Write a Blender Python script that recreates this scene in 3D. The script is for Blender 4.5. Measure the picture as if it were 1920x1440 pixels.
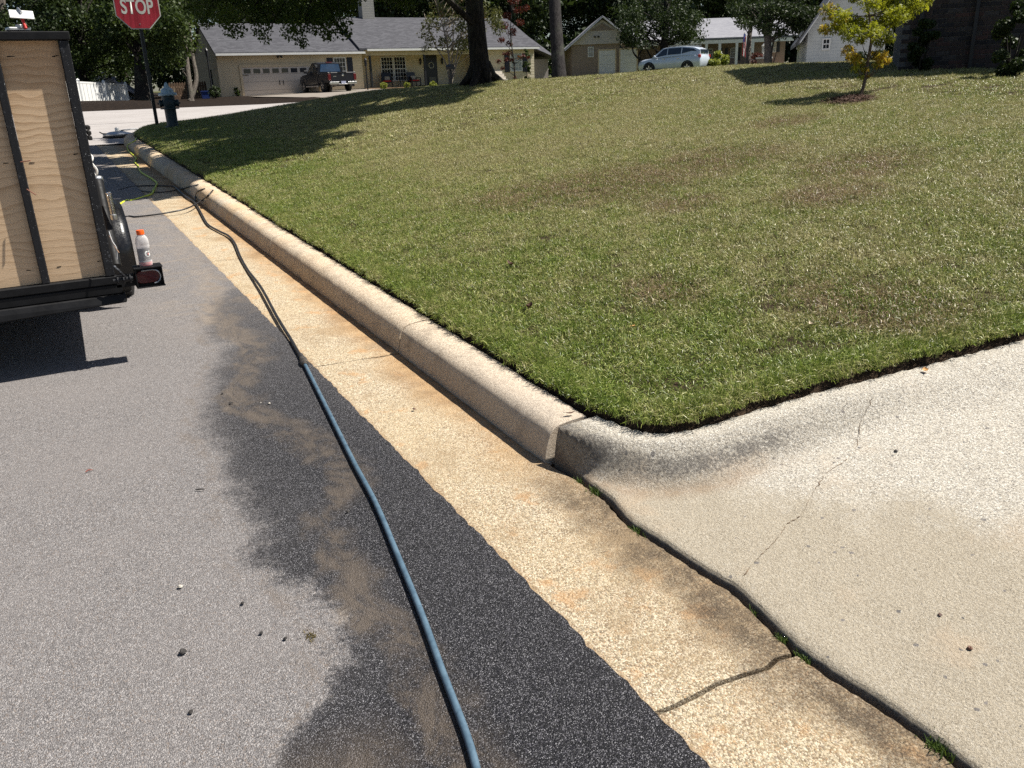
import bpy, bmesh, math, random
import numpy as np
from mathutils import Vector, Matrix
from mathutils.bvhtree import BVHTree

# ------------------------------------------------------------------ camera, world, sun, exposure
# World axes: +X runs from the street towards the lawn, +Y along the kerb, away from the viewer.
scene = bpy.context.scene
for o in list(bpy.data.objects):
    bpy.data.objects.remove(o, do_unlink=True)
COL = scene.collection
FPX = 1550.0                      # focal length in pixels of a 1920 wide frame
EYE = 1.6
CAMM = np.array([[0.8725373550527503, -0.19291393854107464, 0.44884604972542785],
                 [-0.4873086346147876, -0.2782833513867919, 0.8277008342214033],
                 [-0.03476864488906928, -0.9409264523104374, -0.3368212473628586]])
cam_data = bpy.data.cameras.new('camera')
cam_data.sensor_width = 36.0
cam_data.lens = FPX * 36.0 / 1920.0
cam_data.clip_start = 0.05
cam_data.clip_end = 800.0
cam = bpy.data.objects.new('camera', cam_data)
COL.objects.link(cam)
rot = Matrix(((CAMM[0, 0], -CAMM[0, 1], -CAMM[0, 2]),
              (CAMM[1, 0], -CAMM[1, 1], -CAMM[1, 2]),
              (CAMM[2, 0], -CAMM[2, 1], -CAMM[2, 2])))
cam.matrix_world = Matrix.Translation((0, 0, EYE)) @ rot.to_4x4()
scene.camera = cam

SUN_EL = math.radians(57)
SUN_AZ = math.atan2(0.955, -0.295)
SUN_VEC = Vector((math.sin(SUN_AZ) * math.cos(SUN_EL), math.cos(SUN_AZ) * math.cos(SUN_EL), math.sin(SUN_EL)))
world = bpy.data.worlds.new('World')
scene.world = world
world.use_nodes = True
wn = world.node_tree
wn.nodes.clear()
sky = wn.nodes.new('ShaderNodeTexSky')
sky.sky_type = 'NISHITA'
sky.sun_disc = False
sky.sun_elevation = SUN_EL
sky.sun_rotation = SUN_AZ
bg = wn.nodes.new('ShaderNodeBackground')
bg.inputs['Strength'].default_value = 0.05
wo = wn.nodes.new('ShaderNodeOutputWorld')
wn.links.new(sky.outputs[0], bg.inputs['Color'])
wn.links.new(bg.outputs[0], wo.inputs['Surface'])
sun_data = bpy.data.lights.new('sun', 'SUN')
sun_data.energy = 5.0
sun_data.angle = math.radians(0.53)
sun_data.color = (1.0, 0.955, 0.87)
sun = bpy.data.objects.new('sun', sun_data)
COL.objects.link(sun)
sun.rotation_euler = SUN_VEC.to_track_quat('Z', 'Y').to_euler()
sun.location = (20, -6, 30)
scene.view_settings.view_transform = 'Standard'
scene.view_settings.look = 'None'
scene.view_settings.gamma = 1.0
scene.view_settings.use_curve_mapping = False
scene.view_settings.exposure = 0.78
scene.cycles.max_bounces = 6
scene.cycles.transparent_max_bounces = 8
scene.cycles.use_denoising = False

# ------------------------------------------------------------------ helpers
R = math.radians
rng = np.random.default_rng(7)
random.seed(7)


def ray(u, v):
    return CAMM @ np.array([u - 960.0, v - 720.0, FPX])


def D(u, v, depth):                 # point seen at a pixel of the photograph at a measured distance
    p = np.array([0, 0, EYE]) + ray(u, v) * depth / FPX
    return Vector(p)


def onT(u, v, t):
    r = ray(u, v)
    return Vector(np.array([0, 0, EYE]) + r * (t / r[1]))


def smooth(x, a, b):
    x = np.clip((np.asarray(x, float) - a) / (b - a), 0, 1)
    return x * x * (3 - 2 * x)


def hnoise(x, y, f=1.0, seed=0):    # cheap smooth noise from sines, about -1..1
    r = np.random.default_rng(seed)
    out = 0
    for k in range(5):
        a, b, c = r.uniform(-1.6, 1.6, 2).tolist() + [r.uniform(0, 6.28)]
        out = out + np.sin(f * (1 + .45 * k) * (a * x + b * y) + c) / (1 + .4 * k)
    return out / 2.4


class MB:
    """collects shapes for one mesh"""
    def __init__(self):
        self.v = []
        self.f = []
        self.uvw = None

    def add(self, vs, fs):
        n = len(self.v)
        self.v += [tuple(p) for p in vs]
        self.f += [tuple(i + n for i in f) for f in fs]
        return self

    def box(self, c, s, rz=0.0, M=None):
        hx, hy, hz = s[0] / 2, s[1] / 2, s[2] / 2
        vs = [Vector((x * hx, y * hy, z * hz)) for z in (-1, 1) for y in (-1, 1) for x in (-1, 1)]
        m = M if M is not None else Matrix.Rotation(rz, 3, 'Z')
        vs = [Vector(c) + m @ p for p in vs]
        return self.add(vs, [(0, 2, 3, 1), (4, 5, 7, 6), (0, 1, 5, 4), (2, 6, 7, 3), (0, 4, 6, 2), (1, 3, 7, 5)])

    def span(self, a, b):
        a, b = Vector(a), Vector(b)
        return self.box((a + b) / 2, b - a)

    def bar(self, a, b, w, h=None, up=(0, 0, 1)):
        a, b = Vector(a), Vector(b)
        d = b - a
        L = d.length
        d.normalize()
        up = Vector(up)
        if abs(d.dot(up)) > .98:
            up = Vector((0, 1, 0))
        x = d.cross(up).normalized()
        z = x.cross(d)
        m = Matrix((x, d, z)).transposed()
        return self.box((a + b) / 2, (w, L, h or w), M=m)

    def tube(self, pts, r, n=8, caps=True):
        pts = [Vector(p) for p in pts]
        if not hasattr(r, '__len__'):
            r = [r] * len(pts)
        rings = []
        prev = None
        for i, p in enumerate(pts):
            d = (pts[min(i + 1, len(pts) - 1)] - pts[max(i - 1, 0)]).normalized()
            if prev is None:
                up = Vector((0, 0, 1)) if abs(d.z) < .9 else Vector((1, 0, 0))
                x = d.cross(up).normalized()
            else:
                x = (prev - d * prev.dot(d)).normalized()
            prev = x
            y = d.cross(x)
            rings.append([p + (x * math.cos(2 * math.pi * k / n) + y * math.sin(2 * math.pi * k / n)) * r[i] for k in range(n)])
        vs = [q for ring in rings for q in ring]
        fs = []
        for i in range(len(pts) - 1):
            for k in range(n):
                a = i * n + k
                b = i * n + (k + 1) % n
                fs.append((a, b, b + n, a + n))
        if caps:
            fs.append(tuple(range(n))[::-1])
            fs.append(tuple((len(pts) - 1) * n + k for k in range(n)))
        return self.add(vs, fs)

    def lathe(self, prof, c=(0, 0, 0), n=20, M=None):
        vs, fs = [], []
        m = M if M is not None else Matrix.Identity(3)
        for (r, z) in prof:
            for k in range(n):
                a = 2 * math.pi * k / n
                vs.append(Vector(c) + m @ Vector((r * math.cos(a), r * math.sin(a), z)))
        for i in range(len(prof) - 1):
            for k in range(n):
                a = i * n + k
                b = i * n + (k + 1) % n
                fs.append((a, b, b + n, a + n))
        fs.append(tuple(range(n))[::-1])
        fs.append(tuple((len(prof) - 1) * n + k for k in range(n)))
        return self.add(vs, fs)

    def prism(self, poly, depth, M=None, c=(0, 0, 0)):
        """polygon in local XZ extruded along local Y by depth"""
        m = M if M is not None else Matrix.Identity(3)
        n = len(poly)
        vs = [Vector(c) + m @ Vector((x, 0, z)) for x, z in poly] + [Vector(c) + m @ Vector((x, depth, z)) for x, z in poly]
        fs = [tuple(range(n)), tuple(range(2 * n - 1, n - 1, -1))]
        fs += [(i, i + n, (i + 1) % n + n, (i + 1) % n) for i in range(n)]
        return self.add(vs, fs)

    def grid(self, P):
        """P: array (a, b, 3)"""
        a, b = P.shape[:2]
        n = len(self.v)
        self.v += [tuple(p) for p in P.reshape(-1, 3).tolist()]
        for i in range(a - 1):
            for j in range(b - 1):
                k = n + i * b + j
                self.f.append((k, k + 1, k + b + 1, k + b))
        return self

    def mesh(self, name, bevel=0, smooth_=False, seg=1):
        me = bpy.data.meshes.new(name)
        me.from_pydata(self.v, [], self.f)
        bm = bmesh.new()
        bm.from_mesh(me)
        bmesh.ops.recalc_face_normals(bm, faces=bm.faces)
        if bevel:
            bmesh.ops.bevel(bm, geom=[e for e in bm.edges if len(e.link_faces) == 2 and e.calc_face_angle(0) > .5],
                            offset=bevel, segments=seg, affect='EDGES', profile=.5)
        if smooth_:
            for f in bm.faces:
                f.smooth = True
            for e in bm.edges:
                if len(e.link_faces) == 2 and e.calc_face_angle(0) > .75:
                    e.smooth = False
        bm.to_mesh(me)
        bm.free()
        return me

    def build(self, name, mat, parent=None, bevel=0, smooth_=False, seg=1):
        return link(name, self.mesh(name, bevel, smooth_, seg), mat, parent)


def link(name, me, mat, parent=None):
    if mat is not None:
        me.materials.clear()
        me.materials.append(mat)
    o = bpy.data.objects.new(name, me)
    COL.objects.link(o)
    if parent is not None:
        o.parent = parent
    return o


def tag(o, label=None, cat=None, group=None, kind=None):
    if label:
        o['label'] = label
    if cat:
        o['category'] = cat
    if group:
        o['group'] = group
    if kind:
        o['kind'] = kind
    return o


def thing(name, label, cat, loc=(0, 0, 0), rz=0.0, group=None):
    o = bpy.data.objects.new(name, None)
    o.empty_display_size = .1
    COL.objects.link(o)
    o.location = loc
    o.rotation_euler = (0, 0, rz)
    return tag(o, label, cat, group)


def copy_tree(o, parent=None):
    c = o.copy()
    COL.objects.link(c)
    c.parent = parent
    for ch in [x for x in bpy.data.objects if x.parent == o]:
        copy_tree(ch, c)
    return c


def fast_mesh(name, V, F4, tint=None):
    """numpy verts (n,3) and quads (m,4)"""
    me = bpy.data.meshes.new(name)
    V = np.asarray(V, np.float32)
    F4 = np.asarray(F4, np.int32)
    k = F4.shape[1]
    me.vertices.add(len(V))
    me.vertices.foreach_set('co', V.ravel())
    me.loops.add(F4.size)
    me.loops.foreach_set('vertex_index', F4.ravel())
    me.polygons.add(len(F4))
    me.polygons.foreach_set('loop_start', np.arange(0, F4.size, k, dtype=np.int32))
    me.polygons.foreach_set('loop_total', np.full(len(F4), k, np.int32))
    if tint is not None:
        at = me.color_attributes.new('tint', 'FLOAT_COLOR', 'POINT')
        t4 = np.ones((len(V), 4), np.float32)
        t4[:, :3] = tint
        at.data.foreach_set('color', t4.ravel())
    me.update(calc_edges=True)
    return me


def text_mesh(txt, size, extrude=0.0, offset=0.0):
    cu = bpy.data.curves.new('lettering', 'FONT')
    cu.body = txt
    cu.size = size
    cu.extrude = extrude
    cu.offset = offset
    cu.align_x = 'CENTER'
    o = bpy.data.objects.new('lettering', cu)
    COL.objects.link(o)
    dg = bpy.context.evaluated_depsgraph_get()
    me = bpy.data.meshes.new_from_object(o.evaluated_get(dg))
    bpy.data.objects.remove(o, do_unlink=True)
    return me


# ------------------------------------------------------------------ materials
class NT:
    def __init__(self, name):
        self.m = bpy.data.materials.new(name)
        self.m.use_nodes = True
        self.t = self.m.node_tree
        self.t.nodes.clear()
        self.out = self.t.nodes.new('ShaderNodeOutputMaterial')
        self._pos = None

    def n(self, typ, **kw):
        nd = self.t.nodes.new(typ)
        for k, v in kw.items():
            setattr(nd, k, v)
        return nd

    def put(self, sock, val):
        if isinstance(val, bpy.types.NodeSocket):
            self.t.links.new(val, sock)
        elif val is not None:
            if hasattr(sock.default_value, '__len__') and not hasattr(val, '__len__'):
                val = (val,) * len(sock.default_value)
            if hasattr(sock.default_value, '__len__') and len(sock.default_value) == 4 and len(val) == 3:
                val = tuple(val) + (1,)
            sock.default_value = val

    def pos(self):
        if self._pos is None:
            self._pos = self.n('ShaderNodeNewGeometry').outputs['Position']
        return self._pos

    def obj(self):
        return self.n('ShaderNodeTexCoord').outputs['Object']

    def noise(self, scale, detail=4, rough=.55, vec=None, dist=0, out=0):
        nd = self.n('ShaderNodeTexNoise')
        self.put(nd.inputs['Vector'], vec if vec is not None else self.pos())
        nd.inputs['Scale'].default_value = scale
        nd.inputs['Detail'].default_value = detail
        nd.inputs['Roughness'].default_value = rough
        nd.inputs['Distortion'].default_value = dist
        return nd.outputs[out]

    def voro(self, scale, vec=None, out='Distance', feature='F1', rnd=1, dim='3D'):
        nd = self.n('ShaderNodeTexVoronoi', feature=feature, voronoi_dimensions=dim)
        self.put(nd.inputs['Vector'], vec if vec is not None else self.pos())
        nd.inputs['Scale'].default_value = scale
        nd.inputs['Randomness'].default_value = rnd
        return nd.outputs[out]

    def math(self, op, a, b=None, c=None, clamp=False):
        nd = self.n('ShaderNodeMath', operation=op, use_clamp=clamp)
        self.put(nd.inputs[0], a)
        if b is not None:
            self.put(nd.inputs[1], b)
        if c is not None:
            self.put(nd.inputs[2], c)
        return nd.outputs[0]

    def mix(self, fac, a, b, mode='MIX'):
        nd = self.n('ShaderNodeMix', data_type='RGBA', blend_type=mode)
        self.put(nd.inputs[0], fac)
        self.put(nd.inputs[6], a)
        self.put(nd.inputs[7], b)
        return nd.outputs[2]

    def mapr(self, v, a, b, c=0.0, d=1.0, interp='SMOOTHSTEP'):
        nd = self.n('ShaderNodeMapRange', interpolation_type=interp)
        self.put(nd.inputs[0], v)
        for i, x in enumerate((a, b, c, d)):
            self.put(nd.inputs[i + 1], x)
        return nd.outputs[0]

    def ramp(self, v, stops, interp='LINEAR'):
        nd = self.n('ShaderNodeValToRGB')
        self.put(nd.inputs[0], v)
        cr = nd.color_ramp
        cr.interpolation = interp
        while len(cr.elements) < len(stops):
            cr.elements.new(.5)
        for e, (p, c) in zip(cr.elements, stops):
            e.position = p
            if not hasattr(c, '__len__'):
                c = (c, c, c)
            e.color = tuple(c) + (1,)
        return nd.outputs[0]

    def sep(self, v):
        nd = self.n('ShaderNodeSeparateXYZ')
        self.put(nd.inputs[0], v)
        return nd.outputs

    def comb(self, x, y, z):
        nd = self.n('ShaderNodeCombineXYZ')
        for i, q in enumerate((x, y, z)):
            self.put(nd.inputs[i], q)
        return nd.outputs[0]

    def vmul(self, v, s):
        nd = self.n('ShaderNodeVectorMath', operation='MULTIPLY')
        self.put(nd.inputs[0], v)
        nd.inputs[1].default_value = s
        return nd.outputs[0]

    def vadd(self, v, s):
        nd = self.n('ShaderNodeVectorMath', operation='ADD')
        self.put(nd.inputs[0], v)
        self.put(nd.inputs[1], s)
        return nd.outputs[0]

    def attr(self, name, out='Color'):
        return self.n('ShaderNodeAttribute', attribute_name=name).outputs[out]

    def bump(self, h, strength=.5, dist=.01, normal=None):
        nd = self.n('ShaderNodeBump')
        nd.inputs['Strength'].default_value = strength
        nd.inputs['Distance'].default_value = dist
        self.put(nd.inputs['Height'], h)
        if normal is not None:
            self.put(nd.inputs['Normal'], normal)
        return nd.outputs[0]

    def bsdf(self, col, rough=.6, normal=None, metal=0, spec=.5, trans=0, coat=0, alpha=None, emit=None, ior=None):
        b = self.n('ShaderNodeBsdfPrincipled')
        self.put(b.inputs['Base Color'], col)
        self.put(b.inputs['Roughness'], rough)
        self.put(b.inputs['Metallic'], metal)
        self.put(b.inputs['Specular IOR Level'], spec)
        self.put(b.inputs['Transmission Weight'], trans)
        self.put(b.inputs['Coat Weight'], coat)
        if ior:
            b.inputs['IOR'].default_value = ior
        if alpha is not None:
            self.put(b.inputs['Alpha'], alpha)
        if normal is not None:
            self.put(b.inputs['Normal'], normal)
        self.t.links.new(b.outputs[0], self.out.inputs['Surface'])
        return self.m


def plain(name, col, rough=.6, metal=0, var=.12, scale=8, bump=0.0, bscale=60, spec=.5, coat=0):
    """paint, plastic or metal with a little mottling and relief"""
    t = NT(name)
    nz = t.noise(scale, 5)
    c = t.mix(t.mapr(nz, .3, .7), tuple(x * (1 - var) for x in col), tuple(min(1, x * (1 + var)) for x in col))
    nrm = t.bump(t.noise(bscale, 4), bump, .004) if bump else None
    r = t.mapr(t.noise(scale * 2.3, 4), .3, .7, max(.03, rough - .08), min(1, rough + .08))
    return t.bsdf(c, r, nrm, metal, spec, coat=coat)


MATS = {}


def leafmat(name, c1, c2, c3=None, trans=.35, rough=.55, spec=.3):
    """leaf: colour varies leaf by leaf (tint.r) and by clump"""
    t = NT(name)
    tint = t.sep(t.attr('tint'))
    col = t.mix(tint[0], c1, c2)
    if c3:
        col = t.mix(t.mapr(tint[1], .6, .9), col, c3)
    b = t.n('ShaderNodeBsdfPrincipled')
    t.put(b.inputs['Base Color'], col)
    b.inputs['Roughness'].default_value = rough
    b.inputs['Specular IOR Level'].default_value = spec
    tr = t.n('ShaderNodeBsdfTranslucent')
    t.put(tr.inputs['Color'], t.mix(.5, col, t.mix(1.0, col, (1.0, 1.0, .45), 'MULTIPLY')))
    mx = t.n('ShaderNodeMixShader')
    mx.inputs[0].default_value = trans
    t.t.links.new(b.outputs[0], mx.inputs[1])
    t.t.links.new(tr.outputs[0], mx.inputs[2])
    t.t.links.new(mx.outputs[0], t.out.inputs['Surface'])
    return t.m


def barkmat(name, c1, c2, sc=6):
    t = NT(name)
    v = t.vmul(t.pos(), (1, 1, .18))
    n1 = t.noise(sc * 4, 6, .65, v, .6)
    n2 = t.noise(sc * 14, 4, .6, v)
    h = t.math('ADD', n1, t.math('MULTIPLY', n2, .4))
    col = t.mix(t.mapr(n1, .35, .68), c1, c2)
    col = t.mix(t.mapr(t.noise(2.2, 3), .5, .75, 0, .35), col, (.10, .11, .075))
    return t.bsdf(col, .9, t.bump(h, .9, .03), spec=.2)

# ------------------------------------------------------------------ shape of the ground
GRADE = 0.0393


def rd(t):                                      # street surface
    return GRADE * np.minimum(t, 34.0) + .012 * np.maximum(np.asarray(t, float) - 34, 0)


EDGE = [(30, -3.2), (14, .05), (9, .95), (7, 1.32), (5, 1.75), (3.74, 2.05), (3.21, 2.18), (2.92, 2.25), (2.69, 2.30), (2.47, 2.33),
        (2.27, 2.36), (2.12, 2.385), (2.04, 2.42), (1.975, 2.48), (1.93, 2.57), (1.902, 2.68), (1.885, 2.78), (1.87, 2.95), (1.87, 8), (1.87, 14), (1.87, 19.5)]
for k in range(1, 15):
    a = math.pi - math.pi / 2 * k / 14
    EDGE.append((6.15 + 4.28 * math.cos(a), 19.5 + 4.28 * math.sin(a)))
EDGE.append((30, 23.78))
EDGE = np.array(EDGE)


def edge_dist(s, t):
    """distance to the lawn's boundary, positive on the lawn"""
    s = np.asarray(s, float)
    t = np.asarray(t, float)
    best = np.full(s.shape, 1e9)
    inside = np.zeros(s.shape, bool)
    poly = EDGE
    for i in range(len(poly)):
        a = poly[i]
        b = poly[(i + 1) % len(poly)]
        if i < len(poly) - 1:
            ab = b - a
            q = np.clip(((s - a[0]) * ab[0] + (t - a[1]) * ab[1]) / (ab @ ab), 0, 1)
            best = np.minimum(best, np.hypot(s - a[0] - q * ab[0], t - a[1] - q * ab[1]))
        cond = (a[1] > t) != (b[1] > t)
        with np.errstate(divide='ignore', invalid='ignore'):
            xs = a[0] + (t - a[1]) * (b[0] - a[0]) / (b[1] - a[1])
        inside ^= cond & (s < xs)
    return np.where(inside, best, -best)


def bank(x):
    x = np.maximum(np.asarray(x, float), 0)
    return np.where(x < 7.5, .12 * x, .90 + .25 * (1 - np.exp(-np.maximum(x - 7.5, 0) / 2)))


def lawn_z(s, t):
    s = np.asarray(s, float)
    t = np.asarray(t, float)
    fall = 1 - smooth(t, 20.3 - 6 * smooth(s, 7, 11), 23.7)
    z = rd(t) + .164 + bank(s - 1.87) * fall
    z = z + .012 * hnoise(s, t, 1.1, 3) * smooth(s, 2, 4)
    return z


def drive_z(s, t):
    x = np.maximum(np.asarray(s, float) - 1.66, 0)
    return rd(t) + .002 + .14 * np.minimum(x - .12 * (1 - np.exp(-x / .12)), .9 * x + .2)


def ground_z(s, t):
    """terrain beyond the streets"""
    s = np.asarray(s, float)
    t = np.asarray(t, float)
    z = rd(t) + .02 * np.clip(s - 8, 0, 60) * smooth(t, 22, 36)
    z = z + +.02 * np.exp(-((s - 37) ** 2 + (t - 45) ** 2) / 128.0)
    z = z + .25 * smooth(t, 34.5, 38) * (1 - smooth(s, 2, 9)) * (1 - smooth(t, 42, 60))
    return z


# ------------------------------------------------------------------ surface materials
def asphalt_material():
    t = NT('asphalt')
    p = t.pos()
    X, Y, Z = t.sep(p)
    sv = t.sep(t.voro(250, p, 'Color'))
    d1 = t.voro(250, p)
    s2 = t.sep(t.voro(470, p, 'Color'))
    fine = t.noise(430, 2, .6)
    big = t.noise(1.3, 5)
    light = t.mapr(sv[0], .05, .95, 0, 1, 'LINEAR')
    dry = t.mix(light, (.095, .088, .087), (.225, .210, .208))
    dry = t.mix(t.mapr(sv[1], .84, .86, 0, .7), dry, (.40, .375, .365))
    dry = t.mix(t.mapr(s2[0], .76, .78, 0, .5), dry, (.42, .40, .39))
    dry = t.mix(t.mapr(s2[1], .78, .80, 0, .55), dry, (.045, .041, .041))
    dry = t.mix(t.mapr(sv[2], .90, .92, 0, .6), dry, (.20, .155, .125))
    dry = t.mix(t.mapr(big, .35, .7, 0, .30), dry, (.235, .212, .202))
    dry = t.mix(t.mapr(t.noise(7, 5, .7), .55, .75, 0, .22), dry, (.10, .092, .09))
    wet = t.mix(light, (.003, .003, .004), (.015, .014, .018))
    wet = t.mix(t.mapr(sv[1], .88, .90, 0, .7), wet, (.075, .072, .084))
    wet = t.mix(t.mapr(s2[0], .91, .93, 0, .85), wet, (.27, .265, .28))
    wp = [(0, .02), (1.3, .06), (1.69, .21), (1.78, .27), (1.83, .38), (1.95, .475), (2.165, .525), (2.33, .46), (2.53, .41), (2.8, .415), (3.11, .424), (3.5, .435),
          (3.86, .46), (4.29, .54), (4.67, .66), (5.03, .76), (5.54, .76), (5.94, .82), (6.2, .94), (6.8, 1.15), (8, 1.2)]
    wl = t.math('MULTIPLY', t.ramp(t.math('DIVIDE', Y, 8.0, clamp=True), [(a / 8, b / 1.2) for a, b in wp]), 1.2)
    # ragged damp edge: soft blots with streaks pulled across the road
    streak = t.noise(1, 8, .70, t.vmul(p, (5.5, 8.0, 1)), .5)
    blot = t.noise(2.7, 8, .62)
    gran = t.noise(60, 3, .7)
    off = t.math('ADD', t.math('MULTIPLY', t.math('SUBTRACT', streak, .5), .20), t.math('MULTIPLY', t.math('SUBTRACT', blot, .5), .34))
    off = t.math('ADD', off, t.math('MULTIPLY', t.math('SUBTRACT', gran, .5), .16))
    ws = t.math('ADD', t.math('SUBTRACT', X, wl), off)
    wm = t.mapr(ws, t.mapr(Y, 2.0, 4.0, -.045, -.10), t.mapr(Y, 2.0, 4.0, .06, .15))
    soak = t.mapr(t.math('ADD', t.math('SUBTRACT', X, wl), t.math('MULTIPLY', t.math('SUBTRACT', blot, .5), .4)), .0, .40, .86, 1.0)
    depth = t.mapr(t.math('ADD', Y, t.math('MULTIPLY', blot, 1.2)), 3.6, 7.4, 1.0, .40)
    wm2 = t.math('MULTIPLY', t.math('MULTIPLY', wm, depth), soak)
    inv = t.math('SUBTRACT', 1.0, wm2)
    wm2 = t.math('SUBTRACT', 1.0, t.math('MULTIPLY', inv, t.mapr(wm2, 0, .7, 1, .55)))
    # silt left by the run-off: a winding brown ribbon and its fans
    sp = [(0, .50), (1.2, .58), (1.6, .635), (1.9, .64), (2.2, .61), (2.5, .58), (2.75, .64), (2.95, .80), (3.15, .86), (3.4, .80), (3.8, .72), (4.2, .62), (4.5, .80), (5.0, .90), (5.7, .80), (6.4, .95), (8, 1.0)]
    sl = t.math('MULTIPLY', t.ramp(t.math('DIVIDE', Y, 8.0, clamp=True), [(a / 8, b / 1.2) for a, b in sp]), 1.2)
    wob = t.math('MULTIPLY', t.math('SUBTRACT', t.noise(3.1, 6, .65), .5), .42)
    sgn = t.math('ADD', t.math('SUBTRACT', X, sl), wob)
    ridge = t.noise(5.5, 6, .7, t.vmul(p, (1, .55, 1)), 1.6)
    left = t.mapr(sgn, -.10, -.03)
    right = t.mapr(sgn, .03, .17, 1, 0)
    silt = t.math('MULTIPLY', t.math('MULTIPLY', left, right), t.mapr(ridge, .36, .58, .12, 1))
    silt = t.math('MULTIPLY', silt, t.mapr(Y, 5.5, 8.5, .95, .35))
    low = t.math('MULTIPLY', t.mapr(Y, 1.80, 1.55), t.mapr(t.math('ABSOLUTE', t.math('SUBTRACT', X, .34)), .10, .24, .8, 0))
    silt = t.math('MAXIMUM', silt, t.math('MULTIPLY', low, t.math('MULTIPLY', wm, t.mapr(ridge, .3, .6, .4, 1))))
    far = t.math('MULTIPLY', t.mapr(Y, 4.6, 7.0), t.mapr(X, .30, .75))
    silt = t.math('MAXIMUM', silt, t.math('MULTIPLY', far, t.mapr(t.noise(1, 6, .72, t.vmul(p, (2.4, 4.5, 1)), 1.3), .47, .64, 0, .8)))
    col = t.mix(wm2, dry, wet)
    lo = t.mix(wm2, (.19, .155, .122), (.042, .031, .023))
    hi = t.mix(wm2, (.36, .30, .245), (.135, .107, .083))
    siltc = t.mix(t.mapr(t.math('ADD', fine, t.math('MULTIPLY', t.math('SUBTRACT', ridge, .5), .5)), .35, .68), lo, hi)
    col = t.mix(t.math('MULTIPLY', silt, .82), col, siltc)
    tide = t.math('MULTIPLY', t.mapr(t.math('ABSOLUTE', t.math('ADD', ws, .07)), .0, .06, .35, 0), t.mapr(ridge, .45, .6))
    col = t.mix(tide, col, (.14, .105, .075))
    rough = t.mapr(wm2, 0, 1, .88, .48)
    rough = t.mix(silt, rough, .65)
    h = t.math('ADD', t.math('MULTIPLY', d1, -1.0), t.math('MULTIPLY', fine, .45))
    return t.bsdf(col, rough, t.bump(h, .8, .006), spec=.4)


def concrete_gutter_material():
    t = NT('gutter_concrete')
    p = t.pos()
    X, Y, Z = t.sep(p)
    st = t.sep(t.voro(145, p, 'Color'))
    dd = t.voro(145, p)
    s2 = t.sep(t.voro(260, p, 'Color'))
    fine = t.noise(330, 3, .7)
    grit = t.noise(120, 5, .75)
    base = t.mix(t.mapr(st[0], .05, .95, 0, 1, 'LINEAR'), (.36, .285, .180), (.60, .515, .365))
    base = t.mix(t.mapr(st[1], .74, .76, 0, .7), base, (.70, .61, .46))
    base = t.mix(t.mapr(st[2], .72, .74, 0, .8), base, (.20, .150, .102))
    base = t.mix(t.mapr(s2[0], .70, .72, 0, .6), base, (.17, .125, .082))
    base = t.mix(t.mapr(s2[1], .82, .84, 0, .7), base, (.78, .69, .53))
    base = t.mix(t.mapr(s2[2], .90, .92, 0, .6), base, (.44, .25, .12))
    base = t.mix(t.mapr(t.noise(2.2, 5), .35, .7, 0, .35), base, (.46, .345, .195))
    base = t.mix(t.mapr(grit, .58, .70, 0, .45), base, (.26, .185, .115))
    # larger stones showing where the paste has worn off
    sw = t.vadd(p, t.vmul(t.noise(90, 2, .6, out=1), (.010, .010, 0)))
    vs_ = t.voro(78, sw, 'Distance', dim='2D')
    vc_ = t.sep(t.voro(78, sw, 'Color', dim='2D'))
    worn = t.mapr(t.noise(4.5, 6, .7), .42, .62, .35, 1)
    stone = t.math('MULTIPLY', t.math('MULTIPLY', t.mapr(vs_, t.mapr(vc_[1], 0, 1, .20, .44, 'LINEAR'), .15), t.math('GREATER_THAN', vc_[0], .50)), worn)
    base = t.mix(t.math('MULTIPLY', stone, .75), base, t.ramp(vc_[2], [(0, (.17, .135, .105)), (.3, (.40, .30, .19)), (.55, (.30, .27, .24)), (.75, (.52, .33, .17)), (1, (.70, .62, .48))]))
    # rust and run-off stains on the kerb side
    nb = t.noise(2.6, 5, .6)
    rust = t.math('MULTIPLY', t.mapr(t.math('ADD', X, t.math('MULTIPLY', nb, .40)), 1.56, 1.84), t.mapr(Y, 2.0, 4.0, .30, .9))
    base = t.mix(t.math('MULTIPLY', rust, .90), base, t.mix(t.mapr(t.noise(9, 4), .35, .65), (.26, .135, .050), (.44, .265, .12)))
    base = t.mix(t.mapr(t.noise(6.5, 4, .6), .57, .70, 0, .60), base, t.mix(t.mapr(fine, .4, .6), (.40, .20, .08), (.56, .34, .16)))
    # grime that follows the crack by the driveway
    grime = t.math('MULTIPLY', t.mapr(t.math('ADD', X, t.math('MULTIPLY', t.math('SUBTRACT', t.noise(5, 4, .65), .5), .42)), 1.38, 1.60),
                   t.mapr(Y, 2.9, 2.3))
    base = t.mix(t.math('MULTIPLY', grime, t.mapr(t.math('ADD', t.math('MULTIPLY', grit, .6), t.math('MULTIPLY', t.noise(11, 6, .75), .5)), .44, .62, .35, .92)), base, t.mix(t.mapr(fine, .4, .6), (.030, .022, .015), (.125, .09, .058)))
    edge = t.mapr(t.math('ADD', X, t.math('MULTIPLY', t.math('SUBTRACT', t.noise(14, 4), .5), .05)), 1.13, 1.165, .55, 0)
    base = t.mix(edge, base, (.28, .17, .085))
    dark = t.mapr(t.noise(2.6, 7, .78), .48, .68, 0, .62)
    base = t.mix(dark, base, t.mix(t.mapr(fine, .4, .6), (.20, .14, .082), (.40, .29, .17)))
    h = t.math('ADD', t.math('MULTIPLY', dd, -.7), t.math('ADD', t.math('MULTIPLY', fine, .8), t.math('MULTIPLY', grit, .9)))
    return t.bsdf(base, t.mapr(grime, 0, 1, .85, .42), t.bump(h, .9, .006), spec=.3)


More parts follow.
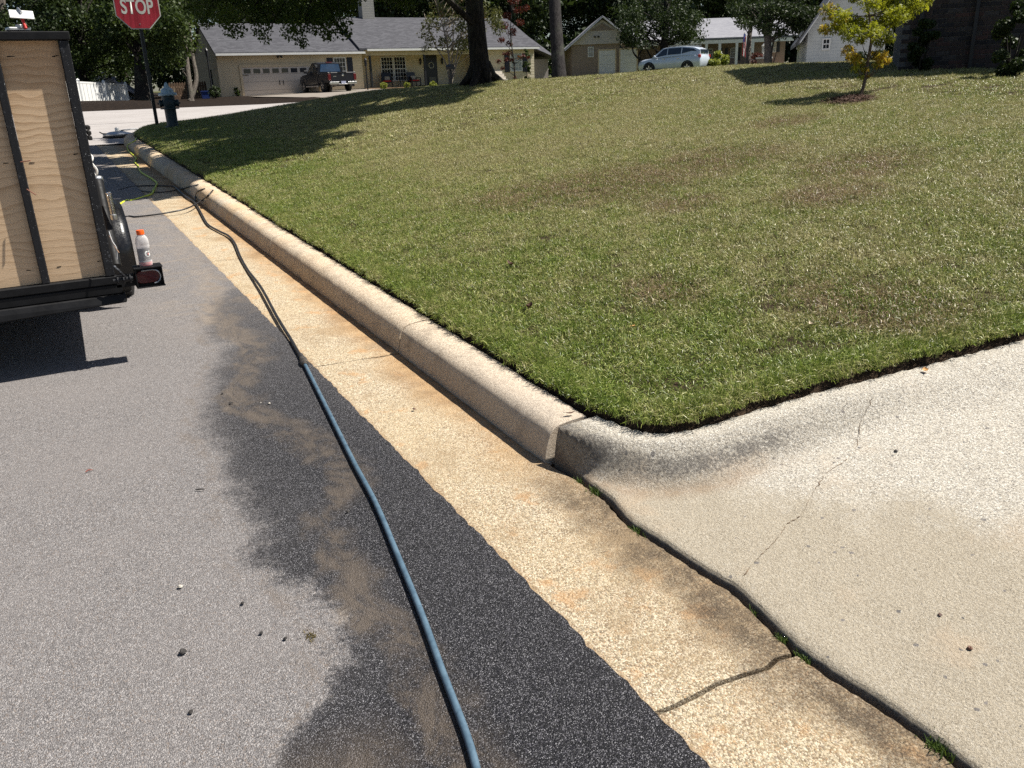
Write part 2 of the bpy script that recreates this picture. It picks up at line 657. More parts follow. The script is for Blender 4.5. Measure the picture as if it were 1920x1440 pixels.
def concrete_kerb_material():
    t = NT('kerb_concrete')
    p = t.pos()
    X, Y, Z = t.sep(p)
    fine = t.noise(260, 3, .7)
    st = t.sep(t.voro(120, p, 'Color'))
    base = t.mix(t.mapr(st[0], .1, .9), (.48, .385, .28), (.68, .57, .435))
    base = t.mix(t.mapr(fine, .56, .75, 0, .55), base, (.18, .145, .105))
    base = t.mix(t.mapr(fine, .42, .28, 0, .5), base, (.72, .63, .51))
    base = t.mix(t.math('MULTIPLY', t.mapr(Y, 5, 9, .1, .7), t.mapr(t.noise(2.1, 4), .35, .65)), base, (.60, .42, .245))
    base = t.mix(t.mapr(t.noise(5.5, 7, .78), .50, .68, 0, .60), base, (.27, .215, .16))
    grey = t.mapr(Y, 4.6, 2.9, 0, .35)
    base = t.mix(grey, base, t.mix(t.mapr(fine, .35, .7), (.64, .575, .51), (.34, .30, .265)))
    h = t.math('ADD', t.noise(95, 5, .75), t.math('MULTIPLY', fine, .6))
    return t.bsdf(base, .88, t.bump(h, .9, .008), spec=.25)


def driveway_material():
    t = NT('driveway_concrete')
    p = t.pos()
    X, Y, Z = t.sep(p)
    fine = t.noise(330, 3, .7)
    med = t.noise(110, 4, .65)
    sa = t.sep(t.voro(210, p, 'Color'))
    base = t.mix(t.mapr(sa[0], .05, .95, 0, 1, 'LINEAR'), (.385, .345, .285), (.66, .605, .51))
    base = t.mix(t.mapr(sa[1], .80, .82, 0, .6), base, (.20, .185, .165))
    base = t.mix(t.mapr(sa[2], .80, .82, 0, .6), base, (.80, .77, .70))
    base = t.mix(t.mapr(fine, .60, .72, 0, .55), base, (.20, .18, .155))
    base = t.mix(t.mapr(med, .58, .70, 0, .7), base, (.20, .18, .16))
    base = t.mix(t.mapr(med, .36, .26, 0, .5), base, (.76, .71, .62))
    # scattered dark stones in the surface
    q = t.vadd(p, t.vmul(t.noise(60, 3, .6, out=1), (.016, .016, 0)))
    vc = t.voro(26, q, 'Distance', dim='2D')
    pc = t.sep(t.voro(26, q, 'Color', dim='2D'))
    rad = t.mapr(t.math('POWER', pc[1], 2.5), 0, 1, .05, .22, 'LINEAR')
    peb = t.math('MULTIPLY', t.math('LESS_THAN', vc, rad), t.math('GREATER_THAN', pc[0], .935))
    PEB = peb
    v2 = t.voro(75, p, 'Distance', dim='2D')
    c2 = t.sep(t.voro(75, p, 'Color', dim='2D'))
    spk = t.math('MULTIPLY', t.math('LESS_THAN', v2, t.mapr(c2[1], 0, 1, .06, .24, 'LINEAR')), t.math('GREATER_THAN', c2[0], .78))
    base = t.mix(t.math('MULTIPLY', spk, .75), base, t.mix(c2[2], (.10, .092, .085), (.26, .22, .18)))
    # damp tan area beside the gutter with lobes reaching in
    nb = t.noise(2.1, 8, .74)
    reach = t.ramp(t.math('DIVIDE', Y, 3.0, clamp=True), [(0, .62), (.3, .80), (.5, .62), (.66, .36), (.76, .16), (.83, .05), (1, 0)])
    lim = t.math('ADD', 1.66, t.math('MULTIPLY', reach, 1.25))
    damp = t.mapr(t.math('ADD', t.math('SUBTRACT', X, lim), t.math('MULTIPLY', t.math('SUBTRACT', nb, .5), 1.1)), .20, -.12)
    base = t.mix(t.math('MULTIPLY', damp, .66), base, t.mix(t.mapr(fine, .38, .62), (.245, .195, .13), (.46, .39, .28)))
    base = t.mix(t.math('MULTIPLY', t.mapr(t.noise(2.4, 5, .6), .52, .68, 0, .35), t.mapr(X, 3.4, 2.2)), base, (.52, .38, .25))
    base = t.mix(t.math('MULTIPLY', PEB, .85), base, t.mix(pc[2], (.085, .085, .092), (.24, .215, .20)))
    # old dirt on the rolled kerb and foot, painted shade on the crack edge
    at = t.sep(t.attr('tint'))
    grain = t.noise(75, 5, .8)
    dirt_shade = t.mapr(t.math('ADD', t.math('MULTIPLY', at[0], .62), t.math('ADD', t.math('MULTIPLY', grain, .85), t.math('MULTIPLY', t.noise(9, 5, .7), .35))), .98, 1.20)
    dirt_shade = t.math('MULTIPLY', dirt_shade, t.mapr(at[0], .02, .3))
    base = t.mix(t.math('MULTIPLY', dirt_shade, .88), base, t.mix(t.mapr(fine, .42, .60), (.06, .055, .05), (.26, .235, .21)))
    base = t.mix(t.math('MULTIPLY', at[1], t.mapr(t.noise(11, 4, .6), .3, .6, .35, .8)), base, (.25, .155, .085))
    h = t.math('ADD', t.math('MULTIPLY', fine, .6), t.math('ADD', t.math('MULTIPLY', med, .9), t.math('MULTIPLY', grain, t.mapr(at[0], 0, .5, .7, 2.2))))
    return t.bsdf(base, t.mapr(damp, 0, 1, .88, .72), t.bump(h, 1.0, .008), spec=.3)


def soil_material():
    t = NT('soil')
    n1 = t.noise(30, 5, .7)
    c = t.mix(t.mapr(n1, .3, .7), (.022, .014, .009), (.075, .05, .032))
    c = t.mix(t.mapr(t.noise(160, 3), .6, .75, 0, .6), c, (.16, .12, .07))
    return t.bsdf(c, .95, t.bump(t.noise(70, 5, .7), 1, .02), spec=.15)


def far_ground_material():
    """leaf litter under the trees, grass verges and mown yards"""
    t = NT('yard_ground')
    p = t.pos()
    X, Y, Z = t.sep(p)
    lit = t.mix(t.mapr(t.noise(9, 6, .75), .35, .7), (.008, .006, .005), (.030, .020, .014))
    lit = t.mix(t.mapr(t.voro(14, p), .0, .35, .5, 0), lit, (.055, .038, .026))
    gr = t.mix(t.mapr(t.noise(6, 6, .75), .35, .7), (.05, .06, .022), (.17, .17, .075))
    m = t.mapr(t.math('ADD', X, t.math('MULTIPLY', t.noise(.25, 3), 6)), 18, 24)
    c = t.mix(m, lit, gr)
    return t.bsdf(c, .95, t.bump(t.noise(12, 5, .7), 1, .05), spec=.1)


def street_far_material():
    t = NT('old_street')
    p = t.pos()
    c = t.mix(t.mapr(t.noise(60, 4, .7), .3, .7), (.30, .275, .262), (.40, .375, .36))
    c = t.mix(t.mapr(t.noise(1.2, 5), .4, .7, 0, .4), c, (.25, .225, .21))
    return t.bsdf(c, .9, t.bump(t.noise(120, 3), .6, .006), spec=.3)


def grass_material():
    t = NT('lawn_grass')
    p = t.pos()
    X, Y, Z = t.sep(p)
    P2 = t.comb(X, Y, 0)
    tint = t.sep(t.attr('tint'))
    green = t.mix(tint[0], (.058, .100, .014), (.285, .372, .060))
    olive = t.mix(tint[0], (.118, .142, .032), (.480, .492, .148))
    straw = t.mix(tint[0], (.22, .190, .080), (.570, .520, .270))
    brown = t.mix(tint[0], (.14, .087, .050), (.44, .310, .195))
    big = t.noise(.55, 4, .6, P2)
    med = t.noise(2.3, 5, .65, P2, .5)
    tuft = t.noise(6.5, 4, .65, P2)
    # green strip that grows along the kerb and the drive, drier further in
    near = t.mapr(t.math('SUBTRACT', X, t.math('MULTIPLY', Y, .03)), 2.1, 4.2)
    nd2 = t.mapr(t.math('ADD', Y, t.math('MULTIPLY', X, .22)), 2.75, 4.6)
    near = t.math('MULTIPLY', near, nd2)
    dry = t.math('ADD', t.math('MULTIPLY', near, .40), t.math('ADD', t.math('MULTIPLY', t.math('SUBTRACT', big, .5), .9), t.math('MULTIPLY', t.math('SUBTRACT', med, .5), 1.05)))
    dry = t.math('ADD', dry, t.math('MULTIPLY', t.math('SUBTRACT', tuft, .5), 1.2))
    dry = t.math('ADD', dry, t.math('MULTIPLY', t.math('SUBTRACT', tint[1], .42), 1.0))
    dry = t.math('ADD', dry, t.math('MULTIPLY', t.mapr(Y, 4.5, 10.0), .12))
    col = t.mix(t.mapr(dry, .02, .40), green, olive)
    col = t.mix(t.mapr(dry, .34, .84), col, straw)

    def spot(x, y, rx, ry):
        a = t.math('DIVIDE', t.math('SUBTRACT', X, x), rx)
        b = t.math('DIVIDE', t.math('SUBTRACT', Y, y), ry)
        return t.mapr(t.math('ADD', t.math('MULTIPLY', a, a), t.math('MULTIPLY', b, b)), 0, 1.6, 1, 0)
    sp = None
    for q in SPOTS:
        s_ = spot(*q)
        sp = s_ if sp is None else t.math('MAXIMUM', sp, s_)
    bm = t.math('MULTIPLY', sp, t.mapr(t.math('ADD', t.math('MULTIPLY', t.math('ADD', med, tuft), .5), t.math('MULTIPLY', t.math('SUBTRACT', tint[1], .5), .55)), .42, .60))
    col = t.mix(t.math('MULTIPLY', bm, .85), col, brown)
    # pale base of each blade and thatch
    col = t.mix(t.mapr(tint[2], .35, 0, 0, .55), col, (.20, .17, .09))
    b = t.n('ShaderNodeBsdfPrincipled')
    t.put(b.inputs['Base Color'], col)
    b.inputs['Roughness'].default_value = .42
    b.inputs['Specular IOR Level'].default_value = .45
    tr = t.n('ShaderNodeBsdfTranslucent')
    t.put(tr.inputs['Color'], col)
    mx = t.n('ShaderNodeMixShader')
    mx.inputs[0].default_value = .22
    t.t.links.new(b.outputs[0], mx.inputs[1])
    t.t.links.new(tr.outputs[0], mx.inputs[2])
    t.t.links.new(mx.outputs[0], t.out.inputs['Surface'])
    return t.m


SPOTS = [(4.6, 6.3, 1.0, .8), (5.6, 6.2, .9, .6), (3.9, 6.6, .7, .6), (3.6, 2.75, .38, .55), (6.1, 4.9, .7, .5), (5.2, 4.4, .5, .4), (4.4, 5.2, .35, .3), (3.0, 3.7, .25, .3), (7.5, 7.1, .5, .35)]
M_asphalt = asphalt_material()
M_gutter = concrete_gutter_material()
M_kerb = concrete_kerb_material()
M_drive = driveway_material()
M_soil = soil_material()
M_yard = far_ground_material()
M_street = street_far_material()
M_grass = grass_material()

# ------------------------------------------------------------------ ground, streets
xs = np.concatenate([np.arange(-90, -8, 4.0), np.arange(-8, 40, 1.0), np.arange(40, 141, 4.0)])
ys = np.concatenate([np.arange(-30, 0, 3.0), np.arange(0, 60, 1.0), np.arange(60, 181, 4.0)])
S, T = np.meshgrid(xs, ys)
Zg = ground_z(S, T)
ed = edge_dist(S, T)
Zg = np.where(ed > 0, lawn_z(S, T) - .12, Zg)
street = (T < 34.6) & (ed <= 0)
Zg = np.where(street, Zg - .09, Zg)
Zg = np.where((S > 1.2) & (T < 3.5), np.minimum(Zg, rd(T) - .12), Zg)
Zg = np.where((ed > -1.6) & (ed < 1.6) & (T < 25.5), np.minimum(Zg, rd(T) - .14), Zg)
Zg = Zg + np.where(T > 36, .05 * hnoise(S, T, .35, 5), 0)
tag(MB().grid(np.stack([S, T, Zg], -1)).build('ground', M_yard, smooth_=True), kind='structure')


def rag(t, f, a, seed):
    return a * hnoise(np.asarray(t) * 3.1, np.asarray(t) * 1.7, f, seed)


tt = np.concatenate([np.arange(-6, .4, .4), np.arange(.4, 9, .025), np.arange(9, 19.81, .1)])
cols = np.array([-9, -6, -3, -1.5, -.6, 0, .4, .8, 1.0, 1.08, 1.112])
P = np.zeros((len(tt), len(cols) + 2, 3))
wear = rag(tt, 6, .007, 11) + rag(tt, 21, .005, 12) + rag(tt, 60, .003, 13)
for j, c in enumerate(cols):
    P[:, j] = np.stack([np.full(len(tt), c), tt, rd(tt)], -1)
P[:, -4, 0] += wear
P[:, -3, 0] += wear
P[:, -2] = np.stack([1.132 + wear, tt, rd(tt) - .002], -1)
P[:, -1] = np.stack([1.138 + wear, tt, rd(tt) - .02], -1)
tag(MB().grid(P).build('road', M_asphalt, smooth_=True), kind='structure')
xs = np.concatenate([np.arange(-60, -8, 4.0), np.arange(-8, 40, 1.0), np.arange(40, 61, 4.0)])
ys = np.arange(19.82, 34.3, .6)
S, T = np.meshgrid(xs, ys)
cross = tag(MB().grid(np.stack([S, T, ground_z(S, T) + .006 - .05 * (edge_dist(S, T) > .3)], -1)).build('cross_street', M_street, smooth_=True), kind='structure')
sm = MB()
for a, b in ((-40, 2.2),):
    pts = [(x, 26.6 + .10 * math.sin(x * .9) + .06 * math.sin(x * 2.3), rd(26.6) + .011) for x in np.arange(a, b + 6, .5)]
    for p0, p1 in zip(pts[:-1], pts[1:]):
        sm.add([(p0[0], p0[1] - .035, p0[2]), (p1[0], p1[1] - .035, p1[2]), (p1[0], p1[1] + .035, p1[2]), (p0[0], p0[1] + .035, p0[2])], [(0, 1, 2, 3)])
sm.build('tar_seam', plain('tar', (.10, .09, .085), .7), cross)

# ------------------------------------------------------------------ kerb path and its slabs
PATH = [(1.65, t) for t in np.arange(2.75, 19.5, .05)]
for k in range(0, 61):
    a = math.pi - math.pi / 2 * k / 60
    PATH.append((6.15 + 4.5 * math.cos(a), 19.5 + 4.5 * math.sin(a)))
PATH += [(x, 24.0) for x in np.arange(6.3, 25, .25)]
PATH = np.array(PATH)
PL = np.concatenate([[0], np.cumsum(np.hypot(*np.diff(PATH, axis=0).T))])


def path_at(l):
    x = np.interp(l, PL, PATH[:, 0])
    y = np.interp(l, PL, PATH[:, 1])
    x2 = np.interp(l + .02, PL, PATH[:, 0])
    y2 = np.interp(l + .02, PL, PATH[:, 1])
    x1 = np.interp(l - .02, PL, PATH[:, 0])
    y1 = np.interp(l - .02, PL, PATH[:, 1])
    dx, dy = x2 - x1, y2 - y1
    n = np.hypot(dx, dy)
    return x, y, dy / n, -dx / n        # position and the normal towards the lawn


def sweep(l0, l1, prof, step, wob=0.0, seed=0, gap=.007):
    L = np.concatenate([[l0 + gap], np.linspace(l0 + gap + .012, l1 - gap - .012, max(3, int((l1 - l0) / step))), [l1 - gap]])
    x, y, nx, ny = path_at(L)
    P = np.zeros((len(L), len(prof), 3))
    r0 = rd(y)
    for j, (o, z) in enumerate(prof):
        w = wob * hnoise(L * 3 + j * .9, L * 1.3 + j, 5, seed) + wob * .6 * hnoise(L * 9 + j * 1.7, L * 5 - j, 6, seed + 1)
        P[:, j, 0] = x + nx * (o + w)
        P[:, j, 1] = y + ny * (o + w)
        P[:, j, 2] = r0 + z + w * .6
    for i in (0, -1):                   # eased and closed ends
        P[i, :, 2] -= .004
    m = MB().grid(P)
    n = len(prof)
    for e, flip in ((0, False), (len(L) - 1, True)):
        base = e * n
        lo = len(m.v)
        for j in range(n):
            p = P[e, j]
            m.v.append((p[0], p[1], rd(p[1]) - .12))
        for j in range(n - 1):
            q = (base + j, base + j + 1, lo + j + 1, lo + j)
            m.f.append(q if not flip else q[::-1])
    return m


KERB = [(-.002, -.06), (0, -.012), (.006, .03), (.015, .075), (.030, .108), (.052, .128), (.080, .139), (.13, .145), (.19, .147), (.214, .142), (.222, .10), (.224, -.05)]
JOINT = [1.37 + 3.06 * k for k in range(-1, 6)]
kerb = thing('kerb', None, None)
kerb['kind'] = 'structure'
lj = [0.0] + [j - 2.75 for j in JOINT if j > 3.2] + [16.75 + q for q in (2.3, 4.7, 7.1, 10.2, 13.3, 16.4, 19.5)]
for i in range(len(lj) - 1):
    sweep(lj[i] + (.012 if i == 0 else 0), lj[i + 1], KERB, .04, .0034, 20 + i).build('kerb_segment', M_kerb, kerb, smooth_=True)
gutter = thing('gutter', None, None)
gutter['kind'] = 'structure'
GUT = [(-.575, -.014), (-.53, -.012), (-.47, -.013), (-.36, -.016), (-.24, -.020), (-.14, -.023), (-.06, -.026), (.0, -.027), (.02, -.03)]
for i in range(1, len(lj) - 1):
    sweep(lj[i], lj[i + 1], GUT, .07, .0015, 60 + i, .006).build('gutter_slab', M_gutter, gutter, smooth_=True)

CRACK_T = np.array([-6, .0, .88, 1.03, 1.18, 1.355, 1.5, 1.67, 1.88, 2.04, 2.17, 2.36, 2.585, 2.71, 2.9])
CRACK_S = np.array([1.67, 1.67, 1.674, 1.676, 1.662, 1.646, 1.665, 1.697, 1.675, 1.666, 1.650, 1.686, 1.690, 1.672, 1.668])


def crack_s(t):
    return np.interp(t, CRACK_T, CRACK_S) + rag(t, 9, .004, 31) + rag(t, 30, .003, 32)


def near_gutter(t0, t1, seed):
    tt = np.concatenate([[t0 + .008, t0 + .013], np.arange(t0 + .033, t1 - .026, .02), [t1 - .013, t1 - .008]])
    fr = np.array([0, .04, .1, .2, .35, .5, .65, .8, .9, .97, 1.0])
    P = np.zeros((len(tt), len(fr) + 2, 3))
    right = crack_s(tt) - .014 - .007 * np.abs(rag(tt, 14, 1, 41))
    seed = 3
    endw = .012 * hnoise(fr * 9, fr * 3, 2.2, seed)
    for j, f in enumerate(fr):
        x = 1.078 + (right - 1.078) * f
        z = rd(tt) - .012 - (.004 + .012 * smooth(tt, 2.3, 3.0)) * f + .0012 * hnoise(x * 9, tt * 9, 2, seed)
        P[:, j] = np.stack([x, tt, z], -1)
        P[:3, j, 1] += endw[j]
        P[-3:, j, 1] += .012 * hnoise(f * 9, f * 3, 2.2, seed)
        P[0, j, 2] -= .004
        P[-1, j, 2] -= .004
    P[:, -2] = P[:, -3] + np.array([.003, 0, -.012])
    P[:, -1] = P[:, -3] + np.array([.006, 0, -.07])
    P[:, -3, 2] -= .003
    m = MB().grid(P)
    n = P.shape[1]
    for e, flip in ((0, False), (len(tt) - 1, True)):
        lo = len(m.v)
        for j in range(n):
            p = P[e, j]
            m.v.append((p[0], p[1], p[2] - .07))
        for j in range(n - 1):
            q = (e * n + j, e * n + j + 1, lo + j + 1, lo + j)
            m.f.append(q if not flip else q[::-1])
    return m


near_gutter(1.37, 4.43, 3).build('gutter_slab', M_gutter, gutter, smooth_=True)
near_gutter(-1.7, 1.37, 8).build('gutter_slab', M_gutter, gutter, smooth_=True)
# dark damp soil at the bottom of the joints
bed = MB()
Tb = np.arange(-3, 4.6, .1)
bed.grid(np.stack([np.stack([np.full(len(Tb), 1.06), Tb, rd(Tb) - .05], -1), np.stack([np.where(Tb < 2.7, 1.80, 1.70), Tb, rd(Tb) - .042], -1)], 1))
L = np.linspace(.4, 36, 200)
x, y, nx, ny = path_at(L)
bed.grid(np.stack([np.stack([x - nx * .6, y - ny * .6, rd(y) - .045], -1), np.stack([x + nx * .02, y + ny * .02, rd(y) - .045], -1)], 1))
bed.grid(np.stack([np.stack([x + nx * .02, y + ny * .02, rd(y) - .045], -1), np.stack([x + nx * .16, y + ny * .16, rd(y) + .09], -1), np.stack([x + nx * .27, y + ny * .27, rd(y) + .10], -1)], 1))
tag(bed.build('joint_soil', M_soil), kind='structure')

# ------------------------------------------------------------------ driveway apron with its rolled kerb
ts = np.concatenate([np.arange(-5, 0, .25), np.arange(0, 3.04, .02)])
ss = np.concatenate([np.arange(0, .06, .012), np.arange(.06, 3.2, .02), np.arange(3.2, 14, .2)])
U, T = np.meshgrid(ss, ts)
S = crack_s(T) + .006 + U
S = np.where(U > .06, 1.676 + U + (crack_s(T) - 1.67) * np.exp(-(U - .06) / .05), S)
ED = edge_dist(S, T)
dist = -ED
base = drive_z(S, T)
want = lawn_z(S, T) - .018 - base
hk = np.clip(want, .03, .15)
bend = smooth(2.76 - T, .02, .46)
wdt = .034 + .081 * bend + .05 * smooth(S, 2.2, 2.9) + .22 * smooth(S, 2.9, 4.6)
inner = .186 - .111 * bend
prof = 1 - smooth(dist, inner - .02 * bend, inner + wdt + .045 * bend)
prof = np.where(dist < 0, 1, prof)
top = base + hk * prof
crown = .010 * bend * np.clip((.14 - dist) / .14, 0, 1)
Zd = top - crown * prof
Zd = Zd + .0022 * hnoise(S * 8, T * 8, 1.5, 51) + .004 * hnoise(S, T, 1.1, 52)
Zd = Zd - .16 * smooth(ED, .004, .075)
lip = np.exp(-U / .02)
Zd = Zd - .010 * lip
Zd[:, 0] -= .01
P = np.stack([S, T, Zd], -1)
skirt = P[:, :1].copy()
skirt[:, :, 2] -= .12
P = np.concatenate([skirt, P], 1)
# the end that meets the straight kerb
keep = [i for i in range(len(ts)) if ts[i] <= 2.742]
P = P[keep]
endrow = P[-1:].copy()
endrow[:, :, 2] -= .2
P = np.concatenate([P, endrow], 0)
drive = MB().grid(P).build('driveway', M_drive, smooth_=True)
tag(drive, kind='structure')
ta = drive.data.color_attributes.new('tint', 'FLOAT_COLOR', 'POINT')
d_ = -edge_dist(P[:, :, 0], P[:, :, 1])
face = np.clip(1.25 - np.abs(d_ - .155) / .075, 0, 1) * (1 - smooth(P[:, :, 0], 2.2, 3.4))
foot = np.clip(1 - np.abs(d_ - .24) / .07, 0, 1) * (1 - smooth(P[:, :, 0], 2.0, 2.6)) * .7
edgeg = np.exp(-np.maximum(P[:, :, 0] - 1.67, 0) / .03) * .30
arr = np.zeros((P.shape[0] * P.shape[1], 4), np.float32)
arr[:, 0] = np.clip(face * 1.15 + edgeg, 0, 1).ravel()
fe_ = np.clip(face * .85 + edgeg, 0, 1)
fe_[:, :2] = 1.0  # edge face fully darkened: the joint's shadow is painted into its colour
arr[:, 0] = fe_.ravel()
arr[:, 1] = np.clip(foot, 0, 1).ravel()
arr[:, 3] = 1
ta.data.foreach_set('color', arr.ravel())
# hairline crack across the apron
ck = []
for (u, v) in ((1398, 1082), (1412, 1056), (1440, 1030), (1462, 1002), (1478, 980), (1505, 962), (1528, 918), (1545, 890), (1580, 866), (1606, 838), (1614, 800), (1634, 776)):
    r = ray(u, v)
    q = (-.012 - .14 * 1.66 - EYE) / (r[2] - GRADE * r[1] - .14 * r[0])
    ck.append(np.array([0, 0, EYE]) + r * q)
ck = np.array(ck)
m = MB()
li = np.linspace(0, len(ck) - 1, 70)
cx = np.interp(li, range(len(ck)), ck[:, 0]) + rag(li, 5, .006, 71)
cy = np.interp(li, range(len(ck)), ck[:, 1]) + rag(li, 5, .006, 72)
_bm = bmesh.new()
_bm.from_mesh(drive.data)
DRIVE_TREE = BVHTree.FromBMesh(_bm)
_bm.free()


def on_drive(x, y):
    h = DRIVE_TREE.ray_cast(Vector((x, y, 5)), Vector((0, 0, -1)))
    return h[0].z if h[0] else float(drive_z(x, y))


rows = []
for i in range(70):
    w = .0028 + .0020 * abs(math.sin(i * .7)) + (.005 if i < 4 else 0)
    z = on_drive(cx[i], cy[i]) + .0012
    rows.append([(cx[i] - w, cy[i] - w * .5, z), (cx[i] + w, cy[i] + w * .5, z)])
m.grid(np.array(rows))
m.build('hairline_crack', plain('crack_dirt', (.13, .085, .05), .95, var=.5, scale=40), drive)

# ------------------------------------------------------------------ lawn
xs = np.concatenate([np.arange(1.78, 2.5, .03), np.arange(2.5, 6, .07), np.arange(6, 14, .2), np.arange(14, 31, 1.0)])
ys = np.concatenate([np.arange(-3.5, 1.2, .3), np.arange(1.2, 3.2, .03), np.arange(3.2, 19, .15), np.arange(19, 23.9, .1)])
S, T = np.meshgrid(xs, ys)
ED = edge_dist(S, T)
Zl = lawn_z(S, T) + .004 * hnoise(S * 6, T * 6, 2, 81) - .055 * (1 - smooth(ED, .0, .04)) - .3 * smooth(-ED, .03, .12)
Zl = Zl + .010
P = np.stack([S, T, Zl], -1)
m = MB()
n = P.shape[1]
m.v = [tuple(p) for p in P.reshape(-1, 3).tolist()]
for i in range(P.shape[0] - 1):
    for j in range(n - 1):
        if ED[i:i + 2, j:j + 2].max() > -.05:
            k = i * n + j
            m.f.append((k, k + 1, k + n + 1, k + n))
lawn = tag(m.build('lawn', M_soil, smooth_=True), kind='structure')


# ------------------------------------------------------------------ grass blades, scattered as small turf patches
def turf_patch(seed, n, half, hmin, hmax, wmin, wmax, lean=1.0):
    """short mown blades: upright, leaning and lying ones mixed, gathered in small tufts"""
    r = np.random.default_rng(seed)
    nt = 22
    x = r.uniform(-half, half, n)
    y = r.uniform(-half, half, n)
    k = r.integers(0, nt, n)
    tx = r.uniform(-half, half, nt)
    ty = r.uniform(-half, half, nt)
    w = r.uniform(0, .8, n) ** 1.3
    x = x * (1 - w) + tx[k] * w
    y = y * (1 - w) + ty[k] * w
    h = r.uniform(hmin, hmax, n) * (.65 + .7 * r.random(nt)[k])
    h = h * np.where(r.random(n) < .05, 1.5, 1.0)
    wd = r.uniform(wmin, wmax, n)
    a = r.uniform(0, 2 * np.pi, n) * .75 + r.uniform(0, 6.28, nt)[k]
    ln = np.abs(r.normal(0, lean, n)) + .1
    flat = r.random(n) < .22
    ln = np.where(flat, 1.35, ln)
    dx, dy = np.cos(a), np.sin(a)
    tw = r.normal(0, .6, n)
    px, py = -np.sin(a + tw), np.cos(a + tw)
    L1 = .55 * h
    z0 = np.where(flat, r.uniform(.004, .016, n), 0)
    p0 = np.stack([x, y, z0], -1)
    c1 = np.clip(ln * .6, 0, 1.35)
    p1 = p0 + np.stack([dx * np.sin(c1) * L1, dy * np.sin(c1) * L1, np.cos(c1) * L1], -1)
    c2 = np.clip(ln * 1.2, 0, 1.7)
    L2 = .6 * h
    p2 = p1 + np.stack([dx * np.sin(c2) * L2, dy * np.sin(c2) * L2, np.cos(c2) * L2], -1)
    sd = np.stack([px, py, r.normal(0, .35, n)], -1) * (wd / 2)[:, None]
    V = np.stack([p0 - sd, p0 + sd, p1 + sd * .9, p1 - sd * .9, p2 + sd * .15, p2 - sd * .15], 1)
    F = np.array([[0, 1, 2, 3], [3, 2, 4, 5]])[None] + 6 * np.arange(n)[:, None, None]
    tint = np.zeros((n, 6, 3))
    tint[:, :, 0] = (r.random(n) ** 1.2)[:, None]
    tint[:, :, 1] = np.clip(.65 * r.random(n) + .35 * r.random(nt)[k] + .35 * flat, 0, 1)[:, None]
    tint[:, :, 2] = np.array([0, 0, .55, .55, 1, 1])[None]
    me = fast_mesh('turf', V.reshape(-1, 3), F.reshape(-1, 4), tint.reshape(-1, 3))
    me.materials.append(M_grass)
    return me


turf_col = bpy.data.collections.new('turf_patches')
for k in range(5):
    turf_col.objects.link(bpy.data.objects.new('turf_%d' % k, turf_patch(100 + k, 640, .125, .016, .033, .0019, .0036)))
for k in range(2):      # longer, upright, for the trimmed edge
    turf_col.objects.link(bpy.data.objects.new('turf_e%d' % k, turf_patch(200 + k, 230, .06, .016, .038, .0019, .0036, .9)))
for k in range(3):      # coarser, for the far side
    turf_col.objects.link(bpy.data.objects.new('turf_f%d' % k, turf_patch(300 + k, 420, .16, .020, .038, .0036, .0060)))
pts, idx, scl, rotz = [], [], [], []
r = np.random.default_rng(5)


def scatter(x0, x1, y0, y1, step, kinds, dmin, dmax=1e9, s0=.85, s1=1.2):
    gx, gy = np.meshgrid(np.arange(x0, x1, step), np.arange(y0, y1, step))
    gx = gx.ravel() + r.uniform(-.4, .4, gx.size) * step
    gy = gy.ravel() + r.uniform(-.4, .4, gy.size) * step
    d = edge_dist(gx, gy)
    ok = (d > dmin) & (d < dmax)
    # only what the lens or a step to the side of it can see
    ang = np.degrees(np.arctan2(gx * .879 - gy * .4767, gx * .4767 + gy * .879))
    ok &= (np.abs(ang) < 42) | (np.hypot(gx, gy) < 5)
    gx, gy = gx[ok], gy[ok]
    z = lawn_z(gx, gy) + .006
    pts.append(np.stack([gx, gy, z], -1))
    idx.append(r.choice(kinds, len(gx)))
    scl.append(r.uniform(s0, s1, len(gx)))
    rotz.append(r.uniform(0, 6.28, len(gx)))


names = sorted(o.name for o in turf_col.objects)
A = [names.index('turf_%d' % k) for k in range(5)]
Ed = [names.index('turf_e%d' % k) for k in range(2)]
Fr = [names.index('turf_f%d' % k) for k in range(3)]
scatter(1.85, 9.5, 1.0, 11, .135, A, .14)
scatter(1.85, 9.5, 11, 23.7, .20, Fr, .16)
scatter(9.5, 27, .5, 23.7, .24, Fr, .16)
scatter(1.85, 5.2, 1.4, 9, .035, Ed, .040, .17)
scatter(1.85, 7, 9, 22, .06, Ed, .045, .19)
pts = np.concatenate(pts)
gm = bpy.data.meshes.new('grass')
gm.vertices.add(len(pts))
gm.vertices.foreach_set('co', pts.astype(np.float32).ravel())
for nm, typ, arr in (('idx', 'INT', np.concatenate(idx).astype(np.int32)), ('scl', 'FLOAT', np.concatenate(scl).astype(np.float32))):
    gm.attributes.new(nm, typ, 'POINT').data.foreach_set('value', arr)
rv = np.zeros((len(pts), 3), np.float32)
rv[:, 0] = 0.03
rv[:, 1] = -.12
rz_ = np.concatenate(rotz)
rv[:, 2] = rz_
rv[:, 0] = .12 * np.sin(rz_) * -1
rv[:, 1] = -.12 * np.cos(rz_)
gm.attributes.new('rot', 'FLOAT_VECTOR', 'POINT').data.foreach_set('vector', rv.ravel())
grass = bpy.data.objects.new('grass', gm)
COL.objects.link(grass)
tag(grass, 'mown green and straw coloured lawn grass', 'grass', kind='stuff')
gm.materials.append(M_grass)
ng = bpy.data.node_groups.new('scatter_turf', 'GeometryNodeTree')
ng.interface.new_socket('Geometry', in_out='INPUT', socket_type='NodeSocketGeometry')
ng.interface.new_socket('Geometry', in_out='OUTPUT', socket_type='NodeSocketGeometry')
gi = ng.nodes.new('NodeGroupInput')
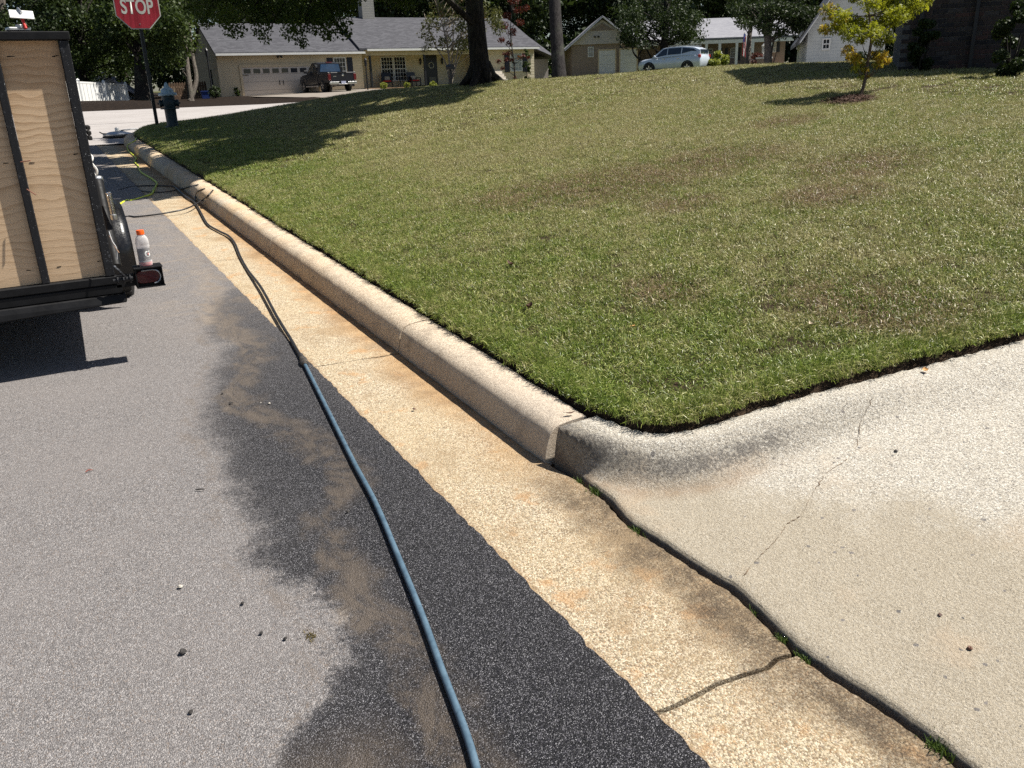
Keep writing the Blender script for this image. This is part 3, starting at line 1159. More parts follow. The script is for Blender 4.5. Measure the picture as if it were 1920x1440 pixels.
go = ng.nodes.new('NodeGroupOutput')
ci = ng.nodes.new('GeometryNodeCollectionInfo')
ci.inputs['Collection'].default_value = turf_col
ci.inputs['Separate Children'].default_value = True
ci.inputs['Reset Children'].default_value = True
iop = ng.nodes.new('GeometryNodeInstanceOnPoints')
iop.inputs['Pick Instance'].default_value = True


def nattr(nm, typ):
    a = ng.nodes.new('GeometryNodeInputNamedAttribute')
    a.data_type = typ
    a.inputs['Name'].default_value = nm
    return a.outputs['Attribute']


ng.links.new(gi.outputs[0], iop.inputs['Points'])
ng.links.new(ci.outputs[0], iop.inputs['Instance'])
ng.links.new(nattr('idx', 'INT'), iop.inputs['Instance Index'])
ng.links.new(nattr('rot', 'FLOAT_VECTOR'), iop.inputs['Rotation'])
ng.links.new(nattr('scl', 'FLOAT'), iop.inputs['Scale'])
ng.links.new(iop.outputs[0], go.inputs[0])
grass.modifiers.new('scatter', 'NODES').node_group = ng

# ------------------------------------------------------------------ shared materials of the things
M_blackmetal = plain('black_painted_steel', (.008, .008, .009), .58, var=.3, scale=14, bump=.15, spec=.2)
M_postmetal = plain('dark_blue_green_post', (.012, .018, .03), .35, var=.25, scale=9)
M_chrome = plain('bright_metal', (.62, .62, .62), .22, 1.0, var=.1)
M_galv = plain('galvanised_metal', (.42, .43, .44), .42, .9, var=.15, scale=20)
M_rubber = plain('black_rubber', (.018, .017, .016), .8, var=.3, scale=30, bump=.3)
M_white = plain('white_paint', (.74, .74, .72), .45, var=.05)
M_redplastic = plain('red_plastic', (.55, .03, .02), .35)
M_glassdark = plain('dark_window_glass', (.012, .014, .017), .08, var=.2, spec=.6)


def scuffed_black():
    t = NT('scuffed_black_steel')
    sc = t.math('MULTIPLY', t.mapr(t.noise(9, 5, .7), .56, .70), t.mapr(t.noise(60, 5, .75), .46, .60))
    col = t.mix(sc, (.012, .012, .014), (.16, .17, .19))
    spk = t.mapr(t.noise(170, 2, .5), .68, .74)
    col = t.mix(spk, col, (.35, .36, .37))
    return t.bsdf(col, t.mapr(sc, 0, 1, .5, .75), t.bump(t.noise(120, 4), .25, .003), spec=.3)


M_scuff = scuffed_black()
M_fender = plain('black_fender', (.006, .006, .007), .30, var=.4, scale=40, bump=.3)


def plywood_material():
    t = NT('plywood')
    p = t.obj()
    X, Y, Z = t.sep(p)
    warp = t.noise(1, 3, .5, t.vmul(p, (1.6, 1, 2.6)), 0)
    g = t.math('ADD', t.math('MULTIPLY', Z, 26), t.math('MULTIPLY', warp, 9))
    w = t.math('SINE', t.math('MULTIPLY', g, 2.2))
    w2 = t.math('SINE', t.math('MULTIPLY', g, 6.1))
    fib = t.noise(1, 4, .7, t.vmul(p, (7, 1, 260)))
    rag_ = t.noise(1, 4, .7, t.vmul(p, (3, 1, 40)))
    saw = t.math('FRACT', t.math('ADD', t.math('MULTIPLY', g, .95), t.math('MULTIPLY', rag_, .35)))
    line = t.math('POWER', saw, 2.2)
    fade = t.mapr(t.noise(2.2, 3, .5, t.vmul(p, (1, 1, 2))), .35, .62, .35, 1)
    v = t.math('ADD', t.math('MULTIPLY', t.math('MULTIPLY', line, fade), .85), t.math('MULTIPLY', t.math('MULTIPLY', w2, fade), .06))
    col = t.mix(t.mapr(v, .0, .9, 0, 1, 'LINEAR'), (.62, .445, .285), (.41, .265, .150))
    col = t.mix(t.mapr(fib, .5, .72, 0, .35), col, (.34, .21, .10))
    col = t.mix(t.mapr(Z, .80, 1.16, 0, .45), col, (.36, .19, .085))
    col = t.mix(t.mapr(t.noise(3, 4), .52, .74, 0, .22), col, (.32, .26, .20))
    return t.bsdf(col, .62, t.bump(t.math('ADD', fib, t.math('MULTIPLY', v, .4)), .35, .003), spec=.25)


M_ply = plywood_material()


def lawn_px(u, v, h=0.0, t0=2.0):
    r = ray(u, v) / FPX
    d = t0
    while d < 60:
        p = np.array([0, 0, EYE]) + r * d
        if edge_dist(np.array([p[0]]), np.array([p[1]]))[0] > 0 and p[2] < float(lawn_z(p[0], p[1])) + h:
            return Vector(p)
        d += .01
    return Vector(p)


def road_px(u, v, h=0.0):
    r = ray(u, v)
    q = (h - EYE) / (r[2] - GRADE * r[1])
    return Vector(np.array([0, 0, EYE]) + r * q)


def spline(pts, n):
    """Catmull-Rom through points"""
    pts = [Vector(p) for p in pts]
    out = []
    for i in range(len(pts) - 1):
        p0, p1, p2, p3 = pts[max(i - 1, 0)], pts[i], pts[i + 1], pts[min(i + 2, len(pts) - 1)]
        for k in range(n):
            t = k / n
            out.append(.5 * ((2 * p1) + (p2 - p0) * t + (2 * p0 - 5 * p1 + 4 * p2 - p3) * t * t + (3 * p1 - p0 - 3 * p2 + p3) * t ** 3))
    out.append(pts[-1])
    return out


# ------------------------------------------------------------------ utility trailer
TY = 5.05
gz = float(rd(TY))
tr = thing('utility_trailer', 'black utility trailer with plywood sided tailgate parked on the street', 'trailer', (0, TY, gz))


def T_(s, t, z):                   # street coordinates to trailer-local
    return (s, t - TY, z - gz)


XR, XL = .25, -1.60
# bed and rails
m = MB()
m.span(T_(XL, 5.06, .55), T_(XR, 5.12, .70))
m.span(T_(XL, 5.12, .56), T_(XL + .06, 8.35, .69))
m.span(T_(XR - .06, 5.12, .56), T_(XR, 8.35, .69))
m.span(T_(XL, 8.35, .56), T_(XR, 8.41, .69))
for k in range(4):
    m.span(T_(XL + .06, 5.8 + k * .7, .58), T_(XR - .06, 5.85 + k * .7, .66))
m.build('bed_frame', M_blackmetal, tr, bevel=.006)
m = MB()
m.span(T_(XL + .02, 5.10, .695), T_(XR - .02, 8.37, .725))
m.build('deck', plain('weathered_boards', (.16, .13, .10), .9, var=.3), tr)
# step bumper below the gate
m = MB()
m.add([T_(XL, 4.985, .60), T_(.29, 4.985, .60), T_(.29, 5.05, .60), T_(XL, 5.05, .60), T_(XL, 4.97, .50), T_(.285, 4.97, .555), T_(.285, 5.05, .555), T_(XL, 5.05, .50)],
      [(0, 1, 2, 3), (4, 7, 6, 5), (0, 4, 5, 1), (2, 6, 7, 3), (0, 3, 7, 4), (1, 5, 6, 2)])
m.span(T_(XL, 5.0, .602), T_(.28, 5.05, .655))
m.span(T_(XL, 4.995, .657), T_(.262, 5.045, .703))
m.build('rear_bumper', M_blackmetal, tr, bevel=.005)
# tailgate frame
m = MB()
m.span(T_(XL, 4.988, 1.905), T_(.262, 5.05, 1.945))
m.build('gate_top_rail', M_blackmetal, tr, bevel=.004)
m = MB()
m.span(T_(.205, 4.996, .705), T_(.252, 5.05, 1.904))
m.build('gate_post', M_scuff, tr, bevel=.004)
m = MB()
m.span(T_(XL, 4.975, .705), T_(XL + .05, 5.05, 1.904))
m.build('gate_post', M_scuff, tr, bevel=.004)
for x in (-.085, -.62, -1.12):
    MB().span(T_(x - .019, 5.000, .704), T_(x + .019, 5.045, 1.905)).build('gate_bar', M_scuff, tr, bevel=.004)
pan = []
for a, b in ((-.066, .205), (-.601, -.104), (-1.101, -.639), (XL + .05, -1.139)):
    o = MB().span((a + .001, -.012, 0), (b - .001, .004, 1.198)).build('plywood_panel', M_ply, tr)
    o.location = T_(0, 5.045, .7055)
    pan.append(o)
# splits and staple holes in the near panel
for u, v, w, rz in ((20, 106, .020, 0), (104, 105, .018, .25), (11, 306, .014, 0), (142, 289, .013, .1), (186, 490, .011, 0), (111, 500, .012, .1), (54, 507, .012, -.1), (60, 305, .014, 0)):
    p = onT(u, v, 5.032)
    q = pan[0] if p.x > -.066 else pan[1]
    n = MB()
    for k in range(3):
        n.box((p.x + (k - 1) * w * .5, -.0125, p.z - gz - (.7055 - gz) + (k - 1) * rz * .01), (w * .75, .002, .0045 - .001 * k))
    n.build('knot_hole', M_blackmetal, q)
# splinters and a twist of wire by the gate bar
for a, b in (((-.075, 4.98, 1.335), (-.03, 4.955, 1.34)), ((-.075, 4.985, 1.20), (-.040, 4.965, 1.17))):
    MB().tube([T_(*a), T_(*b)], .003, 5).build('wire', plain('copper_wire', (.22, .09, .06), .6), tr)
# side walls
m = MB()
for x in (XL, XR - .045):
    m.span(T_(x, 5.12, 1.28), T_(x + .045, 8.35, 1.33))
m.span(T_(XL + .045, 8.30, 1.28), T_(XR - .045, 8.35, 1.33))
for yy in (5.14, 6.2, 7.3, 8.30):
    for x in (XL, XR - .045):
        m.span(T_(x + .002, yy, .726), T_(x + .043, yy + .045, 1.281))
m.build('side_rails', M_scuff, tr, bevel=.003)
m = MB().span(T_(XR - .075, 5.19, .727), T_(XR - .056, 8.3, 1.26))
m.build('side_board', M_ply, tr)
m = MB().span(T_(XL + .056, 5.19, .727), T_(XL + .075, 8.3, 1.26))
m.build('side_board', M_ply, tr)


# wheel with fender
def wheel_parts(parent, cx, cy, cz, rad, wid, side, tyre_m, rim_m, hub=.62):
    Mx = Matrix.Rotation(R(90), 3, 'Y')
    prof = [(rad * .62, -wid / 2), (rad * .80, -wid / 2 - .005), (rad * .94, -wid * .46), (rad, -wid * .36), (rad, wid * .36), (rad * .94, wid * .46), (rad * .80, wid / 2 + .005), (rad * .62, wid / 2)]
    ty = MB().lathe(prof, (cx, cy, cz), 32, Mx)
    for k in range(34):             # tread blocks
        a = 2 * math.pi * k / 34
        for q in (-.26, 0, .26):
            a2 = a + (q * .12)
            ty.box((cx + q * wid, cy + math.cos(a2) * (rad + .002), cz + math.sin(a2) * (rad + .002)), (wid * .2, .03, .012), M=Matrix.Rotation(a2 - math.pi / 2, 3, 'X'))
    w = ty.build('tyre', tyre_m, parent, smooth_=True)
    rp = [(.02, wid * .30), (rad * .22, wid * .34), (rad * .30, wid * .20), (rad * .50, wid * .16), (rad * .56, wid * .36), (rad * .62, wid * .46), (rad * .63, wid * .3), (rad * .63, -wid * .4)]
    MB().lathe([(r_, z_ * side) for r_, z_ in rp], (cx, cy, cz), 24, Mx).build('rim', rim_m, w, smooth_=True)
    return w


wheel_parts(tr, .352, 1.72, .335, .335, .18, 1, M_rubber, M_galv)
wheel_parts(tr, XL - .125, 1.72, .335, .335, .20, -1, M_rubber, M_galv)
for x0, x1 in ((XR + .005, .462), (XL - .22, XL - .005)):
    pr_ = [(-.53, .28), (-.50, .50), (-.40, .64), (-.22, .725), (0, .75), (.22, .725), (.40, .64), (.50, .50), (.53, .28)]
    P = np.array([[[x, 1.72 + a, b] for a, b in pr_] for x in np.linspace(x0, x1, 5)])
    P[-1, :, 2] -= .02
    fm = MB().grid(P)
    P2 = P[-1:].copy()
    P3 = P2.copy()
    P3[:, :, 2] -= .035
    fm.grid(np.concatenate([P2, P3], 0))
    fe = fm.build('fender', M_fender, tr, smooth_=True)
    so = fe.modifiers.new('thickness', 'SOLIDIFY')
    so.thickness = .006
# gate lift tube, its galvanised cap and coil spring
m = MB()
m.tube([T_(.275, 5.20, .72), T_(.285, 5.55, 1.175)], .032, 12)
m.build('lift_tube', M_blackmetal, tr, smooth_=True)
m = MB().lathe([(.033, 0), (.034, .012), (.026, .022), (.012, .026)], T_(.285, 5.552, 1.176), 16)
m.build('tube_cap', M_galv, tr, smooth_=True)
m = MB()
hp = []
for k in range(0, 15 * 10 + 1):
    a = k / 10 * 2 * math.pi
    f = k / 150
    hp.append(T_(.320 + .012 * math.cos(a), 5.38 - .06 * f + .012 * math.sin(a), 1.115 - .115 * f))
m.tube(hp, .0032, 5)
m.build('coil_spring', M_chrome, tr, smooth_=True)
m = MB().lathe([(.016, 0), (.018, .006), (.018, .028), (.012, .032)], T_(.320, 5.315, .967), 12)
m.build('spring_nut', M_galv, tr, smooth_=True)
# hinge at the corner of the gate
m = MB()
m.tube([T_(.235, 4.96, .685), T_(.335, 4.96, .685)], .013, 10)
for x in (.255, .285, .318):
    m.tube([T_(x, 4.96, .685), T_(x + .008, 4.96, .685)], .024, 12)
m.tube([T_(.25, 4.955, .77), T_(.285, 4.945, .72), T_(.30, 4.95, .695)], .006, 6)
m.build('hinge', M_scuff, tr, smooth_=True)
# loose wires
for k, pts in enumerate((((.262, 4.96, .95), (.268, 4.945, .90), (.282, 4.94, .86), (.275, 4.95, .80)), ((.258, 4.96, .93), (.275, 4.94, .87), (.290, 4.945, .835)))):
    MB().tube(spline([T_(*p) for p in pts], 5), .0022, 5).build('wire', plain('loose_wire', (.55, .33, .2) if k else (.6, .6, .6), .5), tr)
# tail light box
tl = MB()
tl.span(T_(.350, 4.955, .632), T_(.352 + .004, 5.06, .735))
tl.span(T_(.488, 4.955, .628), T_(.492, 5.06, .731))
tl.add([T_(.348, 4.950, .731), T_(.496, 4.950, .731), T_(.496, 5.07, .731), T_(.348, 5.07, .731), T_(.348, 4.950, .736), T_(.496, 4.950, .736), T_(.496, 5.07, .736), T_(.348, 5.07, .736)],
       [(0, 3, 2, 1), (4, 5, 6, 7), (0, 1, 5, 4), (1, 2, 6, 5), (2, 3, 7, 6), (3, 0, 4, 7)])
tl.span(T_(.348, 4.950, .624), T_(.496, 5.07, .628))
tl.span(T_(.355, 4.985, .629), T_(.487, 4.990, .731))
tl.span(T_(.25, 5.0, .635), T_(.35, 5.04, .70))
box = tl.build('tail_light', M_blackmetal, tr)


def stadium(x0, x1, z0, z1, n=8):
    r_ = (z1 - z0) / 2
    pts = [(x1 - r_ + r_ * math.cos(a), (z0 + z1) / 2 + r_ * math.sin(a)) for a in np.linspace(-math.pi / 2, math.pi / 2, n)]
    return pts + [(x0 + r_ + r_ * math.cos(a), (z0 + z1) / 2 + r_ * math.sin(a)) for a in np.linspace(math.pi / 2, 3 * math.pi / 2, n)]


MB().prism(stadium(.348, .478, .645 - gz, .716 - gz), .012, c=(0, 4.973 - TY, 0)).build('lens', plain('dark_red_lens', (.07, .003, .006), .2, var=.1, coat=.6), box, bevel=.003)
MB().tube([(x, 4.968 - TY, z) for x, z in stadium(.346, .480, .642 - gz, .718 - gz)][:9] + [(.41, 4.968 - TY, .718 - gz)], .004, 6).build('lens_rim', M_galv, box, smooth_=True)
# things strapped to the side of the trailer
m = MB()
for i in range(3):
    for j in range(3):
        for k in range(3):
            m.box(T_(.275 + .030 * i, 6.38 + .05 * k, 1.385 + .033 * j), (.027, .044, .029))
m.build('ribbed_rubber_block', M_rubber, tr, bevel=.006)
MB().span(T_(.27, 6.36, .70), T_(.30, 6.5, 1.37)).build('side_stake', plain('rust_red_steel', (.075, .022, .018), .7, var=.4, scale=20), tr, bevel=.003)
rp = spline([T_(.30, 6.40, 1.29), T_(.325, 6.38, 1.265), T_(.315, 6.36, 1.24), T_(.30, 6.37, 1.25), T_(.318, 6.35, 1.215), T_(.335, 6.34, 1.18), T_(.325, 6.34, 1.15), T_(.31, 6.35, 1.18), T_(.325, 6.33, 1.12), T_(.33, 6.33, 1.05)], 5)
MB().tube(rp, .0085, 7).build('rope', plain('white_rope', (.6, .59, .56), .9, bump=.6, bscale=300), tr, smooth_=True)

# ------------------------------------------------------------------ trowel-like tool on top of the trailer
p = onT(43, 36, 5.3)
tool = thing('squeegee', 'white rectangular blade on a red handle standing on top of the trailer', 'tool', (p.x, 5.0, 1.945))
MB().tube([(0, 0, .012), (-.008, .02, .065)], .0075, 10).build('handle', M_redplastic, tool, smooth_=True)
Mt = Matrix.Rotation(R(32), 3, 'X') @ Matrix.Rotation(R(4), 3, 'Y')
MB().box((-.006, .03, .078), (.105, .075, .006), M=Mt).build('blade', M_white, tool, bevel=.002)
MB().tube([(-.004, .02, .085), (-.016, .055, .108)], .006, 8).build('clip', M_galv, tool, smooth_=True)
m = MB()
m.box((-.035, .03, .011), (.10, .06, .016), rz=.3)
m.box((-.02, .02, .022), (.03, .05, .02), rz=-.5)
m.build('base_block', M_galv, tool, bevel=.004)

# ------------------------------------------------------------------ sports drink bottle
b0 = onT(268, 501, 5.0)
bot = thing('drink_bottle', 'clear sports drink bottle with orange cap and a little red drink left', 'bottle', (.418, 5.005, .736))


def clear_plastic():
    t = NT('clear_plastic')
    gl = t.n('ShaderNodeBsdfPrincipled')
    gl.inputs['Base Color'].default_value = (.82, .80, .80, 1)
    gl.inputs['Roughness'].default_value = .12
    tp = t.n('ShaderNodeBsdfTransparent')
    tp.inputs['Color'].default_value = (.86, .84, .84, 1)
    lw = t.n('ShaderNodeLayerWeight')
    lw.inputs[0].default_value = .45
    mx = t.n('ShaderNodeMixShader')
    t.t.links.new(t.mapr(lw.outputs['Facing'], 0, 1, .30, .75), mx.inputs[0])
    t.t.links.new(tp.outputs[0], mx.inputs[1])
    t.t.links.new(gl.outputs[0], mx.inputs[2])
    t.t.links.new(mx.outputs[0], t.out.inputs['Surface'])
    return t.m


M_clear = clear_plastic()
bp = [(.030, 0), (.0345, .004), (.0355, .012), (.0355, .030), (.0335, .036), (.0335, .100), (.0350, .106), (.0355, .112), (.0335, .118), (.0352, .124), (.0345, .140), (.031, .155), (.024, .166), (.0185, .172), (.018, .182)]
MB().lathe(bp, n=28).build('body', M_clear, bot, smooth_=True)
MB().lathe([(.028, .002), (.0335, .005), (.0342, .012), (.0340, .025)], n=28).build('red_drink', plain('red_drink', (.75, .012, .02), .12, var=.05), bot, smooth_=True)
lab = NT('bottle_wrap')
lb_ = lab.mix(lab.mapr(lab.noise(30, 3, vec=lab.obj()), .4, .6), (.21, .20, .205), (.27, .26, .265))
lab.bsdf(lb_, .35)
lb = MB().lathe([(.0344, .030), (.0342, .034), (.0342, .098), (.0346, .101)], n=28).build('label', lab.m, bot, smooth_=True)
MB().lathe([(.0185, .174), (.0205, .176), (.0205, .196), (.0195, .199)], n=24).build('cap', plain('orange_plastic', (.85, .12, .012), .35, var=.05), bot, smooth_=True)


def wrap_text(me, rad, a0, z0, mat, name, parent):
    for v in me.vertices:
        a = a0 + v.co.x / rad
        z = z0 + v.co.y
        v.co = (math.cos(a) * rad, math.sin(a) * rad, z)
    return link(name, me, mat, parent)


va = math.atan2(-5.0, -.42) + .55
wrap_text(text_mesh('G', .045, offset=.0016), .0348, va, .057, M_white, 'letter', lb)
M_bolt = plain('red_print', (.6, .05, .05), .4)
m = MB().prism([(0, 0), (.006, .008), (.002, .008), (.005, .016), (-.004, .006), (0, .006)], .0006)
bolt = m.mesh('bolt_mark')
for v in bolt.vertices:
    a = va + .06 + v.co.x / .0352
    v.co = (math.cos(a) * .0353, math.sin(a) * .0353, .063 + v.co.z)
link('bolt_mark', bolt, M_bolt, lb)
m = MB().prism([(-.014, 0), (.010, 0), (.010, .0035), (-.014, .0035)], .0005).mesh('small_print')
for v in m.vertices:
    a = va + v.co.x / .0348
    v.co = (math.cos(a) * .0348, math.sin(a) * .0348, .040 + v.co.z)
link('small_print', m, M_white, lb)

# ------------------------------------------------------------------ pressure hose
def hose_material(name, c1, c2):
    t = NT(name)
    n1 = t.noise(22, 4, .7)
    n2 = t.noise(90, 4, .7)
    col = t.mix(t.mapr(n1, .35, .65), c1, c2)
    col = t.mix(t.mapr(n2, .64, .72, 0, .8), col, (.02, .03, .05))
    return t.bsdf(col, .40, t.bump(n2, .15, .003), spec=.5)


M_blue = hose_material('blue_hose', (.055, .095, .135), (.090, .145, .195))
M_blackhose = hose_material('black_hose', (.012, .012, .013), (.030, .029, .030))
M_yellow = hose_material('yellow_hose', (.52, .60, .03), (.66, .72, .06))
M_brass = plain('dull_coupling', (.12, .105, .09), .45, .6, var=.3, scale=40)
hs = thing('pressure_hose', 'blue pressure washer hose coupled to a black hose running up the gutter', 'hose')
blue = [(905, 1500), (893, 1440), (872, 1370), (830, 1260), (790, 1150), (745, 1040), (705, 945), (665, 870), (630, 800), (600, 740), (572, 684)]
pb = spline([road_px(u, v, .013) for u, v in blue], 10)
start = [pb[0] + Vector((-.05, -1.2, -.02))]
MB().tube(start + pb, .0108, 12).build('blue_section', M_blue, hs, smooth_=True)
blk = [(548, 640), (520, 595), (490, 540), (465, 507), (450, 480), (440, 456), (428, 442), (410, 433), (390, 421), (380, 405), (371, 388), (363, 378), (350, 370), (338, 360), (330, 352)]
pk = spline([road_px(u, v, .012 if i < 3 else -.004) for i, (u, v) in enumerate(blk)], 8)
cp = [pb[-1], pb[-1].lerp(pk[0], .25), pb[-1].lerp(pk[0], .30), pb[-1].lerp(pk[0], .62), pb[-1].lerp(pk[0], .66), pk[0]]
dr_ = (pk[0] - pb[-1]).normalized()
pe = pb[-1] + dr_ * .13
ls_ = [0, .02, .022, .075, .078, .10, .102, .13]
MB().tube([pb[-1] + dr_ * (q - .01) for q in ls_], [.015, .016, .021, .021, .017, .017, .013, .013], 12).build('coupling', M_brass, hs, smooth_=True)
MB().tube([pe - dr_ * .02] + pk[2:], .0105, 10).build('black_section', M_blackhose, hs, smooth_=True)

# thin black hoses looping over the kerb
def zpx(zx, zy):
    return 140 + zx / 4.8, 200 + zy / 4.8


def kerb_h(p):
    """height of whatever lies under a point by the kerb"""
    s, t = p.x, p.y
    o = s - 1.65
    z = np.interp(o, [-2, -.53, 0, .015, .03, .08, .2, .24, .4], [0, -.010, -.022, .075, .11, .14, .148, .16, .17])
    return float(rd(t)) + float(z)


def surf_px(u, v, h):
    r = ray(u, v) / FPX
    d = 3.0
    while d < 30:
        p = Vector(np.array([0, 0, EYE]) + r * d)
        zz = kerb_h(p) if p.x < 1.9 else float(lawn_z(p.x, p.y)) + .02
        if p.z < zz + h:
            return p
        d += .01
    return p


def draped(name, zpts, rad, mat, label, hs_=None, extra=None, parent=None):
    pts = [surf_px(*zpx(*q), (hs_[i] if hs_ else rad + .002)) for i, q in enumerate(zpts)]
    if extra:
        pts = [Vector(e) for e in extra] + pts
    o = MB().tube(spline(pts, 8), rad, 9).build(name, mat, parent, smooth_=True)
    if label:
        tag(o, label, 'hose')
    return o


draped('hose_loop', [(395, 750), (500, 722), (620, 712), (760, 712), (880, 716), (915, 730), (880, 755), (800, 768), (700, 768), (600, 752), (540, 745)][:6] +
       [(960, 738), (1030, 722), (1110, 703)], .0085, M_blackhose, 'black hose lying across the shaded gutter and over the kerb by the yellow hose')
draped('hose_loop', [(520, 735), (560, 748), (640, 763), (720, 770), (800, 768), (880, 757), (930, 742), (960, 775), (1010, 812), (1060, 845), (1095, 880)], .0075, M_blackhose,
       'black hose curving from the gutter to the kerb foot beside the coupled hose')
draped('hose_loop', [(430, 995), (560, 990), (740, 970), (860, 950), (960, 930), (1040, 903), (1100, 870), (1150, 840), (1200, 800), (1245, 752)], .0085, M_blackhose,
       'black hose stretched from under the trailer over the sunlit gutter onto the lawn', [.02, .02, .03, .04, .05, .06, .06, .04, .03, .02], [(.2, 9.0, .42)])
draped('hose_loop', [(1170, 738), (1130, 752), (1100, 775), (1090, 800), (1085, 850)], .008, M_blackhose, 'short black hose end hanging over the kerb face beside the lawn')
yel = [(430, 862), (500, 846), (560, 830), (630, 808), (690, 785), (708, 760), (718, 735), (740, 690), (700, 652), (640, 615), (600, 590), (575, 550), (570, 530), (548, 508), (540, 488), (556, 466), (540, 448), (520, 430), (492, 405), (480, 388), (474, 355), (490, 335), (530, 315), (548, 300), (560, 278), (590, 255), (612, 238), (632, 222)]
yh = thing('yellow_hose', 'bright yellow garden hose winding along the gutter from the trailer to the lawn corner', 'hose')
pts = [surf_px(*zpx(*q), .012) for q in yel]
dd_ = [Vector((.15, 8.75, .42))]
MB().tube(spline(dd_ + pts, 7), .0115, 9).build('hose_line', M_yellow, yh, smooth_=True)
c0, c1 = pts[5], pts[6]
MB().tube([c0, c0.lerp(c1, .5), c1], [.016, .019, .015], 10).build('coupling', plain('yellow_green_coupling', (.35, .42, .05), .4), yh, smooth_=True)

# ------------------------------------------------------------------ surface cleaner left at the corner of the kerb
q = road_px(222, 258)
sc = thing('surface_cleaner', 'low round grey metal surface cleaner with a white cap lying at the street corner', 'cleaning tool', (q.x, q.y, q.z + .006), .4)
MB().lathe([(.30, .03), (.315, .05), (.315, .075), (.30, .085), (.24, .10), (.16, .125), (.05, .135)], n=28).build('deck', M_galv, sc, smooth_=True)
MB().lathe([(.31, .002), (.325, .004), (.325, .034), (.31, .036)], n=28).build('brush_skirt', M_rubber, sc, smooth_=True)
MB().lathe([(.045, .136), (.045, .20), (.03, .215)], n=14).build('cap', M_white, sc, smooth_=True)
MB().tube([(.05, 0, .14), (.20, 0, .15), (.45, .03, .16), (.62, .05, .12)], .016, 8).build('handle_tube', M_galv, sc, smooth_=True)
MB().tube([(-.25, 0, .09), (-.36, -.02, .10), (-.42, -.02, .14)], .014, 8).build('grip', M_rubber, sc, smooth_=True)

# ------------------------------------------------------------------ fire hydrant
p = Vector((2.70, 19.92, float(lawn_z(2.70, 19.92))))
hy = thing('fire_hydrant', 'dark green fire hydrant with pale blue bonnet in the shade beside the stop sign', 'fire hydrant', p, R(-10))
M_hyd = plain('dark_green_hydrant', (.006, .026, .036), .5, var=.3, scale=20, bump=.2)
M_bon = plain('pale_blue_bonnet', (.30, .42, .50), .45, var=.15, scale=20, bump=.2)
MB().lathe([(.17, -.05), (.17, .02), (.165, .035), (.12, .045), (.115, .10), (.118, .36), (.125, .40), (.135, .62), (.135, .66)], n=24).build('barrel', M_hyd, hy, smooth_=True)
MB().lathe([(.185, .655), (.19, .665), (.19, .69), (.18, .70), (.135, .70), (.125, .76), (.10, .80), (.062, .815), (.060, .84), (.045, .845), (.030, .90), (.014, .925)], n=24).build('bonnet', M_bon, hy, smooth_=True)
for k in range(8):
    a = k * math.pi / 4 + .2
    MB().lathe([(.016, .70), (.016, .715)], (.165 * math.cos(a), .165 * math.sin(a), 0), 6).build('bolt', M_bon, hy)
for ang, rr, ln in ((0, .062, .20), (math.pi, .062, .20), (-math.pi / 2, .085, .21)):
    Mn = Matrix.Rotation(ang, 3, 'Z') @ Matrix.Rotation(R(90), 3, 'Y')
    nz = MB().lathe([(rr, .09), (rr, ln - .055), (rr * 1.18, ln - .05), (rr * 1.18, ln - .012), (rr * .9, ln)], (0, 0, .50), 16, Mn).build('nozzle', M_hyd, hy, smooth_=True)
    MB().lathe([(rr * .32, ln), (rr * .32, ln + .03)], (0, 0, .50), 5, Mn).build('cap_nut', M_hyd, nz)
MB().lathe([(.19, .38), (.19, .402), (.12, .405)], n=24).build('flange', M_hyd, hy, smooth_=True)

# ------------------------------------------------------------------ stop sign
p = Vector((2.54, 21.18, float(lawn_z(2.54, 21.18))))
face_ang = math.atan2(-p.x, p.y) * .0 - R(2)
ss_ = thing('stop_sign', 'red octagonal stop sign on a dark post at the lawn corner', 'road sign', p, face_ang)
pm = MB()
pm.box((-.03, .0, 1.05), (.012, .05, 3.0))
pm.box((.03, .0, 1.05), (.012, .05, 3.0))
pm.box((0, .028, 1.05), (.072, .012, 3.0))
pm.build('post', M_postmetal, ss_)
octa = lambda r_: [(r_ * math.cos(a), 2.49 + r_ * math.sin(a)) for a in [math.pi / 8 + k * math.pi / 4 for k in range(8)]]
ct = math.cos(math.pi / 8)
MB().prism(octa(.457 / ct), .004, c=(0, -.034, 0)).build('border', plain('sign_white', (.68, .66, .62), .4, var=.1), ss_)


def sign_red():
    t = NT('sign_red')
    p_ = t.obj()
    st = t.noise(1, 4, .6, t.vmul(p_, (14, 1, 1.2)))
    c = t.mix(t.mapr(st, .35, .7), (.26, .010, .022), (.46, .03, .055))
    c = t.mix(t.mapr(t.noise(30, 3, vec=p_), .62, .74, 0, .4), c, (.5, .16, .17))
    return t.bsdf(c, .38, spec=.5)


pl = MB().prism(octa(.435 / ct), .003, c=(0, -.0385, 0)).build('plate', sign_red(), ss_)
tm = text_mesh('STOP', .42, offset=.010)
xsv = [v.co.x for v in tm.vertices]
ysv = [v.co.y for v in tm.vertices]
kx = .66 / (max(xsv) - min(xsv))
kz = .305 / (max(ysv) - min(ysv))
cx_ = (max(xsv) + min(xsv)) / 2
for v in tm.vertices:
    v.co = ((v.co.x - cx_) * kx, -.0405, 2.49 - .1525 + (v.co.y - min(ysv)) * kz)
link('lettering', tm, plain('sign_letter', (.62, .62, .58), .4, var=.1), pl)
for zz in (2.14, 2.83):
    MB().lathe([(.011, 0), (.009, .006)], (0, -.0385, zz), 8, Matrix.Rotation(R(90), 3, 'X')).build('bolt', M_chrome, ss_)

# ------------------------------------------------------------------ weeds in the driveway crack
M_weed = leafmat('weed_green', (.035, .065, .012), (.10, .145, .03))


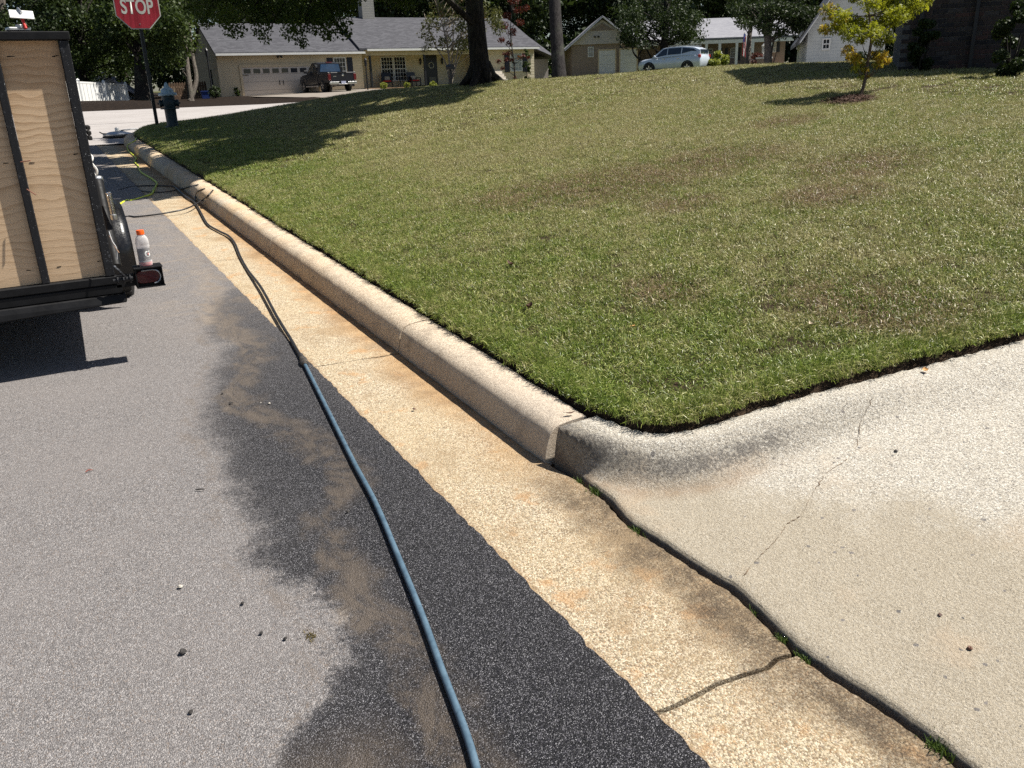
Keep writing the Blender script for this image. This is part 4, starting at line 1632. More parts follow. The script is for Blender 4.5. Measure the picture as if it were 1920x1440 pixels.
def tuft(name, loc, n, h, spread, label, seed, cat='weed', grp=None, mat=None, wd=.0035):
    r_ = np.random.default_rng(seed)
    a = r_.uniform(0, 6.28, n)
    x0 = r_.normal(0, spread * .35, n)
    y0 = r_.normal(0, spread * .6, n)
    hh = r_.uniform(.5, 1.1, n) * h
    ln = r_.uniform(.2, 1.3, n)
    p0 = np.stack([x0, y0, np.zeros(n)], -1)
    d = np.stack([np.cos(a) * np.sin(ln), np.sin(a) * np.sin(ln), np.cos(ln)], -1)
    p1 = p0 + np.stack([np.cos(a) * .3, np.sin(a) * .3, np.ones(n)], -1) * (hh * .5)[:, None]
    p2 = p1 + d * (hh * .6)[:, None]
    sd = np.stack([-np.sin(a), np.cos(a), np.zeros(n)], -1) * wd / 2
    V = np.stack([p0 - sd, p0 + sd, p1 + sd, p1 - sd, p2 + sd * .2, p2 - sd * .2], 1)
    F = np.array([[0, 1, 2, 3], [3, 2, 4, 5]])[None] + 6 * np.arange(n)[:, None, None]
    tt_ = np.zeros((n, 6, 3))
    tt_[:, :, 0] = r_.random(n)[:, None]
    o = link(name, fast_mesh(name, V.reshape(-1, 3), F.reshape(-1, 4), tt_.reshape(-1, 3)), mat or M_weed)
    o.location = loc
    return tag(o, label, cat, grp)


for i, (u, v, n, h, sp, lab_) in enumerate(((1087, 893, 30, .022, .03, 'tiny weed tuft at the foot of the curved kerb end'),
                                           (1120, 912, 70, .030, .045, 'bright green weed tuft in the crack just past the kerb end'),
                                           (1196, 984, 80, .022, .050, 'flat dark weed tuft in the crack a little below the kerb'),
                                           (1418, 1135, 16, .018, .02, 'faint small weed in the middle of the driveway crack'),
                                           (1467, 1190, 45, .024, .03, 'small weed tuft where the gutter joint meets the crack'),
                                           (1496, 1226, 60, .020, .045, 'low wet weed tuft just below the gutter joint in the crack'),
                                           (1757, 1392, 120, .030, .055, 'largest weed tuft in the crack near the picture corner'))):
    q = road_px(u, v)
    x_ = float(crack_s(q.y)) - .010
    tuft('weed_tuft', (x_, q.y, float(rd(q.y)) - .028), int(n * .8), h * 1.05, sp * .6, lab_, 400 + i, grp='weeds in the driveway crack')

# ------------------------------------------------------------------ small litter: dead leaves, pebbles and twigs
M_dead = plain('dead_leaf', (.10, .045, .028), .7, var=.4, scale=60)
M_pale = plain('pale_leaf', (.50, .42, .30), .7, var=.2, scale=60)
M_tan = plain('tan_leaf', (.55, .30, .10), .7, var=.2, scale=60)
M_dark = plain('dark_crumb', (.03, .026, .024), .8, var=.4, scale=80)
M_chip = plain('pale_chip', (.38, .35, .30), .7, var=.2, scale=80)


def leaf(loc, L, W, curl, rz, mat, label, grp=None):
    n = 7
    P = np.zeros((n, 5, 3))
    for i in range(n):
        f = i / (n - 1)
        w = W * math.sin(math.pi * (f * .92 + .04)) ** .8
        for j in range(5):
            g = (j - 2) / 2
            P[i, j] = ((f - .5) * L, g * w / 2, curl * L * ((f - .5) ** 2 * 2.2 + .35 * g * g * (w / W)))
    m = MB().grid(P)
    m.tube([(-.5 * L, 0, curl * L * .55), (-.7 * L, .05 * L, curl * L * .6)], .0012, 5)
    o = m.build('fallen_leaf', mat, smooth_=True)
    o.location = loc
    o.rotation_euler = (random.uniform(-.2, .2), random.uniform(-.2, .2), rz)
    return tag(o, label, 'leaf', grp)


for u, v, L, W, c, rz, mat, lab_ in ((993, 577, .05, .04, .9, .4, M_dead, 'curled dark brown leaf lying on the green lawn near the kerb'),
                                     (957, 497, .06, .035, .7, 1.9, M_dead, 'dark folded leaf lying higher up on the lawn'),
                                     (1521, 610, .035, .025, .8, 1.3, M_pale, 'pale dry leaf standing in the lawn near the driveway'),
                                     (1187, 612, .03, .02, .4, .2, M_tan, 'tiny tan leaf on the lawn above the kerb bend')):
    q = lawn_px(u, v, .035)
    leaf(q, L, W, c, rz, mat, lab_)
q = surf_px(1050, 776, .012)
leaf((1.80, 2.80, float(rd(2.8)) + .158), .045, .014, .3, -.3, M_dead, 'red brown leaf lying on the kerb top at the joint')
q = D(1743, 668, 4.4)
dz = on_drive(3.18, 2.13)
leaf((3.20, 2.12, on_drive(3.20, 2.12) + .008), .03, .025, .5, .9, M_tan, 'orange leaf against the turf edge by the driveway')


def crumb(u, v, size, mat, label, surf='road', stick=0, grp=None, seed=0):
    r_ = np.random.default_rng(seed + int(u))
    q_ = road_px(u, v, .004)
    if surf == 'drive':
        rr = ray(u, v)
        k = (-.012 - .14 * 1.66 - EYE) / (rr[2] - GRADE * rr[1] - .14 * rr[0])
        q_ = Vector(np.array([0, 0, EYE]) + rr * k)
        q_.z = on_drive(q_.x, q_.y)
    if surf == 'gutter':
        q_.z -= .016
    m = MB()
    if stick:
        m.tube([(-stick / 2, 0, .003), (0, .004, .006), (stick / 2, -.003, .003)], [.0022, .003, .0018], 6)
    else:
        prof = [(size * .55, 0), (size * .95, size * .3), (size, size * .6), (size * .6, size * 1.0), (size * .1, size * 1.1)]
        m.lathe(prof, n=8)
        m.v = [(x * r_.uniform(.75, 1.25), y * r_.uniform(.75, 1.25), z * r_.uniform(.8, 1.15)) for x, y, z in m.v]
    o = m.build('twig' if stick else 'pebble', mat, smooth_=True)
    o.location = q_
    o.rotation_euler = (0, 0, r_.uniform(0, 3))
    return tag(o, label, 'twig' if stick else 'pebble', grp)


g1 = 'dark crumbs on the dry asphalt'
crumb(343, 1224, .011, M_dark, 'largest black pebble on the dry asphalt at lower left', grp=g1)
for u, v in ((535, 1198), (490, 1188), (455, 1132), (358, 1336), (432, 756), (417, 738), (652, 960)):
    crumb(u, v, .0062, M_dark, 'small dark crumb of grit lying on the grey asphalt', grp=g1)
crumb(505, 757, .006, M_chip, 'right one of two white pebbles beside the brown silt')
crumb(489, 756, .004, M_chip, 'left one of two white pebbles beside the brown silt')
crumb(338, 1101, .008, M_chip, 'pale flat chip on the dry asphalt')
crumb(375, 919, .01, M_dark, 'dark twig on the asphalt at the edge of the damp', stick=.035)
crumb(167, 884, .01, plain('red_twig', (.22, .06, .04), .8), 'short reddish twig on the dry asphalt at left', stick=.028)
crumb(434, 757, .01, M_dark, 'dark twig lying left of the two white pebbles', stick=.022)
crumb(776, 762, .008, M_dead, 'brown bark crumb in the middle of the gutter', 'gutter')
crumb(1818, 1217, .008, M_dead, 'reddish bark crumb on the driveway near the right edge', 'drive')
crumb(1762, 1154, .006, M_dead, 'small red crumb higher up on the driveway', 'drive')
crumb(1680, 846, .008, M_dark, 'dark seed lying on the pale driveway', 'drive')
q = road_px(583, 1193)
tuft('dry_grass_clump', (q.x, q.y, q.z), 60, .009, .020, 'dry grass clipping lying on the asphalt at the edge of the damp', 461, 'grass clipping', mat=leafmat('dry_clipping', (.12, .095, .045), (.22, .18, .09)))

# ------------------------------------------------------------------ young maple with its mulch ring
M_maple = leafmat('maple_leaf', (.16, .19, .014), (.38, .39, .035), (.42, .29, .04), trans=.45)
M_barkyoung = barkmat('young_bark', (.09, .06, .04), (.20, .15, .11), 20)


def leaf_cloud(centers, radii, n, size, seed, flat=.0, tintshift=None, shape='diamond'):
    """n leaves spread round clump centres; returns verts, quads, tint"""
    r_ = np.random.default_rng(seed)
    centers = np.asarray(centers, float)
    radii = np.asarray(radii, float)
    wgt = radii ** 2
    k = r_.choice(len(centers), n, p=wgt / wgt.sum())
    d = r_.normal(0, 1, (n, 3))
    d /= np.linalg.norm(d, axis=1)[:, None]
    rr = r_.random(n) ** .45
    p = centers[k] + d * (radii[k] * rr)[:, None] * np.array([1, 1, .8])
    ax = r_.normal(0, 1, (n, 3))
    ax[:, 2] = ax[:, 2] * (1 - flat) - .25
    ax /= np.linalg.norm(ax, axis=1)[:, None]
    up = r_.normal(0, 1, (n, 3)) + np.array([0, 0, flat * 2.5])
    sx = np.cross(ax, up)
    sx /= np.linalg.norm(sx, axis=1)[:, None] + 1e-9
    L = size * r_.uniform(.65, 1.25, n)
    W = L * r_.uniform(.45, .7, n)
    nrm = np.cross(sx, ax)
    a = p - ax * (L / 2)[:, None]
    b = p + sx * (W / 2)[:, None] + nrm * (L * .10)[:, None]
    c = p + ax * (L / 2)[:, None]
    e = p - sx * (W / 2)[:, None] + nrm * (L * .10)[:, None]
    V = np.stack([a, b, c, e], 1).reshape(-1, 3)
    F = np.arange(4 * n).reshape(n, 4)
    t_ = np.zeros((n, 4, 3))
    clump = r_.random(len(centers))
    t_[:, :, 0] = (.55 * r_.random(n) + .45 * clump[k])[:, None]
    sec = r_.random(len(centers)) * .6 + r_.random(len(centers)) * .2
    t_[:, :, 1] = np.clip((sec if tintshift is None else tintshift)[k] + r_.normal(0, .12, n), 0, 1)[:, None]
    return V, F, t_.reshape(-1, 3)


def star_cloud(centers, radii, n, size, seed, tintshift):
    """five pointed maple leaves, each three crossed lobes in one plane"""
    V, F, t_ = leaf_cloud(centers, radii, n, size, seed, .3, tintshift)
    V = V.reshape(-1, 4, 3)
    base = V[:, 0]
    ax = V[:, 2] - V[:, 0]
    sx = V[:, 1] - V[:, 3]
    out, tt_ = [], []
    for ang, sc_ in ((0, 1), (.95, .85), (-.95, .85)):
        L = np.linalg.norm(ax, axis=1)[:, None]
        u_ = ax / L
        w_ = sx / np.linalg.norm(sx, axis=1)[:, None]
        d = u_ * math.cos(ang) + w_ * math.sin(ang)
        e = -u_ * math.sin(ang) + w_ * math.cos(ang)
        out.append(np.stack([base, base + d * L * .5 * sc_ + e * L * .17, base + d * L * sc_ - np.array([0, 0, .15]) * L, base + d * L * .5 * sc_ - e * L * .17], 1))
        tt_.append(t_.reshape(-1, 4, 3))
    V = np.concatenate(out).reshape(-1, 3)
    return V, np.arange(len(V)).reshape(-1, 4), np.concatenate(tt_).reshape(-1, 3)


base = lawn_px(1612, 186)
DEP = 10.0
mp = thing('young_maple', 'young maple with yellow green and orange leaves on the sunny lawn', 'tree', base)
dM = float(np.dot(CAMM.T @ (np.array(base) - np.array([0, 0, EYE])), [0, 0, 1]))


def rel(u, v, dd=0.0):
    return D(u, v, dM + dd) - base


stem = [Vector((0, 0, -.05)), Vector((0, 0, 0)), rel(1622, 150), rel(1628, 110), rel(1634, 70), rel(1630, 30), rel(1622, 0), rel(1616, -40), rel(1622, -90)]
MB().tube(spline(stem, 3), np.interp(np.linspace(0, 1, 25), [0, .1, 1], [.032, .024, .006]).tolist(), 9).build('trunk', M_barkyoung, mp, smooth_=True)
cl = [(1555, 22, .10, .14, .75), (1580, 30, -.1, .15, .55), (1600, 45, .15, .16, .3), (1570, 52, .05, .13, .5), (1546, 56, 0, .09, .8), (1595, 62, -.2, .15, .25), (1625, 48, .2, .18, .15), (1640, 60, -.2, .16, .2), (1660, 40, .1, .18, .1), (1680, 30, -.15, .17, .1),
      (1700, 22, .1, .15, .1), (1722, 10, 0, .13, .1), (1740, 2, .05, .08, .15), (1655, 10, .25, .17, .1), (1685, 0, .0, .18, .1), (1630, 5, -.2, .14, .2), (1610, -12, .1, .16, .3), (1650, -30, 0, .22, .2), (1700, -25, 0, .18, .2), (1600, -45, .1, .17, .4), (1640, -75, 0, .16, .3),
      (1650, 78, .15, .10, .3), (1668, 70, 0, .09, .2), (1590, 95, .08, .10, .95), (1600, 108, -.06, .10, .9), (1612, 118, .05, .09, .75), (1604, 128, 0, .08, .5), (1640, 102, .05, .08, .85), (1655, 106, -.05, .09, .95), (1662, 114, .05, .07, .9), (1645, 122, 0, .07, .8), (1622, 132, 0, .06, .75), (1612, 146, .0, .05, .5), (1626, 142, 0, .04, .9), (1585, 40, .1, .12, .5), (1615, 75, .1, .08, .3)]
cen = [rel(u, v, d) for u, v, d, r_, o_ in cl]
V, F, tn = star_cloud(cen, [c[3] * .92 for c in cl], 4600, .046, 41, np.array([c[4] for c in cl]))
link('crown', fast_mesh('crown', V, F, tn), M_maple, mp)
m = MB()
for i, c in enumerate(cen):
    if i % 2 == 0 or i > 20:
        hgt = max(.25, min(1.5, c.z - .15))
        a = min(stem[1:], key=lambda s_: abs(s_.z - hgt))
        m.tube([a, a.lerp(c, .5) + Vector((0, 0, -.03)), c], [.007, .005, .002], 5)
m.build('branches', M_barkyoung, mp, smooth_=True)
# mulch ring of pine straw
mu = MB()
r_ = np.random.default_rng(77)
C0 = lawn_px(1592, 192)
P = np.zeros((9, 28, 3))
for i in range(9):
    for j in range(28):
        a = j / 27 * 2 * math.pi
        f = i / 8
        rr = (.33 + .04 * math.sin(3 * a + 1)) * f
        x_ = C0.x + rr * math.cos(a)
        y_ = C0.y + rr * .8 * math.sin(a)
        P[i, j] = (x_, y_, float(lawn_z(x_, y_)) + .045 * math.cos(f * math.pi / 2) ** .8 + .012 * math.sin(a * 5 + i) * (1 - f) + .01)
mu.grid(P)
for k in range(1500):
    a = r_.uniform(0, 6.28)
    f = r_.random() ** .6
    x_ = C0.x + .37 * f * math.cos(a)
    y_ = C0.y + .31 * f * math.sin(a)
    z_ = float(lawn_z(x_, y_)) + .045 * math.cos(min(1, f) * math.pi / 2) ** .8 + .012
    b = r_.uniform(0, 6.28)
    l_ = r_.uniform(.05, .14)
    d = Vector((math.cos(b) * l_, math.sin(b) * l_, r_.normal(0, .025)))
    s_ = Vector((-math.sin(b), math.cos(b), .3)) * .0022
    c = Vector((x_, y_, z_ + .01 * r_.random()))
    mu.add([c - d / 2 - s_, c - d / 2 + s_, c + d / 2 + s_, c + d / 2 - s_], [(0, 1, 2, 3)])
tag(mu.build('pine_straw_mulch', plain('pine_straw', (.085, .042, .026), .85, var=.6, scale=30)), 'ring of brown pine straw mulch around the young maple', 'mulch', kind='stuff')

# ------------------------------------------------------------------ building materials
def siding_material(name, c, pitch):
    t = NT(name)
    z = t.sep(t.pos())[2]
    f = t.math('FRACT', t.math('DIVIDE', z, pitch))
    col = t.mix(t.mapr(t.noise(3, 4), .3, .7), tuple(x * .92 for x in c), c)
    return t.bsdf(col, .7, t.bump(f, .8, .02), spec=.2)


def shingle_material(name, c1, c2):
    t = NT(name)
    p = t.obj()
    n1 = t.noise(1, 3, .6, t.vmul(p, (5, 9, 9)))
    n2 = t.noise(1.4, 4)
    Xs, Ys, Zs = t.sep(p)
    br_ = t.n('ShaderNodeTexBrick')
    t.put(br_.inputs['Vector'], t.comb(Xs, Zs, 0))
    br_.inputs['Scale'].default_value = 1
    br_.inputs['Brick Width'].default_value = .32
    br_.inputs['Row Height'].default_value = .075
    br_.inputs['Mortar Size'].default_value = .012
    t.put(br_.inputs['Color1'], (0, 0, 0))
    t.put(br_.inputs['Color2'], (1, 1, 1))
    t.put(br_.inputs['Mortar'], (-.4, -.4, -.4))
    col = t.mix(t.mapr(t.math('ADD', t.math('MULTIPLY', n1, .6), t.math('MULTIPLY', br_.outputs[0], .4)), .15, .75), c1, c2)
    col = t.mix(t.mapr(n2, .4, .7, 0, .3), col, c1)
    return t.bsdf(col, .9, t.bump(n1, .6, .02), spec=.2)


def brick_material(name, c1, c2, mortar):
    t = NT(name)
    p = t.obj()
    X, Y, Z = t.sep(p)
    b = t.n('ShaderNodeTexBrick')
    t.put(b.inputs['Vector'], t.comb(t.math('ADD', X, Y), Z, 0))
    b.inputs['Scale'].default_value = 1
    b.inputs['Brick Width'].default_value = .21
    b.inputs['Row Height'].default_value = .0677
    b.inputs['Mortar Size'].default_value = .008
    t.put(b.inputs['Color1'], c1)
    t.put(b.inputs['Color2'], c2)
    t.put(b.inputs['Mortar'], mortar)
    return t.bsdf(b.outputs[0], .85, t.bump(b.outputs[1], -.5, .01), spec=.2)


M_cream = siding_material('cream_siding', (.66, .55, .38), .16)
M_creamtrim = plain('cream_trim', (.62, .50, .33), .6, var=.05)
M_garagedoor = plain('garage_door_paint', (.56, .49, .42), .55, var=.05)
M_shingle = shingle_material('grey_shingle', (.050, .050, .057), (.095, .095, .106))
M_shinglelight = shingle_material('light_grey_shingle', (.20, .20, .225), (.28, .28, .30))
M_tanbrick = brick_material('tan_brick', (.52, .42, .28), (.62, .52, .36), (.55, .48, .38))
M_redbrick = brick_material('brown_brick', (.25, .185, .14), (.32, .24, .185), (.34, .29, .24))
M_greywall = siding_material('pale_grey_siding', (.55, .57, .56), .15)
M_blackwood = plain('black_paint', (.010, .010, .014), .4)
M_navy = plain('navy_shutter', (.010, .012, .028), .5)
M_glassfar = plain('house_glass', (.02, .022, .025), .06, var=.3, scale=1.5, spec=.7)
M_porch = plain('porch_floor', (.42, .26, .16), .7)
M_cushion = plain('red_cushion', (.40, .02, .02), .8)
M_trimwhite = plain('trim_white', (.72, .71, .68), .55, var=.04)


def gable_roof(parent, name, x0, x1, yf, yb, ze, zr, over, mat, thick=.12, rake=.25):
    """ridge along X; front eave at yf, back at yb"""
    ym = (yf + yb) / 2
    k = (zr - ze) / (ym - yf)
    m = MB()
    for ye, yo in ((yf, -over), (yb, over)):
        e0 = (ye + yo, ze - k * over)
        P = [(x0 - rake, e0[0], e0[1]), (x1 + rake, e0[0], e0[1]), (x1 + rake, ym, zr), (x0 - rake, ym, zr)]
        vs = P + [(a, b, c + thick) for a, b, c in P]
        m.add(vs, [(0, 1, 2, 3), (7, 6, 5, 4), (0, 4, 5, 1), (1, 5, 6, 2), (2, 6, 7, 3), (3, 7, 4, 0)])
    return m.build(name, mat, parent)


def window(parent, x0, x1, z0, z1, y, cols, rows, frame_m=None, glass_m=None, fw=.06):
    """double-hung sash facing -Y: frame, glass and glazing bars"""
    f = MB()
    f.span((x0, y - .05, z0), (x0 + fw, y + .03, z1))
    f.span((x1 - fw, y - .05, z0), (x1, y + .03, z1))
    f.span((x0 + fw, y - .05, z0), (x1 - fw, y + .03, z0 + fw))
    f.span((x0 + fw, y - .05, z1 - fw), (x1 - fw, y + .03, z1))
    zc = (z0 + z1) / 2
    f.span((x0 + fw, y - .042, zc - .025), (x1 - fw, y + .03, zc + .025))
    w = f.build('window', frame_m or M_trimwhite, parent)
    MB().span((x0 + fw, y - .008, z0 + fw), (x1 - fw, y + .004, z1 - fw)).build('pane', glass_m or M_glassfar, w)
    g = MB()
    xs_ = np.linspace(x0 + fw, x1 - fw, cols + 1)[1:-1]
    for x in xs_:
        g.span((x - .011, y - .030, z0 + fw), (x + .011, y - .010, z1 - fw))
    for a, b in ((z0 + fw, zc - .025), (zc + .025, z1 - fw)):
        for z in np.linspace(a, b, rows // 2 + 1)[1:-1]:
            g.span((x0 + fw, y - .034, z - .011), (x1 - fw, y - .0302, z + .011))
    if g.v:
        g.build('glazing_bars', frame_m or M_trimwhite, w)
    return w


def shutter(parent, x0, x1, z0, z1, y):
    m = MB().span((x0, y - .05, z0), (x1, y - .003, z1))
    for z in np.arange(z0 + .06, z1 - .05, .07):
        m.box(((x0 + x1) / 2, y - .052, z), (x1 - x0 - .1, .02, .045))
    return m.build('shutter', M_navy, parent)


# ------------------------------------------------------------------ cream house across the street
HT = 57.0
h1 = thing('cream_house', 'long cream ranch house with grey roof and two car garage across the street', 'house', (0, HT, 0))
zb = 1.55
gx0, gx1, mx1 = 10.9, 20.35, 33.78
ZE1, ZR1 = 4.36, 6.15
ZE2, ZR2 = 4.52, 6.62
# walls: garage wing and main wing (front of the main wing is set back behind the porch)
MB().span((gx0, 0, zb - .4), (gx1, 7.8, ZE1)).build('wall', M_cream, h1)
MB().add([(gx0 + .004, -.3, ZE1 - .28), (gx0 + .004, 8.1, ZE1 - .28), (gx0 + .004, 3.9, ZR1 - .02), (gx0 + .3, -.3, ZE1 - .28), (gx0 + .3, 8.1, ZE1 - .28), (gx0 + .3, 3.9, ZR1 - .02)],
         [(0, 1, 2), (3, 5, 4), (0, 3, 4, 1), (1, 4, 5, 2), (2, 5, 3, 0)]).build('gable_wall', M_cream, h1)
MB().span((gx1 + .003, 1.6, zb - .3), (28.9, 8.8, ZE2)).build('wall', M_cream, h1)
MB().span((28.903, .02, zb - .3), (mx1, 8.8, ZE2)).build('wall', M_tanbrick, h1)
gr_ = gable_roof(h1, 'roof', gx0, gx1 - .1, -.0, 7.8, ZE1, ZR1, .42, M_shingle, rake=.15)
mr_ = gable_roof(h1, 'roof', gx1 - .05, mx1 + .1, -.0, 9.0, ZE2, ZR2, .42, M_shingle, rake=.2)
MB().add([(gx1 - .04, -.38, ZE2 - .1), (gx1 - .04, 9.3, ZE2 - .1), (gx1 - .04, 4.5, ZR2 - .03), (gx1 + .25, -.38, ZE2 - .1), (gx1 + .25, 9.3, ZE2 - .1), (gx1 + .25, 4.5, ZR2 - .03)],
         [(0, 1, 2), (3, 5, 4), (0, 3, 4, 1), (1, 4, 5, 2), (2, 5, 3, 0)]).build('gable_wall', M_cream, h1)
# lower hipped part at the right end
MB().add([(mx1 + .1, 1.0, ZE2 + .08), (mx1 + .3, 4.5, ZR2 - .05), (mx1 + .1, 8.4, ZE2), (mx1 + 2.5, .6, 3.62), (mx1 + 2.5, 8.6, 3.62)],
         [(0, 3, 1), (1, 4, 2), (1, 3, 4), (0, 1, 2), (0, 2, 4, 3)]).build('hip_roof', M_shingle, h1)
MB().span((mx1 + .003, 1.4, zb - .2), (mx1 + 2.1, 8.3, 3.60)).build('wall', plain('warm_grey_wall', (.25, .22, .21), .8), h1)  # wall in one even warm grey
# frieze board and gutter along the eaves
m = MB()
m.span((gx0 + .05, -.06, ZE1 - .45), (gx1, -.003, ZE1 - .02))
m.build('frieze_board', M_creamtrim, h1)
m = MB()
m.span((gx0 - .1, -.53, ZE1 - .26), (gx1 + .1, -.43, ZE1 - .13))
m.build('eaves_gutter', M_trimwhite, h1)
m = MB()
m.span((gx1 + .26, -.06, ZE2 - .52), (mx1, .012, ZE2 - .02))
m.build('frieze_board', M_creamtrim, h1)
m = MB()
m.span((gx1 + .26, -.53, ZE2 - .26), (mx1 + .2, -.43, ZE2 - .13))
m.build('eaves_gutter', M_trimwhite, h1)
m = MB().span((gx1 + .26, -.003, ZE2 - .1), (28.9, 1.59, ZE2 - .02))
m.build('porch_ceiling', M_creamtrim, h1)
MB().span((gx1 + .004, -.35, zb - .3), (29.1, 1.59, 1.93)).build('porch_floor', M_porch, h1)
# garage door
gd = MB().span((12.35, -.02, zb - .2), (17.2, .03, 3.42)).build('garage_door', M_garagedoor, h1)
m = MB()
m.span((12.2, -.06, zb - .2), (12.34, .0, 3.42))
m.span((17.21, -.06, zb - .2), (17.35, .0, 3.42))
m.span((12.2, -.06, 3.424), (17.35, .0, 3.56))
m.build('door_casing', M_creamtrim, gd)
for k in range(8):
    x = 12.47 + k * .598
    MB().span((x, -.032, 3.05), (x + .42, -.024, 3.31)).build('pane', M_glassfar, gd)
for z in (2.02, 2.52, 2.98):
    MB().span((12.36, -.026, z), (17.19, -.018, z + .018)).build('panel_joint', plain('door_groove', (.30, .26, .22), .7), gd)
for x in (14.62, 14.86):
    MB().span((x, -.06, 2.32), (x + .04, -.022, 2.58)).build('handle', M_blackwood, gd)
for x in (12.37,):
    MB().span((x, -.04, 2.93), (x + .34, -.027, 2.965)).build('hinge_strap', M_blackwood, gd)
# twin floodlight above the door
fl = MB()
fl.box((14.8, -.06, 4.08), (.12, .06, .06))
for s_ in (-1, 1):
    fl.lathe([(.03, 0), (.075, .12), (.08, .15)], (14.8 + s_ * .06, -.09, 4.06), 10, Matrix.Rotation(R(115), 3, 'X') @ Matrix.Rotation(R(25 * s_), 3, 'Y'))
fl.build('floodlight', M_blackwood, h1)
window(h1, 18.35, 19.2, 2.2, 3.92, -.02, 4, 6)
shutter(h1, 17.92, 18.30, 2.1, 3.95, -.003)
shutter(h1, 19.28, 19.66, 2.1, 3.95, -.003)
MB().span((gx0 - .03, 2.1, 2.1), (gx0 - .002, 2.9, 3.4)).build('side_window', M_glassfar, h1)
# porch wall: paired window, door, posts
window(h1, 21.9 + .35, 23.18, 2.35, 3.98, 1.585, 4, 6)
window(h1, 23.22, 24.15, 2.35, 3.98, 1.585, 4, 6)
fd = MB().span((25.6, 1.53, 1.94), (26.55, 1.595, 4.02)).build('front_door', M_blackwood, h1)
wr = MB()
for k in range(16):
    a = k / 16 * 6.283
    wr.lathe([(.02, -.03), (.065, 0), (.02, .03)], (26.07 + .19 * math.cos(a), 1.50, 3.35 + .19 * math.sin(a)), 6)
wr.build('wreath', plain('pale_wreath', (.55, .55, .50), .9), fd)
MB().span((25.85, 1.50, 2.15), (26.4, 1.528, 2.55)).build('glass_reflection_pane', plain('door_glass', (.16, .15, .12), .15), fd)
for x in (gx1 + .42, 24.75, 28.4):
    MB().span((x, -.28, 1.93), (x + .13, -.15, ZE2 - .53)).build('porch_post', M_blackwood, h1)
for x in (25.25, 26.95):
    l_ = MB().lathe([(.02, -.22), (.06, -.18), (.085, .08), (.10, .10), (.03, .18), (.015, .24)], (x, 1.48, 3.62), 8).build('wall_lantern', M_blackwood, h1)
window(h1, 31.75, 32.75, 2.75, 4.1, 0.0, 3, 4, glass_m=plain('bright_pane', (.30, .31, .30), .15))
shutter(h1, 31.28, 31.68, 2.7, 4.15, .017)
shutter(h1, 32.82, 33.22, 2.7, 4.15, .017)
# quoin corner of pale brick
m = MB()
for k in range(14):
    w_ = .42 if k % 2 else .28
    m.span((mx1 - w_, -.012, 1.75 + k * .19), (mx1 + .012, .018, 1.75 + k * .19 + .17))
m.build('corner_quoins', plain('pale_quoin', (.62, .54, .40), .8), h1)
# brick steps beside the porch
for k in range(6):
    MB().span((29.2 + k * .10, -1.6 + k * .26, 1.6), (30.9, -1.35 + k * .26 + .02, 1.86 + k * .19)).build('step', plain('pale_step', (.60, .55, .48), .8), h1)

# chimney
MB().span((22.2, 4.2, ZR2 - .5), (23.1, 5.0, ZR2 + 1.3)).build('chimney', siding_material('chimney_siding', (.42, .40, .36), .16), mr_)


# porch furniture
def chair(loc, rz, label):
    c = thing('porch_chair', label, 'chair', loc, rz, 'chairs on the porch')
    MB().span((-.32, -.32, .30), (.32, .32, .36)).build('seat', M_blackwood, c)
    MB().span((-.29, -.30, .363), (.29, .22, .46)).build('cushion', M_cushion, c, bevel=.03)
    MB().add([(-.33, .26, .30), (.33, .26, .30), (.33, .34, .30), (-.33, .34, .30), (-.33, .40, .98), (.33, .40, .98), (.33, .46, .98), (-.33, .46, .98)],
             [(0, 3, 2, 1), (4, 5, 6, 7), (0, 1, 5, 4), (1, 2, 6, 5), (2, 3, 7, 6), (3, 0, 4, 7)]).build('backrest', M_blackwood, c)
    for s_ in (-1, 1):
        MB().span((s_ * .36 - .035, -.30, .56), (s_ * .36 + .035, .36, .61)).build('armrest', M_blackwood, c)
        for y in (-.28, .28):
            MB().span((s_ * .36 - .03, y - .03, 0), (s_ * .36 + .03, y + .03, .555)).build('leg', M_blackwood, c)
    MB().box((.05, .18, .60), (.36, .10, .26), M=Matrix.Rotation(R(-14), 3, 'X')).build('pillow', plain('pale_pillow', (.40, .36, .30), .9), c, bevel=.03)
    return c


chair((22.3, HT + .75, 1.935), R(-18), 'dark wicker chair with red cushion nearest the garage on the porch')
chair((24.35, HT + .75, 1.935), R(10), 'dark wicker chair with red cushion and pillow beside the porch post')
tb = thing('side_table', 'small dark table with a potted plant between the two porch chairs', 'table', (23.35, HT + .8, 1.935))
MB().lathe([(.33, .47), (.34, .48), (.34, .51), (.33, .52)], n=18).build('table_top', M_blackwood, tb)
for k in range(3):
    a = k * 2.09
    MB().tube([(.25 * math.cos(a), .25 * math.sin(a), 0), (.12 * math.cos(a), .12 * math.sin(a), .47)], .02, 6).build('leg', M_blackwood, tb)

# ------------------------------------------------------------------ foliage helpers for everything further off
M_leafoak = leafmat('oak_leaf', (.030, .055, .010), (.10, .145, .024))
M_leafdark = leafmat('dark_leaf', (.012, .024, .007), (.045, .068, .018), trans=.25)
M_leafmid = leafmat('mid_leaf', (.025, .045, .010), (.075, .105, .025))
M_leafmyrtle = leafmat('myrtle_leaf', (.05, .06, .018), (.14, .145, .045), (.16, .09, .04))
M_leafred = leafmat('red_leaf', (.05, .012, .010), (.13, .028, .018), (.14, .07, .025))
M_leafyellow = leafmat('yellow_green_leaf', (.16, .20, .03), (.34, .36, .07))
M_barkdark = barkmat('dark_bark', (.010, .0085, .0075), (.038, .032, .027), 5)
M_barkgrey = barkmat('grey_bark', (.07, .06, .052), (.18, .155, .13), 6)
M_barkpale = barkmat('pale_bark', (.15, .12, .09), (.32, .27, .21), 9)


